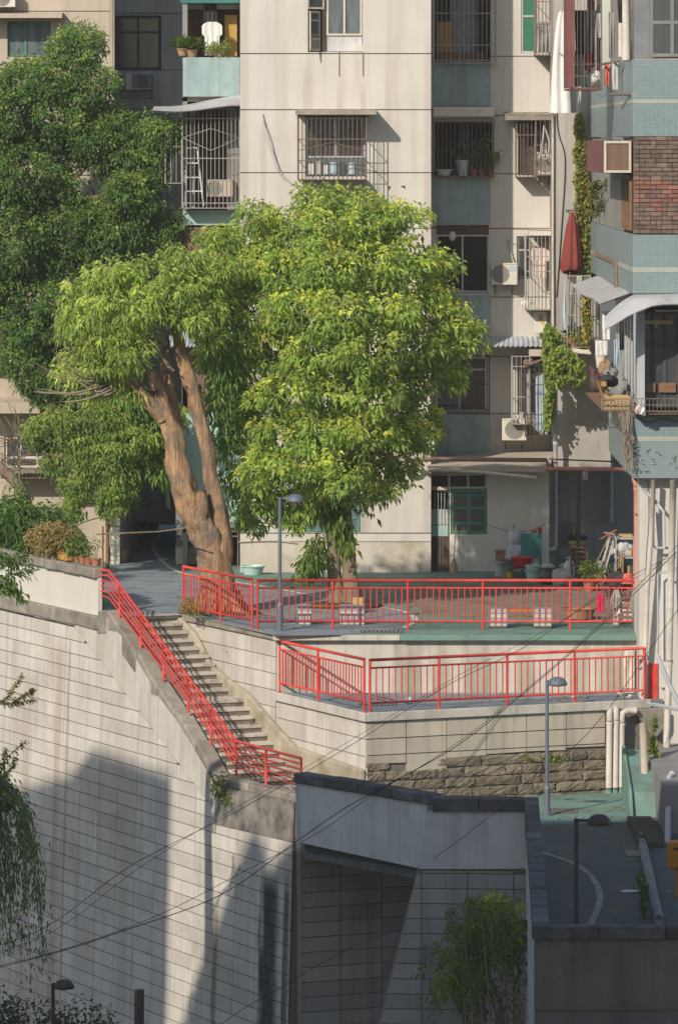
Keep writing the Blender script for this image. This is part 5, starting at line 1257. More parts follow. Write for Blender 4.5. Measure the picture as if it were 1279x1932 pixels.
# --- dense dark tree in front of the beige block
T3 = 131.2
t3_ = thing('tree', 'tall dense dark green tree with small leaves in front of the beige block', 'tree', (X(-10,T3), T3, 0))
b3 = pxblobs([(55,150,60,48),(146,112,26,30),(20,215,72,76),(110,225,86,76),(178,170,34,28),(60,330,96,80),(188,285,62,56),(30,450,86,90),(140,430,84,76),(245,300,46,46),(262,368,52,56),(235,440,62,50),(60,560,90,86),(165,500,70,40),(312,440,30,42),(50,640,50,52),(110,720,72,56),(150,620,56,66),(290,262,24,30),(-40,300,70,120),(-40,510,70,100),(200,230,30,30),(128,84,16,14),(158,74,14,10),(220,680,50,60,.5),(235,610,60,60,.8),(190,760,60,40,.3)], T3, 1.2, 9)
crown(t3_, ragged([(x,y,z,a*.88,b_*.95,c*.85) for x,y,z,a,b_,c in b3], 5, .22, .50, 53), 14, 22, 20, .088, .046, (0.075,0.155,0.045), (0.165,0.27,0.068), (0.36,0.44,0.10), droop=.25, down=.35, pyoung=.26, tuft=.20, shell=.12, lum=.35)
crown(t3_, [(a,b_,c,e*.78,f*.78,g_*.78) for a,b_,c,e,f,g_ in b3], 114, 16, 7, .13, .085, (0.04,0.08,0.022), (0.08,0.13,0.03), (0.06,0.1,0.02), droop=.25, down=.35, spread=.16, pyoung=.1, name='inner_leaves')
limb(t3_, 'trunk', [P(-80,1090,T3), P(-78,980,T3), P(-52,800,T3), P(20,600,T3), P(64,430,T3), P(80,230,T3)], [.42,.34,.3,.24,.16,.06], 'bark2', 12, .06, 12)
for i, (a, b) in enumerate([((0,650),(140,600)),((50,520),(180,450)),((60,500),(10,380)),((70,420),(190,290)),((75,330),(60,150)),((20,610),(200,700)),((72,400),(260,370))]):
    limb(t3_, 'branch', [P(*a,T3), P((a[0]+b[0])/2,(a[1]+b[1])/2-10,T3-.2), P(*b,T3)], [.12,.08,.03], 'bark2', 7, .05, 130+i)
# --- lighter creeper foliage that spills over the garden wall
t4 = thing('shrub', 'light green creeper spilling over the garden wall below the dark tree', 'shrub', (X(150,132), 132, 0))
b4 = pxblobs([(190,795,46,36),(125,805,34,36),(240,835,38,44,-.3),(165,855,36,36),(222,900,28,28,-.2),(112,862,24,26),(150,915,18,28,-.2),(185,895,22,22),(90,825,20,24),(140,950,10,20,-.2),(70,805,18,18),(200,850,30,32),(205,940,16,18,-.2)], 128.8, 1.3, 11)
crown(t4, ragged(b4, 3, .12, .26, 55), 15, 24, 20, .095, .05, (0.13,0.215,0.05), (0.25,0.35,0.075), (0.40,0.44,0.11), droop=.3, down=.8, pyoung=.3, tuft=.19)
for i in range(9):
    x = gt.uniform(80, 250); limb(t4, 'stem', [P(x,760,130.6), P(x+gt.uniform(-15,15),850,130.3), P(x+gt.uniform(-20,20),gt.uniform(900,960),130)], [.02,.015,.006], 'twig', 5, 0, 150+i)
# --- broad leaved shrub over the passage
t5 = thing('shrub', 'broad leaved green shrub hanging over the mouth of the dark passage', 'shrub', (X(300,131), 131, 1))
b5 = pxblobs([(255,790,30,26,.4),(290,845,32,36),(300,790,26,30,.3),(268,880,28,22,-.2),(306,885,22,18),(240,765,18,18)], 129.6, 1.2, 12)
crown(t5, ragged(b5, 3, .12, .24, 56), 16, 12, 22, .17, .075, (0.09,0.175,0.04), (0.19,0.30,0.06), (0.36,0.42,0.085), droop=.4, down=.8, pyoung=.26, tuft=.27)
limb(t5, 'stem', [P(318,960,130), P(312,900,129.8), P(295,830,129.6)], [.05,.04,.02], 'twig', 6, 0, 170)
# --- slanting grey trunk and bare twiggy shrub at the far left
t6 = thing('tree', 'bare grey trunk leaning beside the grilled lower window', 'tree', (X(70,127), 127, 0))
limb(t6, 'trunk', [P(64,1010,127), P(52,955,127), P(34,915,127), P(0,882,127.1), P(-30,868,127.2)], [.15,.14,.14,.13,.12], 'bark2', 10, .06, 14)
crown(t6, pxblobs([(30,922,14,10,-.2),(40,930,10,8,-.2)], 127, 1, 3), 19, 60, 5, .10, .06, (0.09,0.16,0.04), (0.16,0.24,0.05), (0.3,0.36,0.08), name='shoots')
t7 = thing('shrub', 'bare twiggy shrub in front of the grilled lower window', 'shrub', (X(36,129), 129, .8))
for i in range(54):
    a = gt.uniform(-.3, 3.45); ln = gt.uniform(50, 105); s = (36+gt.uniform(-3,3), 868+gt.uniform(-40,25))
    e = (s[0]+ln*.9*math.cos(a), s[1]-ln*.8*math.sin(a)); m_ = ((s[0]*.5+e[0]*.5)+gt.uniform(-10,10), (s[1]*.5+e[1]*.5)+gt.uniform(-10,10))
    limb(t7, 'bare_twig', [P(*s,129), P(*m_,128.8+gt.uniform(-.4,.3)), P(*e,128.7+gt.uniform(-.7,.5))], [.012,.009,.004], 'twig', 4, 0, 200+i, 3)
limb(t7, 'stem', [P(38,940,129), P(36,880,129), P(37,830,129)], [.03,.025,.015], 'bark2', 6, .05, 199)
# --- planter greenery behind the coping
t8 = thing('shrub', 'feathery dark green shrub in the planter behind the flower pots', 'shrub', (X(30,126), 126, .8))
crown(t8, pxblobs([(20,985,46,40),(70,1000,36,34),(-10,1020,40,40),(95,985,24,20,.2),(50,1030,44,24),(110,1010,20,18,.2)], 126.0, 1.0, 13), 17, 95, 6, .15, .028, (0.08,0.17,0.045), (0.16,0.28,0.07), (0.32,0.40,0.10), droop=.5, down=.2, spread=.12, pyoung=.25)
limb(t8, 'stem', [P(30,1060,126), P(28,1000,126)], [.03,.02], 'twig', 6, 0, 260)
# --- ivy: leaves laid over a wall
def ivy(name, label, patches, seed, n, ll, dark, mid, young, hug=.07, stems=3):
    px0, py0, d0 = patches[0][0], patches[0][1], patches[0][4]
    root = thing(name, label, 'climber', P(px0, py0, d0)); rg = np.random.default_rng(seed); PB, DV, CO, LL = [], [], [], []
    tot = sum(p[2]*p[3] for p in patches)
    for (px, py, rx, ry, d) in patches:
        m = int(n*rx*ry/tot); a = rg.uniform(0, 6.283, m); r = np.sqrt(rg.random(m))*(1+.15*np.sin(a*3+seed))
        x = px + rx*r*np.cos(a); y = py + ry*r*np.sin(a); dd = d - np.abs(rg.normal(0, hug, m)) - .02
        PB.append(np.stack([(x-CX)*dd/F, dd, HC-(y-HZ)*dd/F], 1)); v = rg.normal(0, .7, size=(m,3)); v[:,1] -= .5; v[:,2] -= .7; DV.append(v)
        t = rg.random((m,1)); c = np.array(dark)*(1-t)+np.array(mid)*t; yo = rg.random(m) < .3; c[yo] = np.array(young)*rg.uniform(.7,1.2,(yo.sum(),1)); CO.append(c); LL.append(ll*rg.uniform(.6,1.2,m))
    PB, DV, CO, LL = map(np.concatenate, (PB, DV, CO, LL))
    leaf_mesh('foliage', PB, DV, LL, LL*.85, CO, root, .2, seed)
    for s in range(stems):
        k = [P(p[0]+gt.uniform(-.3,.3)*p[2], p[1]+gt.uniform(-.5,.5)*p[3], p[4]-.03) for p in patches]
        if len(k) == 1: k.append(P(patches[0][0], patches[0][1]+patches[0][3], patches[0][4]-.03))
        limb(root, 'stem', k, [.014,.01], 'twig', 5, 0, 300+seed*7+s, 3)
    return root
ivy('ivy', 'tall column of yellow green ivy climbing the cement tower', [(1092,235,9,24,131),(1096,280,12,36,131),(1098,330,13,40,131),(1100,380,14,40,131),(1103,430,14,40,131),(1104,480,14,40,131),(1108,512,11,20,131)], 31, 5200, .085, (0.10,0.16,0.04), (0.24,0.28,0.06), (0.42,0.32,0.08), hug=.10)
ivy('ivy', 'thin ivy runners across the grey wall beside the timber window', [(1128,350,18,12,126),(1150,346,12,12,123.5),(1120,372,8,16,127),(1140,386,16,10,124.5),(1155,362,7,16,123),(1122,395,8,14,127)], 32, 900, .075, (0.05,0.08,0.025), (0.11,0.14,0.035), (0.22,0.24,0.05), hug=.06)
ivy('ivy', 'thick bright ivy heaped over the corner balcony', [(1042,650,20,34,130.2),(1050,700,26,30,130),(1072,690,26,28,130),(1088,704,12,22,130),(1036,740,8,40,130.6),(1034,780,8,30,130.8),(1036,625,10,16,130.4),(1060,670,26,16,130)], 33, 5200, .10, (0.11,0.19,0.045), (0.24,0.33,0.07), (0.40,0.44,0.10), hug=.16)
ivy('ivy', 'shaded ivy trailing down the grey alley wall', [(1075,745,14,20,133.9),(1095,772,22,14,133.9),(1125,795,20,14,133.9),(1140,815,12,14,133.9),(1100,735,18,16,133.9),(1068,770,8,30,133.9),(1108,820,10,8,133.9)], 34, 1900, .09, (0.035,0.07,0.02), (0.08,0.13,0.035), (0.18,0.22,0.05), hug=.06)
ivy('ivy', 'dark green tuft growing out of the alley wall', [(1110,950,22,12,134.9),(1125,958,14,10,134.9)], 35, 700, .10, (0.03,0.07,0.02), (0.07,0.13,0.03), (0.12,0.2,0.04), hug=.12, stems=1)
ivy('ivy', 'yellow flowering vine on the small barred balcony', [(1106,560,7,24,130.1),(1108,620,7,34,130.1),(1104,590,6,20,130.1)], 36, 650, .08, (0.12,0.15,0.03), (0.24,0.24,0.05), (0.5,0.42,0.06), hug=.06)
ivy('weed', 'weeds along the top of the stone courses by the lamp post', [(1035,1430,14,6,108.6),(1052,1432,10,7,108.6),(995,1429,6,4,109.0)], 37, 420, .06, (0.09,0.13,0.03), (0.18,0.23,0.05), (0.33,0.34,0.07), hug=.05, stems=1)
ivy('weed', 'weeds in the corner where the pipes meet the blue block', [(1232,1395,5,22,110.2),(1228,1420,6,16,110.2),(1234,1365,5,14,110.2),(1240,1450,4,50,109.8)], 38, 500, .07, (0.08,0.13,0.03), (0.17,0.22,0.05), (0.33,0.33,0.07), hug=.08, stems=1)
ivy('weed', 'weeds growing on the verge below the slanting pipe', [(1215,1595,16,18,104),(1200,1580,10,10,105.5),(1228,1612,12,12,103)], 39, 1500, .085, (0.03,0.075,0.02), (0.07,0.14,0.035), (0.13,0.2,0.04), hug=.25, stems=1)
ivy('weed', 'low weeds along the pipe at the road edge', [(1215,1690,6,30,93.6),(1210,1660,5,14,94.6)], 40, 700, .07, (0.03,0.075,0.02), (0.07,0.14,0.035), (0.12,0.2,0.04), hug=.2, stems=1)
# small bush growing from the left wall
t9 = thing('shrub', 'small bush growing out of the left wall under the stair railing', 'shrub', LW0 + B*s_at(430,LW0) - A*.1 + UP*(Z(1485,111.5)))
crown(t9, pxblobs([(432,1485,20,18,-.35),(412,1475,12,8,-.35),(446,1498,12,14,-.4),(430,1508,14,8,-.35),(420,1490,12,12,-.5)], 111.3, 1.0, 15), 18, 85, 5, .085, .05, (0.09,0.13,0.035), (0.17,0.22,0.05), (0.33,0.34,0.10), droop=.3, down=.4, spread=.07)
limb(t9, 'stem', [P(430,1520,111.6), P(431,1495,111.2), P(426,1478,111.0)], [.02,.014,.006], 'twig', 5, 0, 270)
# foreground trees that lean in from the left
def frond(parent, pts, d, n, ll, cols, seed, wid=.03, spread=.5):
    rg = np.random.default_rng(seed); sp = smooth_pts([P(px,py,d+(rg.random()-.5)*.3) for px, py in pts], 8)
    a = np.array([tuple(p) for p in sp]); t = rg.random(n)*(len(a)-1.001); i = t.astype(int); f = (t-i)[:,None]
    p = a[i]*(1-f)+a[i+1]*f; dr = a[np.minimum(i+1,len(a)-1)]-a[i]; dr /= np.linalg.norm(dr,axis=1,keepdims=True)
    v = dr*.8 + rg.normal(0, spread, size=(n,3)); v[:,2] -= .25
    tt = rg.random((n,1)); c = np.array(cols[0])*(1-tt)+np.array(cols[1])*tt
    leaf_mesh('foliage', p + rg.normal(0, wid, size=(n,3)), v, ll*rg.uniform(.6,1.2,n), ll*.3*rg.uniform(.7,1.2,n), c, parent, .35, seed)
    limb(parent, 'branch', [tuple(q) for q in sp[::4]], [.02,.006], 'twig', 5, 0, seed, 3)
TF = 104.0
tf = thing('tree', 'foreground tree leaning in from beyond the picture edge with trailing fronds', 'tree', (X(-90,TF), TF, -11.2))
limb(tf, 'trunk', [(X(-90,TF),TF,-11.2), P(-95,1700,TF), P(-80,1400,TF), P(-100,1100,TF), P(-90,960,TF)], [.3,.26,.2,.15,.06], 'bark2', 10, .06, 21)
lit = ((0.14,0.20,0.045), (0.26,0.30,0.07)); shade_leaf = ((0.07,0.13,0.04), (0.16,0.24,0.06))  # trailing fronds take darker leaf colours for the shade they hang in
for i, pts_ in enumerate([[(-90,1150),(-20,1110),(20,1085),(62,1075)],[(-90,1120),(-30,1070),(10,1058),(48,1050)],[(-90,1150),(-20,1120),(20,1110),(42,1132)],[(-90,1090),(-30,1050),(5,1050),(30,1065)],[(-90,1140),(-20,1095),(15,1100),(28,1112)]]):
    frond(tf, pts_, TF, 230, .13, ((0.10,0.19,0.05),(0.20,0.29,0.08)), 400+i, .06)
for i, pts_ in enumerate([[(-90,1360),(-20,1325),(20,1328),(66,1320)],[(0,1328),(14,1315),(28,1295),(43,1272)],[(20,1330),(35,1318),(55,1306),(60,1302)],[(-90,1500),(-20,1480),(5,1440),(48,1398)],[(-60,1490),(-5,1470),(8,1430),(10,1412)],[(-60,1480),(0,1468),(20,1450),(30,1430)]]):
    frond(tf, pts_, TF, 150, .085, ((0.16,0.19,0.045),(0.34,0.33,0.09)), 420+i, .022, .6)
for i in range(24):
    x = gt.uniform(-60, 72); y0 = 1490 + abs(x)*.9 + gt.uniform(-20, 40); ln = gt.uniform(120, 300)
    frond(tf, [(x-50,y0-60),(x-10,y0-20),(x+10,y0+ln*.4),(x+gt.uniform(5,30),y0+ln)], TF+gt.uniform(-1,1), 170, .12, shade_leaf, 440+i, .085, .4)
# bamboo in front of the shaded wall
bb = thing('bamboo', 'drooping bamboo clump in front of the shaded scored wall', 'bamboo', (X(920,97), 97, -11.2))
for i in range(22):
    x0 = gt.uniform(880, 990); top = gt.uniform(1690, 1780); lean = gt.uniform(-50, 10)
    if i % 3 == 0: lean = gt.uniform(-120, -60); top = gt.uniform(1780, 1860)
    frond(bb, [(x0,2050),(x0+lean*.1,1900),(x0+lean*.4,top+30),(x0+lean*.7,top),(x0+lean*1.05,top+gt.uniform(30,90))], 97+gt.uniform(-.8,.8), 110, .14, ((0.08,0.15,0.04),(0.20,0.28,0.06)), 480+i, .08, .6)
crown(bb, ragged(pxblobs([(955,1715,30,20),(922,1705,18,16),(975,1760,18,24),(908,1750,24,14),(948,1775,26,16),(866,1800,22,12),(925,1812,24,12),(846,1852,22,11),(880,1870,22,12)], 97.2, 1.2, 21), 2, .12, .25, 54), 22, 17, 13, .12, .026, (0.13,0.21,0.05), (0.33,0.43,0.08), (0.52,0.54,0.11), droop=.5, down=.8, tuft=.2)
# dark bushes at the foot of the wall
for i, (lab, px, py, d, rr) in enumerate([('low dark bush below the lamp at the foot of the wall', 60, 1945, 103, (60,46)), ('low dark bush with sparse twigs at the foot of the wall', 150, 1935, 102, (54,36)), ('dark bush in the bottom corner under the trailing fronds', -5, 1925, 102, (36,56))]):
    t = thing('shrub', lab, 'shrub', (X(px,d), d, -11.2))
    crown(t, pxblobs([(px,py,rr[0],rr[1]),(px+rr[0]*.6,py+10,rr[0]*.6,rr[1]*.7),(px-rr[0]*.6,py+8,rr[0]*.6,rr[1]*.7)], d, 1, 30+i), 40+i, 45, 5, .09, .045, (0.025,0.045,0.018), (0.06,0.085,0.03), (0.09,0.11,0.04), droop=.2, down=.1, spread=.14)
    limb(t, 'stem', [(X(px,d),d,-11.2), P(px+5,py-10,d)], [.04,.012], 'twig', 5, 0, 350+i)

# fallen leaves
rg = np.random.default_rng(77); n = 900; PB = []; 
def drop(n, f): 
    for _ in range(n): PB.append(f())
drop(420, lambda: (gt.uniform(-3.0, 5.8), gt.uniform(114.2, 128), .014)); drop(120, lambda: (gt.uniform(-.6, 5.6), gt.uniform(111.5, 113.2), ZL+.012)); drop(200, lambda: (gt.uniform(3.4, 6.2), gt.uniform(88, 109.5), ZR+.014))
def on_step(): 
    i = gt.randrange(NST); p = S0 - A*gt.uniform(.05, 1.35) + B*(edges[i][0]+gt.uniform(.05,.3)); return (p.x, p.y, edges[i][2]+.014)
drop(110, on_step); PB = np.array(PB); n = len(PB); v = rg.normal(size=(n,3)); v[:,2] *= .08; t = rg.random((n,1))
o = leaf_mesh('fallen_leaves', PB, v, rg.uniform(.06,.13,n), rg.uniform(.03,.055,n), np.array((.22,.14,.05))*(1-t)+np.array((.34,.30,.08))*t, None, .05, 78); o['kind'] = 'stuff'
# ------------------------------------------------------------------ street furniture and small things
def lamp(label, px, d, zg, ztop, side=1, arm=.32, m='post'):
    x = X(px, d); root = thing('street_lamp', label, 'street lamp', (x, d, zg), 'low grey lamps with domed heads')
    H = ztop - zg; mb = MB()
    mb.lathe([(.085,0),(.085,.02),(.062,.03),(.062,.55),(.045,.60),(.038,.62),(.036,H),(.0,H)], (x,d,zg), 12); build('pole', mb, M[m], root, smooth=False)
    mb = MB(); mb.tube([(x,d,zg+H-.03),(x+side*arm*.6,d,zg+H-.03)], .024, 8); build('arm', mb, M[m], root, smooth=True)
    c = (x+side*(arm*.5+.18), d, zg+H-.10); prof = [(.195,0),(.20,.025),(.19,.06),(.165,.11),(.115,.15),(.055,.168),(.0,.172)]
    mb = MB(); mb.lathe(prof, c, 20); build('lamp_head', mb, M[m], root, smooth=True)
    mb = MB(); mb.lathe([(.0,-.025),(.10,-.02),(.155,-.004),(.155,.0)], c, 16); build('lens', mb, M['greyplastic'], root, smooth=True)
    mb = MB(); mb.box(x-.12,x+.12,d-.12,d+.12,zg-.02,zg+.015); build('base_plate', mb, M[m], root)
    return root
lamp('grey lamp post standing at the upper railing between the two trees', 528, 114.3, 0, Z(938,114.3))
lamp('grey lamp post standing on the green road before the stone courses', 1032, 107.7, ZR, Z(1284,107.7), arm=.06)
lamp('black looking lamp post in the shade behind the front parapet', 1087, 86.0, ZR, Z(1545,86.0), arm=.38, m='darkiron')  # same grey lamp, coloured near black for the shade it stands in
lamp('lamp with drooped head rising from the dark bushes at the foot of the wall', 100, 101.0, -11.2, Z(1856,101), arm=.05, m='darkiron')
mb = MB(); mb.tube([(X(265,112),111.2,-11.2),(X(265,112),111.2,Z(1868,111.2))], .11, 8, True, .1)
o = build('post', mb, M['darkwood']); tag(o, 'short dark weathered post with a green tuft at the foot of the wall', 'post')
# air conditioners
def ac(label, d, px0, px1, py0, py1, dep=.32, fan=.5, fr=.42, m='acwhite', logo=None, bracket=True):
    x0, x1, z0, z1 = hole(d, px0, px1, py0, py1); root = thing('air_conditioner', label, 'air conditioner', (x0, d, z0))
    mb = MB(); mb.box(x0, x1, d-dep, d-.06, z0, z1); build('body', mb, M[m], root, bevel=.015)
    cx_, cz = x0+(x1-x0)*fan, (z0+z1)/2; r = (z1-z0)*fr; mb = MB()
    for q in (1, .8, .6, .4, .2): mb.tube([(cx_+r*q*math.cos(R(a)), d-dep-.012, cz+r*q*math.sin(R(a))) for a in range(0, 361, 20)], .007, 4, False)
    for a in range(0, 360, 30): mb.tube([(cx_, d-dep-.014, cz), (cx_+r*math.cos(R(a)), d-dep-.014, cz+r*math.sin(R(a)))], .005, 4, False)
    build('fan_grille', mb, M['acdark'], root)
    mb = MB(); mb.lathe([(r,0),(r,.004)], (0,0,0), 24); mb.v = [(cx_+a, d-dep-.002-c, cz+b) for a, b, c in mb.v]; build('fan_recess', mb, M['acdark'] , root)
    mb = MB(); mb.box(x0+.008, x1-.008, d-dep-.004, d-dep-.001, z1-.035, z1-.025); build('seam', mb, M['acdark'], root)
    if logo:
        mb = MB(); mb.box(x1-(x1-x0)*.32, x1-.03, d-dep-.005, d-dep-.001, z1-.20, z1-.08); build('label_plate', mb, M[logo], root)
    if bracket:
        for f in (.15, .82):
            x = x0+(x1-x0)*f; mb = MB(); mb.box(x-.02, x+.02, d-dep, d, z0-.04, z0-.002); mb.tube([(x, d-dep+.05, z0-.04), (x, d-.01, z0-.24)], .014, 5); build('bracket', mb, M['darkiron'], root)
    return root
ac('cream outdoor air conditioner with a blue label beside the sliding window', D2-.0, 926, 975, 495, 536, .42, .34, .40, 'acwhite', 'bluecloth')
ac('cream outdoor air conditioner with a round fan above the ground floor eave', D2-.10, 946, 992, 788, 829, .45, .5, .42)
ac('outdoor air conditioner behind the bars with the leaning ladder', DB+.45, 390, 440, 338, 370, .4, .3, .42, 'beige', bracket=False)
ac('yellowed air conditioner on the corner beside the coiled hose', D2-.05, 1013, 1040, 290, 328, .55, .5, .4, 'acwhite')
ac('air conditioner above the ledge of the topmost beige window', DL, -30, 31, -20, 13, .5, .6, .42)
def winac(label, d, px0, px1, py0, py1):
    x0, x1, z0, z1 = hole(d, px0, px1, py0, py1); root = thing('air_conditioner', label, 'air conditioner', (x0, d, z0))
    mb = MB(); mb.box(x0, x1, d-.35, d, z0+(z1-z0)*.33, z1); build('body', mb, M['acwhite'], root, bevel=.012)
    mb = MB(); mb.box(x0+.16, x1+.03, d-.37, d-.351, z0+(z1-z0)*.40, z1-.02); build('grille', mb, M['acdark'], root)
    for i in range(9):
        z = z0+(z1-z0)*(.42+.055*i); mb = MB(); mb.box(x0+.32, x1-.05, d-.385, d-.371, z, z+.012); build('fin', mb, M['darkiron'], root)
    mb = MB()
    for x in (x0-.12, x1+.06):
        mb.tube([(x, d-.4, z0), (x, d-.4, z1-.05)], .014, 5); mb.tube([(x, d-.4, z0), (x, d, z0)], .014, 5); mb.tube([(x, d-.4, z1-.1), (x, d, z1-.1)], .014, 5)
    mb.tube([(x0-.12, d-.4, z0), (x1+.06, d-.4, z0)], .014, 5); mb.tube([(x0-.12, d-.4, z0+(z1-z0)*.3), (x1+.06, d-.4, z0+(z1-z0)*.3)], .014, 5)
    build('support_cage', mb, M['darkiron'], root); return root
winac('window air conditioner in a rusty support cage in the dark recess', DK, 238, 284, 137, 184)

# pots and plants
def pot(label, x, y, z, r, h, m='terra', kind='bush', fh=.3, fr=.2, cols=None, seed=0, cat='potted plant', group=None):
    root = thing('potted_plant', label, cat, (x, y, z), group)
    mb = MB(); mb.lathe([(r*.68,0),(r*.95,h*.86),(r*1.08,h*.87),(r*1.08,h),(r*.9,h),(r*.88,h*.9),(0,h*.9)], (x,y,z), 14); build('pot', mb, M[m], root)
    c = cols or ((0.05,0.10,0.025), (0.12,0.19,0.04), (0.28,0.32,0.06))
    if kind == 'bush': crown(root, [(x,y,z+h+fh*.5,fr,fr,fh*.55)], 600+seed, 240, 4, .085, .04, *c, droop=.3, down=.2, spread=.05, name='foliage', zy=-1)
    if kind == 'spiky':
        rg = np.random.default_rng(600+seed); n = 150; v = rg.normal(0,.55,size=(n,3)); v[:,2] = np.abs(v[:,2])+.7
        t = rg.random((n,1)); leaf_mesh('foliage', np.tile([[x,y,z+h]],(n,1))+rg.normal(0,.03,size=(n,3)), v, fh*rg.uniform(.6,1.15,n), np.full(n,.022), np.array(c[0])*(1-t)+np.array(c[1])*t, root, .3, seed)
    if kind == 'tall':
        crown(root, [(x,y,z+h+fh*.3,fr*.6,fr*.6,fh*.32),(x+fr*.5,y,z+h+fh*.7,fr*.6,fr*.6,fh*.34),(x-fr*.4,y,z+h+fh*.55,fr*.5,fr*.5,fh*.3)], 600+seed, 110, 4, .13, .04, *c, droop=.4, down=.7, spread=.06, name='foliage', zy=-1)
        mb = MB(); mb.tube([(x,y,z+h*.8),(x+.02,y,z+h+fh*.9)], .012, 5); build('stem', mb, M['twig'], root)
    if kind == 'bare':
        for i in range(6):
            mb = MB(); a = seed+i*1.1; mb.tube([(x,y,z+h*.9),(x+.05*math.cos(a),y+.05*math.sin(a),z+h+fh*.5),(x+fr*math.cos(a),y+fr*math.sin(a),z+h+fh)], [.008,.006,.003], 4); build('stem', mb, M['twig'], root)
        crown(root, [(x,y,z+h+fh*.7,fr,fr,fh*.4)], 600+seed, 60, 3, .06, .03, *c, droop=.3, down=.2, spread=.05, name='foliage', zy=-1)
    return root
def cop(px): 
    s = s_at(px, LW0); p = LW0 + B*s + A*.17; return p.x, p.y, LP(184,1073)[1]+.015
yel = ((0.09,0.13,0.035), (0.30,0.24,0.08), (0.62,0.40,0.20))
grn = None
x, y, z = cop(168); pot('terracotta flower pot at the stair end of the coping with dark sprigs', x, y, z, .12, .17, 'terra', 'bare', .42, .14, grn, 1, group='flower pots on the coping')
for i, (px, r, h, m_, k, fh, fr, c, lab) in enumerate([
    (154, .10, .15, 'terra', 'bare', .25, .12, grn, 'small terracotta pot with thin grey stems, second from the stair end'),
    (144, .11, .17, 'terra', 'bush', .22, .14, grn, 'small terracotta pot with a low green sprig, third from the stair end'),
    (133, .10, .17, 'terra', 'bush', .38, .22, grn, 'small terracotta pot with a round green plant beside the ochre trough'),
    (92, .11, .15, 'terra', 'bush', .42, .30, yel, 'terracotta pot with yellow blooms beyond the ochre trough'),
    (80, .09, .15, 'greyplastic', 'bush', .55, .34, yel, 'grey pot under the tallest yellow blooms'),
    (62, .10, .14, 'terra', 'bush', .45, .30, yel, 'last small pot of yellow blooms next to the feathery shrub')]):
    x, y, z = cop(px); pot(lab, x, y, z, r, h, m_, k, fh, fr, c, 10+i, group='flower pots on the coping')
x, y, z = cop(112); root = thing('planter_trough', 'ochre flower trough full of yellow and green blooms on the coping', 'planter', (x,y,z), 'flower pots on the coping')
mb = MB(); mb.obox(Vector((x,y,z)) - B*.26 - A*.10, B*.52, A*.20, UP*.16); build('trough', mb, M['amberpot'], root, bevel=.015)
mb = MB(); mb.obox(Vector((x,y,z)) - B*.275 - A*.115 + UP*.161, B*.55, A*.23, UP*.02); build('rim', mb, M['amberpot'], root)
crown(root, [(x-.16,y+.3,z+.45,.30,.2,.27),(x+.08,y,z+.42,.26,.2,.24),(x-.3,y+.5,z+.55,.28,.2,.22)], 650, 170, 5, .085, .045, *yel, droop=.3, down=.1, spread=.06, name='foliage', zy=-1)
cap = (X(218,132.6), 132.65, Z(977,132.6))
pot('terracotta pot with a bright feathery plant on the pale pier', *cap, .13, .22, 'terra', 'spiky', .75, .3, ((0.10,0.19,0.04),(0.17,0.28,0.05),(0.3,0.4,0.07)), 20)
crown(thing('shrub','bright green feathery plant spreading above the pale pier','shrub',(cap[0],cap[1],cap[2]+.3)), pxblobs([(222,930,22,30),(205,935,16,26),(240,940,18,20)],132.5,1,40), 61, 80, 5, .10, .03, (0.12,0.22,0.045), (0.20,0.31,0.055), (0.34,0.42,0.08), droop=.3, down=.2, spread=.1, zy=-1, name='foliage')
gx, gy, gz = G(436,1060); pot('brown tub with a bushy bright green plant beside the cream wall', gx, gy, 0, .22, .30, 'cardboard', 'bush', .55, .32, ((0.09,0.18,0.04),(0.17,0.28,0.05),(0.3,0.4,0.07)), 21)
gx, gy, gz = G(424,1062); pot('pale tub with a bushy plant next to the brown tub', gx, gy, 0, .17, .28, 'greyplastic', 'bush', .45, .25, None, 22)
for i, (px, py, lab, m_, k, fh, fr, r) in enumerate([(873,331,'tall off white pot with a thin shrub on the barred sill','greyplastic','tall',.4,.1,.18),(893,331,'terracotta pot with a climbing leafy plant on the barred sill','terra','tall',.6,.13,.09),(908,331,'brown pot with a climbing leafy plant at the sill end','terra','tall',.85,.15,.08),(925,331,'little pot with trailing leaves outside the bars','terra','tall',.45,.11,.06)]):
    d = D2-.16; pot(lab, X(px,d), d, Z(py,d), r, .40 if r > .15 else .16, m_, k, fh, fr, ((0.06,0.12,0.03),(0.13,0.2,0.045),(0.24,0.3,0.06)), 30+i)
d = D2-.16; root = thing('bowl', 'pale blue washing bowls on the barred sill', 'bowl', P(840,331,d))
mb = MB(); mb.lathe([(.14,0),(.22,.15),(.235,.15),(.235,.165),(.2,.16),(.13,.02),(0,.02)], P(838,331,d), 16); build('basin', mb, M['bluecloth'], root)
pot('rounded terracotta pot with agave and yellow leaves on the corner balcony', X(1083,DT-.55), DT-.55, Z(655,DT-.6), .25, .26, 'terra', 'spiky', .42, .3, ((0.05,0.09,0.05),(0.10,0.15,0.08),(0.2,0.25,0.1)), 40)
crown(thing('potted_plant','small yellow green plant in front of the agave on the corner balcony','potted plant',P(1090,645,DT-.7)), pxblobs([(1088,632,13,9,-.75),(1098,640,9,8,-.75)],DT,1,41), 62, 120, 5, .07, .03, (0.13,0.16,0.04), (0.26,0.27,0.06), (0.4,0.38,0.08), spread=.05, name='foliage', zy=-1)
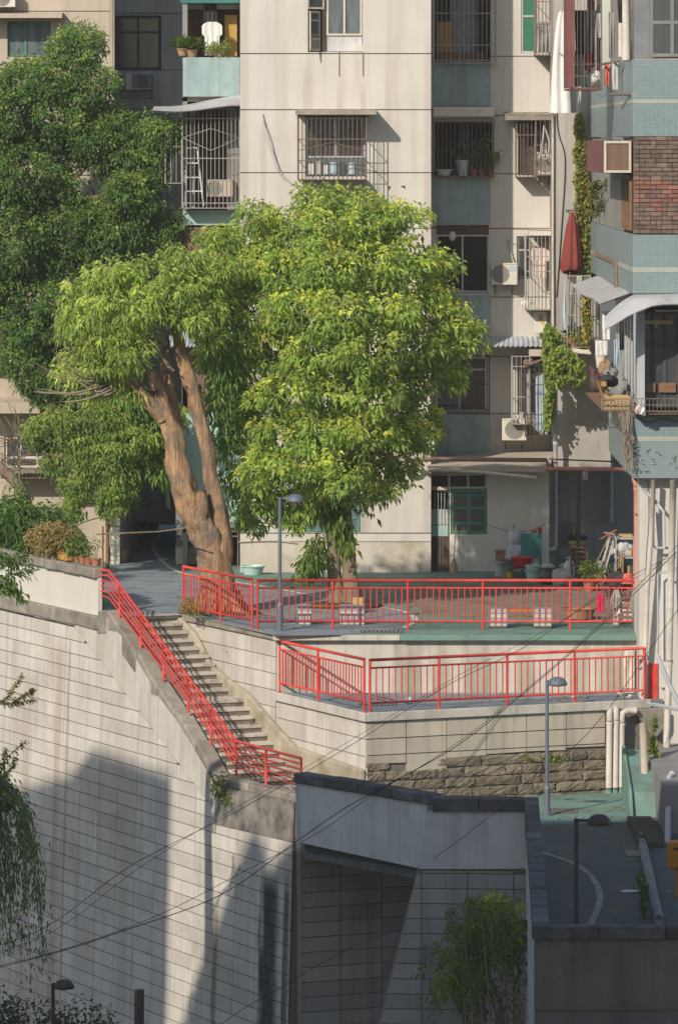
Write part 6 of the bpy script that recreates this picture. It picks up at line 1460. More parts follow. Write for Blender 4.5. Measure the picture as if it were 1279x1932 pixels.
for i, (px, py, k, fh, lab) in enumerate([(362,107,'spiky',.5,'brown pot with a grassy plant on the blue balcony front'),(345,104,'spiky',.45,'pot with a sprawling grassy plant at the corner of the blue balcony'),(412,107,'bush',.12,'low brown pot beside the ochre cabinet')]):
    pot(lab, X(px,DB+.1), DB+.1, Z(py,DB), .15, .18, 'cardboard', k, fh, .25, ((0.11,0.18,0.04),(0.2,0.28,0.05),(0.3,0.36,0.07)), 50+i)
# laundry and cloths
def cloth(name, label, cat, outline, d, m, amp=.03, nf=5, seed=0, tilt=0.0):
    """outline(v) -> (px_left, px_right); v runs down py0..py1."""
    py0, py1, fn = outline; nu, nv = 28, 16; mb = MB(); ph = seed
    def f(u, v):
        a, b = fn(v); px = a+(b-a)*u
        return (X(px,d), d - tilt*v + amp*(.4+.6*v)*math.sin(u*nf*2*math.pi+ph+.8*math.sin(v*3+ph)) + .3*amp*math.sin(v*7+ph+u*5), Z(py0+(py1-py0)*v, d))
    mb.grid(f, nu, nv); n0 = len(mb.v); mb.grid(lambda u, v: (f(u,v)[0], f(u,v)[1]+.008, f(u,v)[2]), nu, nv)
    root = thing(name, label, cat, P((fn(0)[0]+fn(0)[1])/2, py0, d)); build('fabric', mb, M[m], root, smooth=True)
    return root
def hanger(root, px, py, d, w=16):
    mb = MB(); mb.tube([P(px-w,py+7,d),P(px,py,d),P(px+w,py+7,d)], .010, 5); mb.tube([P(px,py,d),P(px,py-8,d),P(px+4,py-11,d)], .007, 5); build('hanger', mb, M['darkiron'], root)
d = DT-1.2
cloth('white_sheet', 'long white sheet hanging down beside the maroon laundry cage', 'sheet', (20, 212, lambda v: (1055-19*v**.6, 1071+6*v**2)), d, 'cloth', .03, 2, 1)
cloth('grey_sheet', 'grey cloth behind the long white sheet', 'sheet', (150, 212, lambda v: (1068+2*v, 1096-14*max(0,v-.6)**1.2)), d+.4, 'greyplastic', .05, 2, 2)
s = cloth('shirt', 'white shirt drying on a hanger above the blue balcony front', 'shirt', (40, 103, lambda v: (400-min(8+130*v, 19 if v<.38 else 14), 400+min(8+130*v, 19 if v<.38 else 14))), DB+.30, 'cloth', .02, 3, 3); hanger(s, 400, 34, DB+.30, 13)
cloth('dark_shirt', 'dark garment hanging behind the white shirt', 'shirt', (-10, 48, lambda v: (386-2*v, 408+2*v)), DB+.45, 'blackcloth', .03, 3, 4)
cloth('red_garment', 'dull red garment hem hanging under the white shirt', 'shirt', (84, 104, lambda v: (384, 420)), DB+.42, 'terra', .02, 5, 5)
cloth('jacket', 'black jacket and trousers hung inside the maroon cage', 'jacket', (18, 100, lambda v: (1084+2*v, 1125-4*v)), 119.4, 'blackcloth', .07, 3, 6)
cloth('coral_shirt', 'coral garment hung under the black jacket', 'shirt', (80, 132, lambda v: (1098+4*v, 1116-2*v)), 119.7, 'coral', .04, 3, 7)
cloth('pale_towel', 'pale striped towel hung in the maroon cage', 'towel', (95, 145, lambda v: (1083, 1100)), 119.9, 'bluecloth', .02, 3, 8)
s = cloth('shirt', 'pale pink shirt drying behind the bars beside the cement tower', 'shirt', (467, 524, lambda v: (1019-min(7+120*v, 17 if v<.4 else 12.5), 1019+min(7+120*v, 17 if v<.4 else 12.5))), D2-.5, 'pinkcloth', .02, 3, 9); hanger(s, 1019, 460, D2-.5, 13)
cloth('patterned_cloth', 'dark patterned cloth bundle behind the bars by the green window', 'cloth', (40, 98, lambda v: (1013+1*v, 1044-1*v)), D2-.5, 'tilegrey', .07, 4, 10)
cloth('small_cloths', 'small white cloths pegged on a rack under the pink shirt', 'cloth', (566, 577, lambda v: (980, 995)), D2-.6, 'cloth', .02, 3, 11)
cloth('small_cloths', 'second small white cloth pegged on the rack near the bars', 'cloth', (565, 575, lambda v: (997, 1008)), D2-.6, 'cloth', .02, 3, 12)
cloth('blue_towel', 'pale blue towel hanging under the folded red parasol', 'towel', (512, 640, lambda v: (1067-8*min(1,v*1.6)+4*v, 1068+1*v)), DT-.35, 'bluecloth', .04, 1, 13)
cloth('blue_cloth', 'blue cloth screen inside the lower barred window', 'cloth', (702, 812, lambda v: (1010, 1034)), D2-.6, 'bluecloth', .03, 4, 14)
cloth('white_curtain', 'white cloth tied inside the balcony with the ladder', 'cloth', (222, 340, lambda v: (316-1*v, 334-8*v)), DB+.1, 'cloth', .04, 2, 15)
cloth('yellow_cloth', 'mustard cloth hung inside the balcony with the ladder', 'cloth', (226, 285, lambda v: (336, 345-4*v)), DB+.3, 'yellow', .03, 2, 16)
cloth('coral_towel', 'coral towel pegged above the teal chair', 'towel', (1002-2, 1028, lambda v: (1003, 1013)), D3-.35, 'coral', .02, 2, 17)
cloth('crimson_towel', 'short crimson towel pegged above the teal chair', 'towel', (995, 1008, lambda v: (1014.5, 1023)), D3-.35, 'pinkred', .02, 2, 18)
cloth('crimson_cloth', 'crimson cloth hung over the upper railing near the mops', 'cloth', (1120, 1155, lambda v: (1126, 1140)), DR-.06, 'pinkred', .02, 2, 19)
cloth('small_white_rags', 'small white garments on a rack above the cluttered shelf', 'cloth', (642, 672, lambda v: (1123, 1146)), 118.0, 'cloth', .012, 3, 20)
# folded red parasol
root = thing('parasol', 'folded maroon parasol hung against the cement tower beside the ivy', 'parasol', P(1077,400,DT-.4)); d = DT-.40
mb = MB(); mb.tube([P(1080,396,d),P(1074,530,d)], .016, 6); build('pole', mb, M['rustpipe'], root)
mb = MB(); n = 36; vs_ = []; prof = [(400,3),(425,9),(455,13),(485,16),(505,18),(513,14)]
for py, w in prof:
    for k in range(n):
        a = 2*math.pi*k/n; r = w*d/F*(1+.22*math.cos(a*7)+.06*math.sin(a*3)); c = P(1079-(py-400)*.02, py + (5*math.sin(a) if py > 500 else 0), d)
        vs_.append((c[0]+r*math.cos(a), c[1]+.7*r*math.sin(a), c[2]))
mb.add(vs_, [(i*n+k, i*n+(k+1)%n, (i+1)*n+(k+1)%n, (i+1)*n+k) for i in range(len(prof)-1) for k in range(n)]); build('canopy', mb, M['redcloth'], root, smooth=True)
mb = MB(); mb.tube([P(1068,396,DT-.02),P(1092,396,d-.1)], .016, 6); build('hook', mb, M['darkiron'], root)
# ladder on the left balcony
root = thing('ladder', 'white step ladder leaning inside the barred balcony', 'ladder', P(365,388,DB-.3)); d = DB-.25
for a, b in ((353,350),(372,384)):
    mb = MB(); mb.tube([P(a,278,d+.08),P(b,388,d)], .020, 6); build('rail', mb, M['cloth'], root)
for py in (279, 308, 335, 361):
    t = (py-278)/110; mb = MB(); a, b = 353-3*t, 372+12*t; mb.obox(P(a,py,d+.02), Vector(P(b,py,d+.02))-Vector(P(a,py,d+.02)), (0,.08,0), (0,0,.03)); build('tread', mb, M['cloth'], root)
# electricity box, lantern
root = thing('meter_box', 'white electricity meter box with a yellow sticker under the bars', 'meter box', P(1018,620,D2-.4))
mb = MB(); mb.pbox(1007, 1032, 587, 628, D2-.42, .18); build('box', mb, M['acwhite'], root, bevel=.02)
mb = MB(); mb.pbox(1016, 1024, 594, 604, D2-.428, .007); build('meter', mb, M['acdark'], root)
mb = MB(); mb.pbox(1021, 1027, 604, 611, D2-.428, .007); build('sticker', mb, M['yellow'], root)
root = thing('lantern', 'white hanging lantern in front of the dark sliding window', 'lantern', P(853,440,D2-.1))
mb = MB(); c = P(853,454,D2-.12); mb.lathe([(.0,0),(.05,.01),(.085,.08),(.09,.16),(.06,.22),(.02,.24)], c, 14); build('shade', mb, M['cloth'], root, smooth=True)
mb = MB(); mb.tube([P(853,424,D2-.12),P(853,438,D2-.12)], .01, 5); build('chain', mb, M['darkiron'], root)
# cables on the cream front
mb = MB(); mb.tube(smooth_pts([P(495,213,D-.03),P(499,235,D-.10),P(508,262,D-.12),P(516,290,D-.10),P(530,325,D-.08),P(552,347,D-.05),P(575,362,D-.03)]), .014, 6)
tag(build('drain_hose', mb, M['greypvc']), 'loose grey hose hanging from a hole in the cream wall', 'hose')
mb = MB(); mb.tube(smooth_pts([P(495,213,D-.03),P(498,250,D-.16),P(511,285,D-.16),P(522,318,D-.1),P(536,338,D-.06)]), .009, 6)
tag(build('cable', mb, M['greypvc']), 'thin cable looping beside the grey hose on the cream wall', 'cable')
# benches and planter box on the plaza
def bench(label, px0, px1, py, tops, plank=True):
    x0, y0, _ = G(px0, py); x1 = X(px1, y0); root = thing('bench', label, 'bench', (x0, y0, 0)); w = (x1-x0)
    for a, b in tops:
        xa, xb = x0+w*a, x0+w*b
        for k in range(4):
            mb = MB(); mb.box(xa, xb, y0, y0+.42, .012+k*.105, .012+k*.105+.097); build('tile_course', mb, M['tilewhite'] if k % 2 == 0 else M['tilegrey'], root, bevel=.006)
    if plank:
        for k in range(3):
            mb = MB(); mb.box(x0+w*tops[0][1]+.004, x0+w*tops[-1][0]-.004, y0+.03+k*.13, y0+.15+k*.13, .36, .405); build('plank', mb, M['orangewood'], root, bevel=.006)
    return root
bench('tiled bench with orange planks behind the upper railing beside the twin trunk', 562, 690, 1180, [(0,.20),(.62,.98)])
bench('tiled bench with orange planks behind the upper railing in the tree shade', 922, 1041, 1186, [(0,.29),(.72,1)])
gx, gy, _ = G(677, 1156); root = thing('planter_box', 'ochre wooden box leaning against the foot of the twin trunk', 'box', (gx, gy, 0))
mb = MB(); mb.box(X(663,gy), X(685,gy), gy-.2, gy+.12, 0, .34); build('box', mb, M['tan'], root, bevel=.01)
mb = MB(); mb.box(X(662,gy), X(687,gy), gy-.22, gy-.201, .02, .05); build('slat', mb, M['wood'], root)
# ring of soil under the twin trunk
mb = MB(); mb.lathe([(.85,0),(.85,.06),(.6,.09),(0,.12)], (X(652,T2), T2, 0.002), 20); tag(build('soil_mound', mb, M['soil']), 'low mound of soil around the foot of the twin trunk', 'soil', kind='stuff')
mb = MB(); mb.lathe([(.95,0),(.9,.04),(.6,.07),(0,.1)], (X(415,T1), T1, 0.002), 20); tag(build('soil_mound', mb, M['soil']), 'low mound of soil around the foot of the ochre trunk', 'soil', kind='stuff')
x, y = X(358,116.9), 116.9
crown(thing('weed', 'yellow flowered weed at the foot of the ochre trunk behind the railing', 'weed', (x,y,0)), pxblobs([(352,1140,9,14),(362,1143,9,12),(345,1145,6,12),(370,1150,8,10)],116.9,1,50), 63, 90, 5, .06, .03, (0.10,0.13,0.03), (0.20,0.21,0.05), (0.5,0.36,0.05), spread=.06, name='foliage', zy=-1)
# basins and buckets
def basin(label, px, py, r, h, m, z=0.0, name='basin', cat='basin', d=None):
    x, y, _ = G(px, py, z) if d is None else (X(px,d), d, z); zz = z if d is None else Z(py,d)
    mb = MB(); mb.lathe([(r*.72,0),(r*.95,h*.9),(r*1.06,h*.9),(r*1.06,h),(r*.92,h),(r*.68,h*.06),(0,h*.05)], (x,y,zz), 20)
    root = thing(name, label, cat, (x,y,zz)); build('bowl', mb, M[m], root, smooth=False); return root
basin('round mint plastic wash basin on the ground by the cream wall', 477, 1084, .30, .22, 'mintplastic')
basin('red plastic wash basin on a stand beside the white wall', 985, 1068, .29, .22, 'redplastic', d=128.6)
def bucket(label, px, py, r, h, m, lid=None, d=None):
    x, y, _ = G(px, py); root = thing('bucket', label, 'bucket', (x,y,0))
    mb = MB(); mb.lathe([(r*.8,0),(r,h*.92),(r*1.07,h*.92),(r*1.07,h),(r*.9,h),(r*.85,h*.8),(0,h*.8)], (x,y,0), 16); build('body', mb, M[m], root)
    mb = MB(); mb.tube([(x-r,y-.01,h*.9),(x-r*.7,y-r*.8,h*.7),(x,y-r*1.15,h*.62),(x+r*.7,y-r*.8,h*.7),(x+r,y-.01,h*.9)], .007, 5); build('handle', mb, M['darkiron'], root)
    if lid: mb = MB(); mb.lathe([(r*1.05,0),(r*.9,.05),(0,.06)], (x,y,h+.002), 16); build('lid', mb, M[lid], root)
    return root
bucket('tall white bucket with a torn bag over it beside the cardboard box', 945, 1086, .18, .42, 'greyplastic')
bucket('grey paint bucket next to the tall white bucket', 957, 1084, .15, .36, 'drab')
bucket('mint green bucket in front of the red basin', 1005, 1099, .17, .42, 'mintplastic')
bucket('white lidded bucket behind the railing beside the mint bucket', 1018, 1096, .15, .36, 'greyplastic', 'mintplastic')
def jar(label, px, py, r, h):
    x, y, _ = G(px, py); mb = MB(); mb.lathe([(r*.6,0),(r*.95,h*.35),(r,h*.55),(r*.7,h*.85),(r*.55,h*.9),(r*.62,h),(0,h)], (x,y,0), 16); root = thing('pickle_jar', label, 'jar', (x,y,0)); build('jar', mb, M['ceramic'], root, smooth=True); return root
jar('brown glazed pickle jar behind the railing with a pale lid', 1033, 1103, .20, .40)
x, y, _ = G(1033,1103); mb = MB(); mb.lathe([(.17,0),(.19,.03),(.1,.1),(0,.11)], (x,y,.402), 14); tag(build('lid', mb, M['greyplastic']), 'pale dish lying upside down on the brown pickle jar', 'dish')
jar('olive glazed pickle jar standing by the down pipe elbow', 1019, 1097, .17, .42)
mb = MB(); x, y, _ = G(990,1082); 
root = thing('stand', 'low wooden stand under the red wash basin', 'stand', (x,128.6,0)); x = X(985,128.6)
for a in (-.25,.2):
    for b in (-.2,.2): mb = MB(); mb.box(x+a, x+a+.04, 128.6+b, 128.6+b+.04, 0, Z(1069,128.6)-.05); build('leg', mb, M['wood'], root)
mb = MB(); mb.box(x-.3, x+.3, 128.3, 128.9, Z(1069,128.6)-.05, Z(1069,128.6)-.005); build('top', mb, M['wood'], root)
# cardboard box on the buckets, bags
root = thing('cardboard_box', 'brown cardboard box set on the white bucket', 'box', P(946,1058,128.5)); mb = MB(); mb.pbox(935, 953, 1041, 1058, 128.4, .2); build('carton', mb, M['cardboard'], root, bevel=.01); mb = MB(); mb.pbox(934, 954, 1038, 1041, 128.35, .28); build('flap', mb, M['cardboard'], root)
def bag(label, px, py, d, r, m='bag', seed=0, name='plastic_bag', cat='bag'):
    root = thing(name, label, cat, P(px,py,d)); mb = MB(); mb.blob(P(px,py,d), r, 14, 10, .14, seed); build('body', mb, M[m], root, smooth=False)
    c = P(px,py,d); rr = r if not hasattr(r,'__len__') else r[2]; mb = MB(); mb.tube([(c[0],c[1],c[2]+rr*.8),(c[0]+.02,c[1],c[2]+rr*1.25),(c[0]-.03,c[1],c[2]+rr*1.5)], [rr*.25,rr*.12,rr*.3], 7, True, .15); build('knot', mb, M[m], root); return root
bag('bunch of white plastic bags hung on the wall hook', 970, 1015, D3-.2, (.17,.13,.22), seed=1)
bag('second bunch of crumpled white bags below the wall hook', 972, 1040, D3-.25, (.20,.15,.18), seed=2)
bag('grey white bag of scraps beside the white bucket', 968, 1056, D3-.3, (.22,.17,.17), 'greyplastic', seed=3)
bag('clear plastic bag in front of the alley cupboard', 1060, 1094, 126, (.28,.2,.24), 'greyplastic', seed=4)
bag('white plastic bag on top of the alley junk shelf', 1178, 1037, 125, (.22,.2,.20), seed=5)
bag('small white bag hung on the alley post', 1152, 1030, 126, (.10,.09,.2), seed=6)
# teal chair
root = thing('chair', 'teal plastic chair standing under the pegged towels', 'chair', (X(1002,129.2),129.2,0)); x = X(1003,129.2); y = 129.2
mb = MB(); mb.box(x-.24, x+.24, y-.22, y+.22, .42, .45); build('seat', mb, M['tealplastic'], root, bevel=.01)
mb = MB(); mb.grid(lambda u, v: (x-.25+.5*u, y+.2+.08*v-.05*math.sin(u*math.pi), .45+.55*v), 10, 4); mb.grid(lambda u, v: (x-.25+.5*u, y+.22+.08*v-.05*math.sin(u*math.pi), .45+.55*v), 10, 4); build('backrest', mb, M['tealplastic'], root)
for a in (-.21,.21):
    for b in (-.2,.2): mb = MB(); mb.tube([(x+a,y+b,.42),(x+a*1.1,y+b*1.1,0)], .02, 6); build('leg', mb, M['tealplastic'], root)
# alley junk: cupboard, chairs, boards, shelf
root = thing('cupboard', 'dark cupboard with two pale drawer fronts in the alley', 'cupboard', (X(1090,127.6),127.6,0)); d = 127.6
mb = MB(); mb.box(X(1072,d), X(1106,d), d, d+.5, 0, 1.0); build('carcass', mb, M['darkwood'], root)
mb = MB(); mb.box(X(1070,d), X(1108,d), d-.03, d+.55, 1.0, 1.06); build('top', mb, M['blackcloth'], root)
for a, b in ((1074,1087),(1092,1105)): mb = MB(); mb.box(X(a,d), X(b,d), d-.025, d-.001, .78, .95); build('drawer', mb, M['tan'], root)
def chair(label, px, d, m, rot):
    x = X(px,d); root = thing('chair', label, 'chair', (x,d,0), rotz=0)
    c, s_ = math.cos(rot), math.sin(rot); T = lambda a, b, z: (x+a*c-b*s_, d+a*s_+b*c, z)
    for a in (-.2,.2): 
        mb = MB(); mb.tube([T(a,-.2,0),T(a,-.2,.45)], .022, 6); build('leg', mb, M[m], root); mb = MB(); mb.tube([T(a,.2,0),T(a,.2,.45),T(a,.27,.95)], .022, 6); build('leg', mb, M[m], root)
    mb = MB(); mb.prism([T(-.23,-.23,.44),T(.23,-.23,.44),T(.23,.23,.44),T(-.23,.23,.44)], (0,0,.035)); build('seat', mb, M[m], root)
    for z in (.6,.72,.84,.93): mb = MB(); mb.tube([T(-.2,.235+(z-.45)*.1,z),T(.2,.235+(z-.45)*.1,z)], .018, 5); build('back_slat', mb, M[m], root)
    return root
chair('brown wooden chair in front of the alley cupboard', 1100, 126.5, 'wood', .5)
chair('brown slatted chair turned away beside the alley boards', 1113, 125.8, 'wood', 2.2)
for i, (px, pt, pw_, lab, m_, lean) in enumerate([(1132,1040,12,'pale grey board leaning in the alley','greyplastic',22),(1122,1060,9,'second weathered board leaning in the alley','drab',16),(1140,1010,5,'thin dark plank leaning in the alley','darkwood',30)]):
    root = thing('board', lab, 'board', (X(px,125.5),125.5,0)); mb = MB(); d0_ = 125.2-i*.15; a0 = (X(px-lean*.5,d0_), d0_, 0.0); a1 = (X(px+lean*.5,d0_), d0_+.35, Z(pt,d0_)); w = pw_*d0_/F
    mb.prism([a0, (a0[0]+w,a0[1],a0[2]), (a1[0]+w,a1[1],a1[2]), a1], (0,.03,.0)); build('plank', mb, M[m_], root)
root = thing('shelf_rack', 'cluttered metal shelf rack at the end of the alley', 'shelf', (X(1180,125.2),125.2,0)); d = 124.8
for px in (1162, 1196):
    for dd in (0,.6): mb = MB(); mb.tube([(X(px,d),d+dd,0),(X(px,d),d+dd,1.25)], .016, 6); build('post', mb, M['greypvc'], root)
for z in (.35,.75,1.2): mb = MB(); mb.box(X(1160,d), X(1198,d), d-.02, d+.62, z, z+.03); build('shelf', mb, M['greypvc'] if z > .7 else M['wood'], root)
for i, (px, z, m_, sz, lab) in enumerate([(1168,.38,'cardboard',(.22,.22),'carton on the lowest shelf of the rack'),(1185,.38,'darkwood',(.26,.2),'dark crate on the lowest shelf of the rack'),(1172,.78,'drab',(.3,.16),'grey box on the middle shelf of the rack'),(1189,.78,'wood',(.16,.2),'brown box on the middle shelf of the rack'),(1180,1.23,'tan',(.32,.08),'flat tan board on top of the rack')]):
    root = thing('carton', lab, 'box', (X(px,d+.2),d+.2,z)); mb = MB(); x = X(px,d+.2); mb.box(x-sz[0]/2, x+sz[0]/2, d+.05, d+.35, z, z+sz[1]); build('box', mb, M[m_], root, bevel=.012); mb = MB(); mb.box(x-.02, x+.02, d+.045, d+.049, z+.01, z+sz[1]-.01); build('tape', mb, M['tan'], root)
mb = MB(); mb.tube([P(1133,1017,125),P(1162,1000,124.6)], .015, 6); mb.tube([P(1140,1005,125),P(1160,1008,124.6)], .02, 6); tag(build('stick_bundle', mb, M['redpipe']), 'bundle of reddish sticks tied to the alley post', 'sticks')
mb = MB(); mb.tube([P(1117,1080,125.2),P(1150,1010,124.8)], .012, 5); tag(build('pole', mb, M['tan']), 'thin pale pole leaning in front of the alley boards', 'pole')
bag('dark bin bag on the alley floor', 1168, 1098, 121.5, (.3,.25,.2), 'blackcloth', 7)
root = thing('hat', 'coral bucket hat resting on top of the junk by the red pipe', 'hat', P(1185,1097,116.5)); mb = MB(); mb.lathe([(.17,0),(.13,.02),(.11,.20),(.09,.22),(0,.23)], P(1185,1101,116.5), 16); build('crown', mb, M['coral'], root, smooth=True)
root = thing('basket', 'wide shallow woven basket behind the railing in the shade', 'basket', (X(1095,117.2),117.2,0)); mb = MB(); c = (X(1093,117.2),117.2,.02); mb.lathe([(.28,0),(.36,.2),(.38,.2),(.36,.22),(.26,.03),(0,.03)], c, 22); build('bowl', mb, M['cardboard'], root)
mb = MB(); mb.tube([(c[0]+.37*math.cos(R(a)), c[1]+.37*math.sin(R(a)), .235) for a in range(0,361,18)], .018, 6); build('rim', mb, M['wood'], root)
# mops hung over the railing end, stool, banana yellow cloth
def mop(label, px, py0, py1, seed):
    d = DR-.09; root = thing('mop', label, 'mop', P(px,py0,d)); g4 = random.Random(seed); mb = MB()
    for i in range(46):
        a = g4.uniform(-1,1); x0 = px+a*4; x1 = px+a*11; e = py1-abs(a)*10+g4.uniform(-6,4); dd = d+g4.uniform(-.07,.05)
        mb.tube([P(x0,py0,d),P((x0+x1)/2+a*2,(py0*.6+py1*.4),dd-.03),P(x1,e,dd)], .012, 4)
    build('yarn', mb, M['mop'], root); mb = MB(); mb.tube([P(px+2,py0+2,d),P(px+6,py0-12,d+.3),(X(px+10,d+.9),d+.9,.5)], .014, 6); build('handle', mb, M['wood'], root); return root
mop('grey string mop hung over the railing by the stool', 1163, 1113, 1150, 1)
mop('grey string mop hung at the very end of the upper railing', 1199, 1112, 1160, 2)
root = thing('stool', 'white plastic stool with slotted side behind the railing end', 'stool', (X(1180,115.6),115.6,0)); x, y = X(1181,115.6), 115.6
mb = MB(); mb.box(x-.17, x+.17, y-.17, y+.17, .42, .46); build('seat', mb, M['cloth'], root, bevel=.01)
for a in (-1,1):
    for b in (-1,1): mb = MB(); mb.obox((x+a*.17-.02, y+b*.17-.02, 0), (.04,0,0), (0,.04,0), (-a*.03,-b*.03,.42)); build('leg', mb, M['cloth'], root)
for z in (.12,.24,.34): mb = MB(); mb.box(x-.15, x+.15, y-.175, y-.16, z, z+.035); build('slat', mb, M['cloth'], root)
root = thing('cushion', 'flat brown woven cushion on the white stool', 'cushion', (x,y,.46)); mb = MB(); mb.lathe([(.18,0),(.22,.03),(.2,.07),(0,.085)], (x,y,.461), 14); build('pad', mb, M['tan'], root, smooth=True)
cloth('yellow_cloth', 'yellow cloth draped over the end post of the upper railing', 'cloth', (1128, 1168, lambda v: (1206-2*v, 1213-2*v)), DR-.08, 'yellow', .03, 2, 21)
root = thing('plinth', 'white painted block behind the railing end next to the stool', 'block', (X(1164,115.9),115.9,0)); mb = MB(); mb.box(X(1157,115.9), X(1166,115.9), 115.8, 116.1, 0, .55); build('block', mb, M['tilewhite'], root, bevel=.01)
# bamboo rail by the passage and its upright
mb = MB(); mb.tube([P(182,1008,118.6),P(300,1003,118.2),P(352,996,117.4)], .018, 7); tag(build('bamboo_pole', mb, M['bark2']), 'long bamboo drying pole tied between the upright stick and the ochre trunk', 'pole')
x, y, _ = G(194,1068+40); mb = MB(); mb.tube([P(194,993,118.5),(X(194,118.5),118.5,0)], .022, 7); tag(build('bamboo_pole', mb, M['wood']), 'upright brown stick behind the top of the stair railing', 'pole')
mb = MB(); mb.tube([P(203,965,131.5),(X(203,131.5),131.5,0)], .05, 7); tag(build('timber_post', mb, M['wood']), 'tall brown timber post in front of the pale pier', 'post')
mb = MB(); mb.tube(smooth_pts([P(130,1002,130),P(160,985,130),P(205,972,131),P(300,945,133)]), .012, 5); tag(build('cable', mb, M['cable']), 'thin cable sagging across the beige garden wall', 'cable')
mb = MB(); mb.tube(smooth_pts([P(450,1023,D-.03),P(490,1021,D-.03),P(525,1021,D-.03),P(560,1025,D-.03)]), .016, 5); tag(build('conduit', mb, M['beige']), 'thin conduit along the foot of the cream wall', 'pipe')
# low gate rails between mint wall and cream block, seen past the trunk
root = thing('rack', 'low metal rack in front of the mint wall beside the bushy tubs', 'rack', P(432,1000,130.6)); d = 130.7
for py in (995, 1003, 1012): mb = MB(); mb.tube([P(415,py,d),P(450,py,d)], .018, 5); build('rail', mb, M['iron'], root)
for px in (416,449): mb = MB(); mb.tube([P(px,993,d),(X(px,d),d,0)], .018, 5); build('leg', mb, M['iron'], root)
root = thing('planter', 'low concrete planter beside the passage down pipe', 'planter', (X(345,132.6),132.6,0)); mb = MB(); mb.box(X(332,132.6), X(372,132.6), 132.5, 133.3, 0, .42); build('trough', mb, M['white'], root, bevel=.02); mb = MB(); mb.box(X(331,132.6), X(373,132.6), 132.46, 133.32, .421, .47); build('coping', mb, M['concrete'], root, bevel=.01)
# lower terrace: three pipes, two pipes on the upper wall, drain grates, debris
for i, (px, lab) in enumerate([(1181,'white down pipe on the upper terrace wall, nearer the long red railing'),(1192,'white down pipe on the upper terrace wall beside the blue block')]):
    root = thing('drain_pipe', lab, 'pipe', (X(px,DE-.1),DE-.1,ZL)); d = DE-.12
    mb = MB(); mb.tube([(X(px,d),d,ZL+.02),P(px,1240-i*6,d),P(px+3,1231-i*6,d+.05),P(px+8,1229-i*6,d+.2)], .065, 10); build('pipe', mb, M['pvc'], root, smooth=True); mb = MB(); mb.tube([(X(px,d),d,ZL+.02),(X(px,d),d,ZL+.12)], .08, 10); build('collar', mb, M['greypvc'], root, smooth=True)
for i, (px, pt, bend, lab) in enumerate([(1150,1340,.0,'white drain pipe at the end of the stone courses, nearest the scored wall'),(1162,1338,.0,'white drain pipe between its two neighbours at the end of the stone courses'),(1173,1342,1,'white drain pipe with an elbow turning into the dark corner')]):
    t = (X(px,111.3)-c1.x)/.912; base = c1 + A*t + B*.17; d = base.y
    root = thing('drain_pipe', lab, 'pipe', (X(px,d),d,ZR)); zt2 = Z(pt,d)
    pts_ = [(X(px,d)-.02,d-.0,ZR-.02),(X(px,d),d,zt2-.16)] + ([(X(px,d)+.02,d,zt2-.04),(X(px,d)+.10,d+.03,zt2),(X(px,d)+.30,d+.12,zt2)] if bend else [(X(px,d),d+.02,zt2-.05),(X(px,d)+.01,d+.10,zt2),(X(px,d)+.01,d+.25,zt2)])
    mb = MB(); mb.tube(pts_, .068, 10); build('pipe', mb, M['pvc'], root, smooth=True)
    mb = MB(); mb.tube([(X(px,d),d,zt2-.30),(X(px,d),d,zt2-.22)], .08, 10); build('collar', mb, M['pvc'], root, smooth=True); mb = MB(); mb.tube([(X(px,d)-.02,d,ZR),(X(px,d)-.02,d,ZR+.12)], .074, 10); build('painted_foot', mb, M['green'], root, smooth=True)
def grate(label, px, py, z, w, l, rot=0):
    x, y, _ = G(px, py, z); root = thing('drain_grate', label, 'drain grate', (x,y,z))
    mb = MB(); mb.box(x-w/2, x+w/2, y-l/2, y+l/2, z+.004, z+.010); build('frame', mb, M['darkiron'], root)
    for i in range(10): mb = MB(); q = x-w/2+w*(i+.2)/10; mb.box(q, q+w*.055, y-l/2+.03, y+l/2-.03, z+.0105, z+.02); build('bar', mb, M['dimframe'], root)
grate('iron drain grate on the plaza edge below the tiled bench', 720, 1192, 0, .9, .5)
grate('iron drain grate on the green road beside the lamp post', 1062, 1531, ZR, .6, .9)
grate('iron drain grate on the dark road beside the slanting pipe', 1200, 1612, ZR, .4, .8)
grate('long iron drain grate at the corner of the lower terrace', 712, 1330, ZL, .8, .5)
for i in range(16):
    px = gt.uniform(1140,1222) if i > 5 else gt.uniform(700,1120); x, y, _ = G(px, gt.uniform(1306,1322), ZL); mb = MB(); mb.blob((x,y,ZL+.03), (.05,.05,.03), 6, 4, .2, i)
    tag(build('rubble', mb, M['concrete'] if i % 3 else M['cloth']), 'small lump of rubble lying on the lower terrace floor', 'rubble', 'rubble scattered on the lower terrace')
mb = MB(); x, y, _ = G(1188,1683,ZR); mb.blob((x,y,ZR+.012), (.22,.10,.012), 12, 5, .25, 4); tag(build('paper_scrap', mb, M['cloth']), 'white paper scrap lying on the dark road', 'paper')
mb = MB(); mb.tube([G(1207,1570,ZR-.0), tuple(Vector(G(1222,1650,ZR))+UP*.10), tuple(Vector(G(1243,1750,ZR))+UP*.12)], .09, 10); tag(build('drain_pipe', mb, M['drab'], smooth=True), 'thick grey pipe lying along the edge of the lower road', 'pipe')
mb = MB(); mb.tube([P(1213,1366,109.6),P(1216,1450,109.2),P(1220,1556,108.2)], .085, 10); tag(build('timber_prop', mb, M['beige'], smooth=True), 'pinkish timber prop standing against the green painted slab', 'post')
root = thing('ramp_slab', 'green painted slab rising beside the pipes at the road end', 'slab', G(1200,1500,ZR))
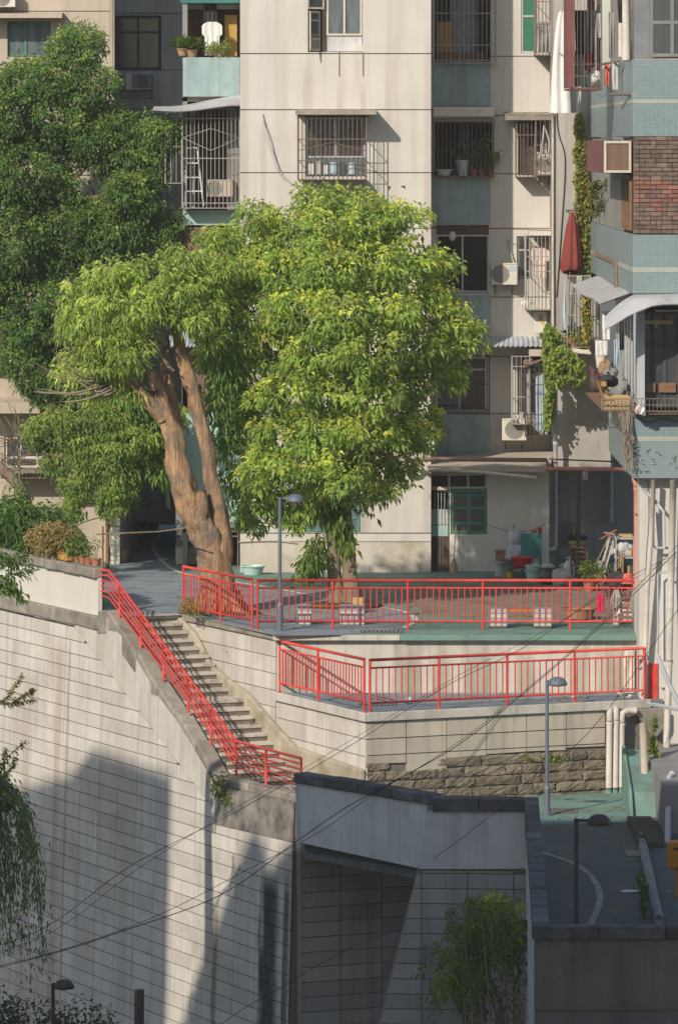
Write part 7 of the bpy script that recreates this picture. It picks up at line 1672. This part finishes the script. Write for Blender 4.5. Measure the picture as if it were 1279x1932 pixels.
mb = MB(); xa = X(1184,109.5); mb.prism([(xa,110.4,ZR-.1),(xa,107.4,ZR-.1),(xa,108.0,ZR+.45),(xa,110.4,ZR+1.05)], (.62,0,0)); build('slab', mb, M['green'], root, bevel=.02)
mb = MB(); mb.prism([(xa-.07,110.45,ZR-.1),(xa-.07,107.2,ZR-.1),(xa-.07,107.9,ZR+.50),(xa-.07,110.45,ZR+1.12)], (.068,0,0)); build('kerb', mb, M['green'], root)
mb = MB(); x, y = X(1225,105), 105; mb.box(X(1196,104.4), 6.28, 102.8, 106.9, ZR-.1, ZR+.10); tag(build('verge', mb, M['soil']), None, None, kind='structure')
root = thing('letter_box', 'orange painted box on a post at the road edge', 'box', (X(1275,96),96,ZR))
mb = MB(); mb.pbox(1260, 1300, 1590, 1641, 96, .35); build('body', mb, M['orangebox'], root, bevel=.04)
mb = MB(); mb.pbox(1270, 1290, 1601, 1605, 95.99, .009); build('slot', mb, M['dark'], root)
mb = MB(); mb.box(X(1276,96), X(1290,96), 96.1, 96.2, ZR-.1, Z(1641,96)); build('post', mb, M['orangebox'], root)
# clutter on the side shelf of the blue block
sh = Z(774,112); 
root = thing('crate', 'tan wooden crate at the front of the cluttered side shelf', 'crate', (XR-.3,112.6,zf(774))); zb = zf(774)
for z in (0,.10,.20): 
    for y in (112.25,112.95): mb = MB(); mb.box(XR-.58, XR-.04, y, y+.02, zb+z+.005, zb+z+.085); build('slat', mb, M['tan'], root)
mb = MB(); mb.box(XR-.58, XR-.04, 112.27, 112.95, zb, zb+.02); build('bottom', mb, M['tan'], root)
bag('black sack on the cluttered side shelf', 1148, 718, 114.5, (.22,.42,.12), 'blackcloth', 11, 'sack', 'sack')
bag('silver foil bag at the outer end of the cluttered side shelf', 1178, 735, 113.3, (.14,.22,.16), 'drab', 12)
bag('pinkish bundle heaped at the back of the cluttered side shelf', 1143, 694, 116.5, (.18,.4,.16), 'cardboard', 13, 'bundle', 'bundle')
bag('brown bundle heaped behind the black sack', 1152, 706, 115.6, (.17,.3,.13), 'drab', 14, 'bundle', 'bundle')
bag('grey sack hanging over the edge of the side shelf', 1124, 722, 117.5, (.14,.4,.18), 'darkwood', 15, 'sack', 'sack')
x, y = XR-.42, 116.8; mb = MB(); mb.lathe([(.11,0),(.135,.22),(.14,.22),(.14,.25),(0,.25)], (x,y,Z(693,116.8)), 14); root = thing('bucket', 'pale pink bucket on top of the shelf bundles', 'bucket', (x,y,Z(693,116.8))); build('body', mb, M['pinkcloth'], root)
mb = MB(); mb.lathe([(.14,0),(.15,.02),(0,.035)], (x,y,Z(693,116.8)+.255), 14); build('lid', mb, M['cloth'], root)
root = thing('hand_cart', 'amber ended cart frame tilted over the front of the side shelf', 'cart', (XR-.55,112.8,zb)); 
mb = MB(); mb.tube([P(1128,720,113.4),P(1136,745,113.0),P(1148,770,112.6)], .03, 6); mb.tube([P(1140,722,113.0),P(1147,748,112.7),P(1150,768,112.5)], .03, 6); build('rails', mb, M['wood'], root)
mb = MB(); mb.box(X(1134,112.9), X(1143,112.9), 112.7, 113.2, Z(728,112.9), Z(720,112.9)); build('end_board', mb, M['amberpot'], root)
mb = MB()
for i in range(7): 
    a = i/6; mb.tube([P(1112+a*4,690+i*3,118.2),P(1122,700+i*4,117.6),P(1132,694+i*2,116.8),P(1126,712+i*2,117.2)], .011, 4)
tag(build('wire_coil', mb, M['redframe']), 'tangled reddish wire coil on the back end of the side shelf', 'wire')
bag('white floral bag hung from the front wire shelf', 1213, 776, 111.5, (.07,.07,.08), 'cloth', 16)
bag('small white bag hung beside the floral bag on the wire shelf', 1205, 772, 111.5, (.08,.08,.09), 'pinkcloth', 17)
basin('lime basin on the floor of the maroon laundry cage', 1097, 162, .20, .24, 'mintplastic', d=119.9)
bag('white bundle beside the lime basin in the maroon cage', 1120, 150, 119.8, (.2,.2,.18), 'cloth', 18, 'bundle', 'bundle')
# dry creeper hanging from the corner of the blue block
root = thing('dry_creeper', 'dead brown creeper hanging from the corner of the blue block', 'creeper', P(1185,790,112))
for i in range(34):
    x0 = 1180+gt.uniform(-14,12); mb = MB(); e = gt.uniform(830,905)
    mb.tube(smooth_pts([P(x0,778+gt.uniform(-4,8),111.9),P(1184+gt.uniform(-9,9),815,111.8+gt.uniform(-.1,.1)),P(1186+gt.uniform(-9,9),(815+e)/2+10,111.85+gt.uniform(-.1,.1)),P(1190+gt.uniform(-12,14),e,111.85)], 3), .008, 4); build('stem', mb, M['twig'], root)
mb = MB()
for i in range(22):
    a = gt.uniform(1199,1278); b = gt.uniform(848,890); mb.tube([P(a,b,111.985),P(a+gt.uniform(-5,5),b+gt.uniform(-4,4),111.98),P(a+gt.uniform(-8,8),b+gt.uniform(-5,5),111.985)], .004, 4)
tag(build('creeper_trace', mb, M['darkwood']), 'dark dried creeper traces stuck on the lowest tiled band', 'creeper', kind='stuff')
# overhead cables
def cable(label, pts, r=.011):
    mb = MB(); mb.tube(smooth_pts([P(*p) for p in pts], 8), r, 5); tag(build('cable', mb, M['cable']), label, 'cable')
cable('thick black cable rising across the retaining wall towards the blue block', [(-60,1840,98),(100,1800,98),(230,1758,98.5),(415,1690,99),(560,1588,99.4),(660,1520,99.6),(790,1450,100),(880,1395,102),(1010,1290,107),(1140,1175,109),(1275,1042,111.9)], .0085)
cable('second black cable running close above the thick one', [(-60,1836,98),(120,1792,98),(300,1727,98.5),(470,1640,99),(600,1572,99.4),(700,1503,99.7),(860,1404,102),(1020,1278,107),(1150,1160,109),(1278,1028,111.9)], .0055)
cable('thin cable slanting up past the stair foot to the blue block', [(-40,1800,101),(95,1745,102),(230,1645,103),(330,1590,104),(415,1548,105),(520,1490,106),(640,1420,107),(720,1370,107.8),(850,1290,109),(1000,1215,110.5),(1150,1110,112),(1275,1045,112)], .0065)
cable('thinner cable strung beside the one past the stair foot', [(-40,1812,101),(110,1752,102),(260,1640,103),(420,1540,105),(560,1458,106.3),(690,1380,107.5),(870,1272,109.2),(1010,1200,110.5),(1150,1117,112),(1275,1050,112)], .0045)
cable('low cable crossing the foot of the retaining wall', [(400,1945,103),(470,1898,103),(520,1870,103.2),(640,1800,103.5),(735,1760,100)], .006)
cable('fine cable in front of the lower lamp post', [(820,1620,98),(900,1560,98),(1010,1470,99),(1130,1360,101),(1279,1150,103)], .006)

cloth('grey_trousers', 'grey trousers hung beside the white pipe on the blue block', 'trousers', (22, 108, lambda v: (1148+1*v, 1160-1*v)), 116.5, 'drab', .03, 2, 31)
cloth('dark_rag', 'dark fringed rag hung next to the thick white pipe', 'cloth', (-6, 42, lambda v: (1164+3*v, 1178-3*v)), 114.0, 'blackcloth', .03, 3, 32)
cloth('blue_shirt', 'navy garment hung behind the bars of the corner window', 'shirt', (228, 286, lambda v: (1010, 1024-2*v)), D2-.5, 'blackcloth', .02, 2, 33)
cloth('striped_cloth', 'pale cloth over the rail of the corner balcony cage', 'cloth', (520, 560, lambda v: (1088+1*v, 1098)), DT-.87, 'greyplastic', .02, 3, 34)
for i, (label, pts_, r_, m_) in enumerate([
  ('white drain pipe down the corner of the cement tower', [P(1043,212,DT-.08),P(1043,470,DT-.08),P(1043.5,720,DT-.08)], .03, 'pvc'),
  ('looped white hose beside the corner air conditioner', [P(1026,236,D2-.8),P(1024,262,D2-.9),P(1020,285,D2-.85),P(1030,300,D2-.8),P(1036,270,D2-.8),P(1028,240,D2-.8)], .02, 'greypvc'),
  ('dark cable stapled along the cement tower', [P(1048,120,DT-.03),P(1052,240,DT-.03),P(1066,300,DT-.03),P(1060,420,DT-.03),P(1050,560,DT-.03)], .012, 'cable'),
  ('thin rope strung across the right-hand recess', [P(815,428,D2-.5),P(900,430,D2-.5),P(1044,434,D2-.8)], .010, 'redframe'),
  ('insulated pipe rising from the cream air conditioner', [P(958,452,D2-.05),P(962,470,D2-.06),P(970,498,D2-.1)], .022, 'pvc'),
  ('slack washing line above the plastic bags', [P(905,985,D3-.06),P(960,1002,D3-.2),P(1000,1001,D3-.35),P(1036,985,D3-.1)], .006, 'cable'),
  ('black cable looped along the front of the blue block side', [P(1112,268,127),P(1130,300,124),P(1150,318,121),P(1165,300,118)], .012, 'cable')]):
    mb = MB(); mb.tube(smooth_pts(pts_), r_, 6); tag(build(['drain_pipe','hose','cable','rope','pipe','washing_line','cable'][i], mb, M[m_], smooth=True), label, ['pipe','hose','cable','rope','pipe','line','cable'][i])

# more of the household clutter in the alley and on the terrace end
bucket('blue grey bucket against the alley wall by the down pipe', 1042, 1090, .15, .34, 'post')
bucket('small red bucket between the jar and the cupboard', 1064, 1086, .12, .26, 'redplastic')
bucket('dark paint tin under the leaning boards', 1143, 1100, .12, .26, 'darkiron')
basin('grey plastic basin tipped on the alley floor', 1078, 1104, .24, .16, 'greyplastic')
basin('small yellow bowl on the ground by the red basin stand', 962, 1090, .10, .14, 'yellow')
pot('clay pot with a straggly plant beside the alley cupboard', X(1112,124.5), 124.5, 0, .16, .26, 'terra', 'bush', .4, .2, None, 71)
pot('black pot with a thin plant by the shelf rack', X(1152,122.8), 122.8, 0, .15, .26, 'darkiron', 'bare', .5, .2, None, 72)
cloth('apron', 'grey apron hung on the alley wall above the cupboard', 'apron', (985, 1030, lambda v: (1066, 1080+1*v)), 133.9, 'drab', .03, 2, 41)
cloth('rag', 'brown rag hung on the shelf rack in the alley', 'rag', (1046, 1082, lambda v: (1166, 1176)), 124.7, 'cardboard', .02, 2, 42)
cloth('pink_cloth', 'faded pink cloth lying over the red water pipe', 'cloth', (884, 905, lambda v: (1098, 1110-2*v)), 128.6, 'pinkcloth', .02, 2, 43)
cloth('white_shirts', 'white shirt drying under the sheet awning of the blue block', 'shirt', (586, 640, lambda v: (1136, 1152)), 119.0, 'cloth', .03, 2, 44)
bag('tied white sack leaning on the alley cupboard', 1074, 1075, 127.2, (.16,.14,.2), 'cloth', 45, 'sack', 'sack')
bag('brown sack slumped beside the brown chairs', 1125, 1092, 124.6, (.22,.18,.2), 'cardboard', 46, 'sack', 'sack')
for i, (px, py, d_, lab, m_) in enumerate([(1097, 1000, 128.0, 'cardboard carton on top of the alley cupboard', 'cardboard'), (1082, 1000, 128.0, 'dark carton on top of the alley cupboard', 'darkwood')]):
    root = thing('carton', lab, 'box', (X(px,d_),d_,1.06)); mb = MB(); x = X(px,d_); mb.box(x-.11, x+.11, d_-.1, d_+.2, 1.062, 1.28-.04*i); build('box', mb, M[m_], root, bevel=.01); mb = MB(); mb.box(x-.015, x+.015, d_-.106, d_-.101, 1.07, 1.22); build('tape', mb, M['tan'], root)
root = thing('broom', 'straw broom propped against the white wall by the door', 'broom', (X(856,129.9),129.9,0)); mb = MB(); mb.tube([(X(856,129.9),129.9,.3),P(860,990,D3-.04)], .013, 6); build('handle', mb, M['tan'], root); mb = MB(); mb.lathe([(.11,0),(.09,.15),(.03,.34),(0,.36)], (X(856,129.9),129.9,0), 12); build('bristles', mb, M['tan'], root)

for i, (lab, py0, py1, a, b, d_, m_) in enumerate([
  ('striped pale towel hung on the shelf rail of the blue block', 640, 690, 1158, 1168, 114.5, 'bluecloth'),
  ('dark trousers hung under the curved awning of the blue block', 590, 660, 1168, 1178, 113.6, 'blackcloth'),
  ('faded orange cloth on the bracket rail beside the maroon cage', 118, 160, 1140, 1150, 117.8, 'coral'),
  ('grey shirt drying on the bracket rail beside the thick white pipe', 116, 168, 1154, 1168, 116.0, 'greyplastic'),
  ('white vest drying inside the maroon cage', 24, 70, 1127, 1134, 119.3, 'cloth')]):
    cloth('garment', lab, 'garment', (py0, py1, lambda v, a=a, b=b: (a+.8*v, b-.6*v)), d_, m_, .025, 2, 60+i)
for i, (lab, pts_) in enumerate([
  ('slack black wire along the top of the lowest tiled band', [P(1196,786,111.95),P(1225,796,111.9),P(1255,790,111.9),P(1290,800,111.9)]),
  ('looped wire hanging under the side shelf', [P(1128,776,117.5),P(1140,800,116),P(1160,806,114.5),P(1182,782,112.6)]),
  ('wire crossing from the cement tower to the maroon cage', [P(1052,96,DT-.05),P(1075,112,125),P(1100,118,121.5),P(1135,110,119)]),
  ('pair of thin wires stapled down the lower cream wall', [P(1222,906,112.3),P(1224,980,112.3),P(1219,1060,112.3),P(1216,1180,112.3)])]):
    mb = MB(); mb.tube(smooth_pts(pts_), .008, 5); tag(build('wire', mb, M['cable']), lab, 'wire')
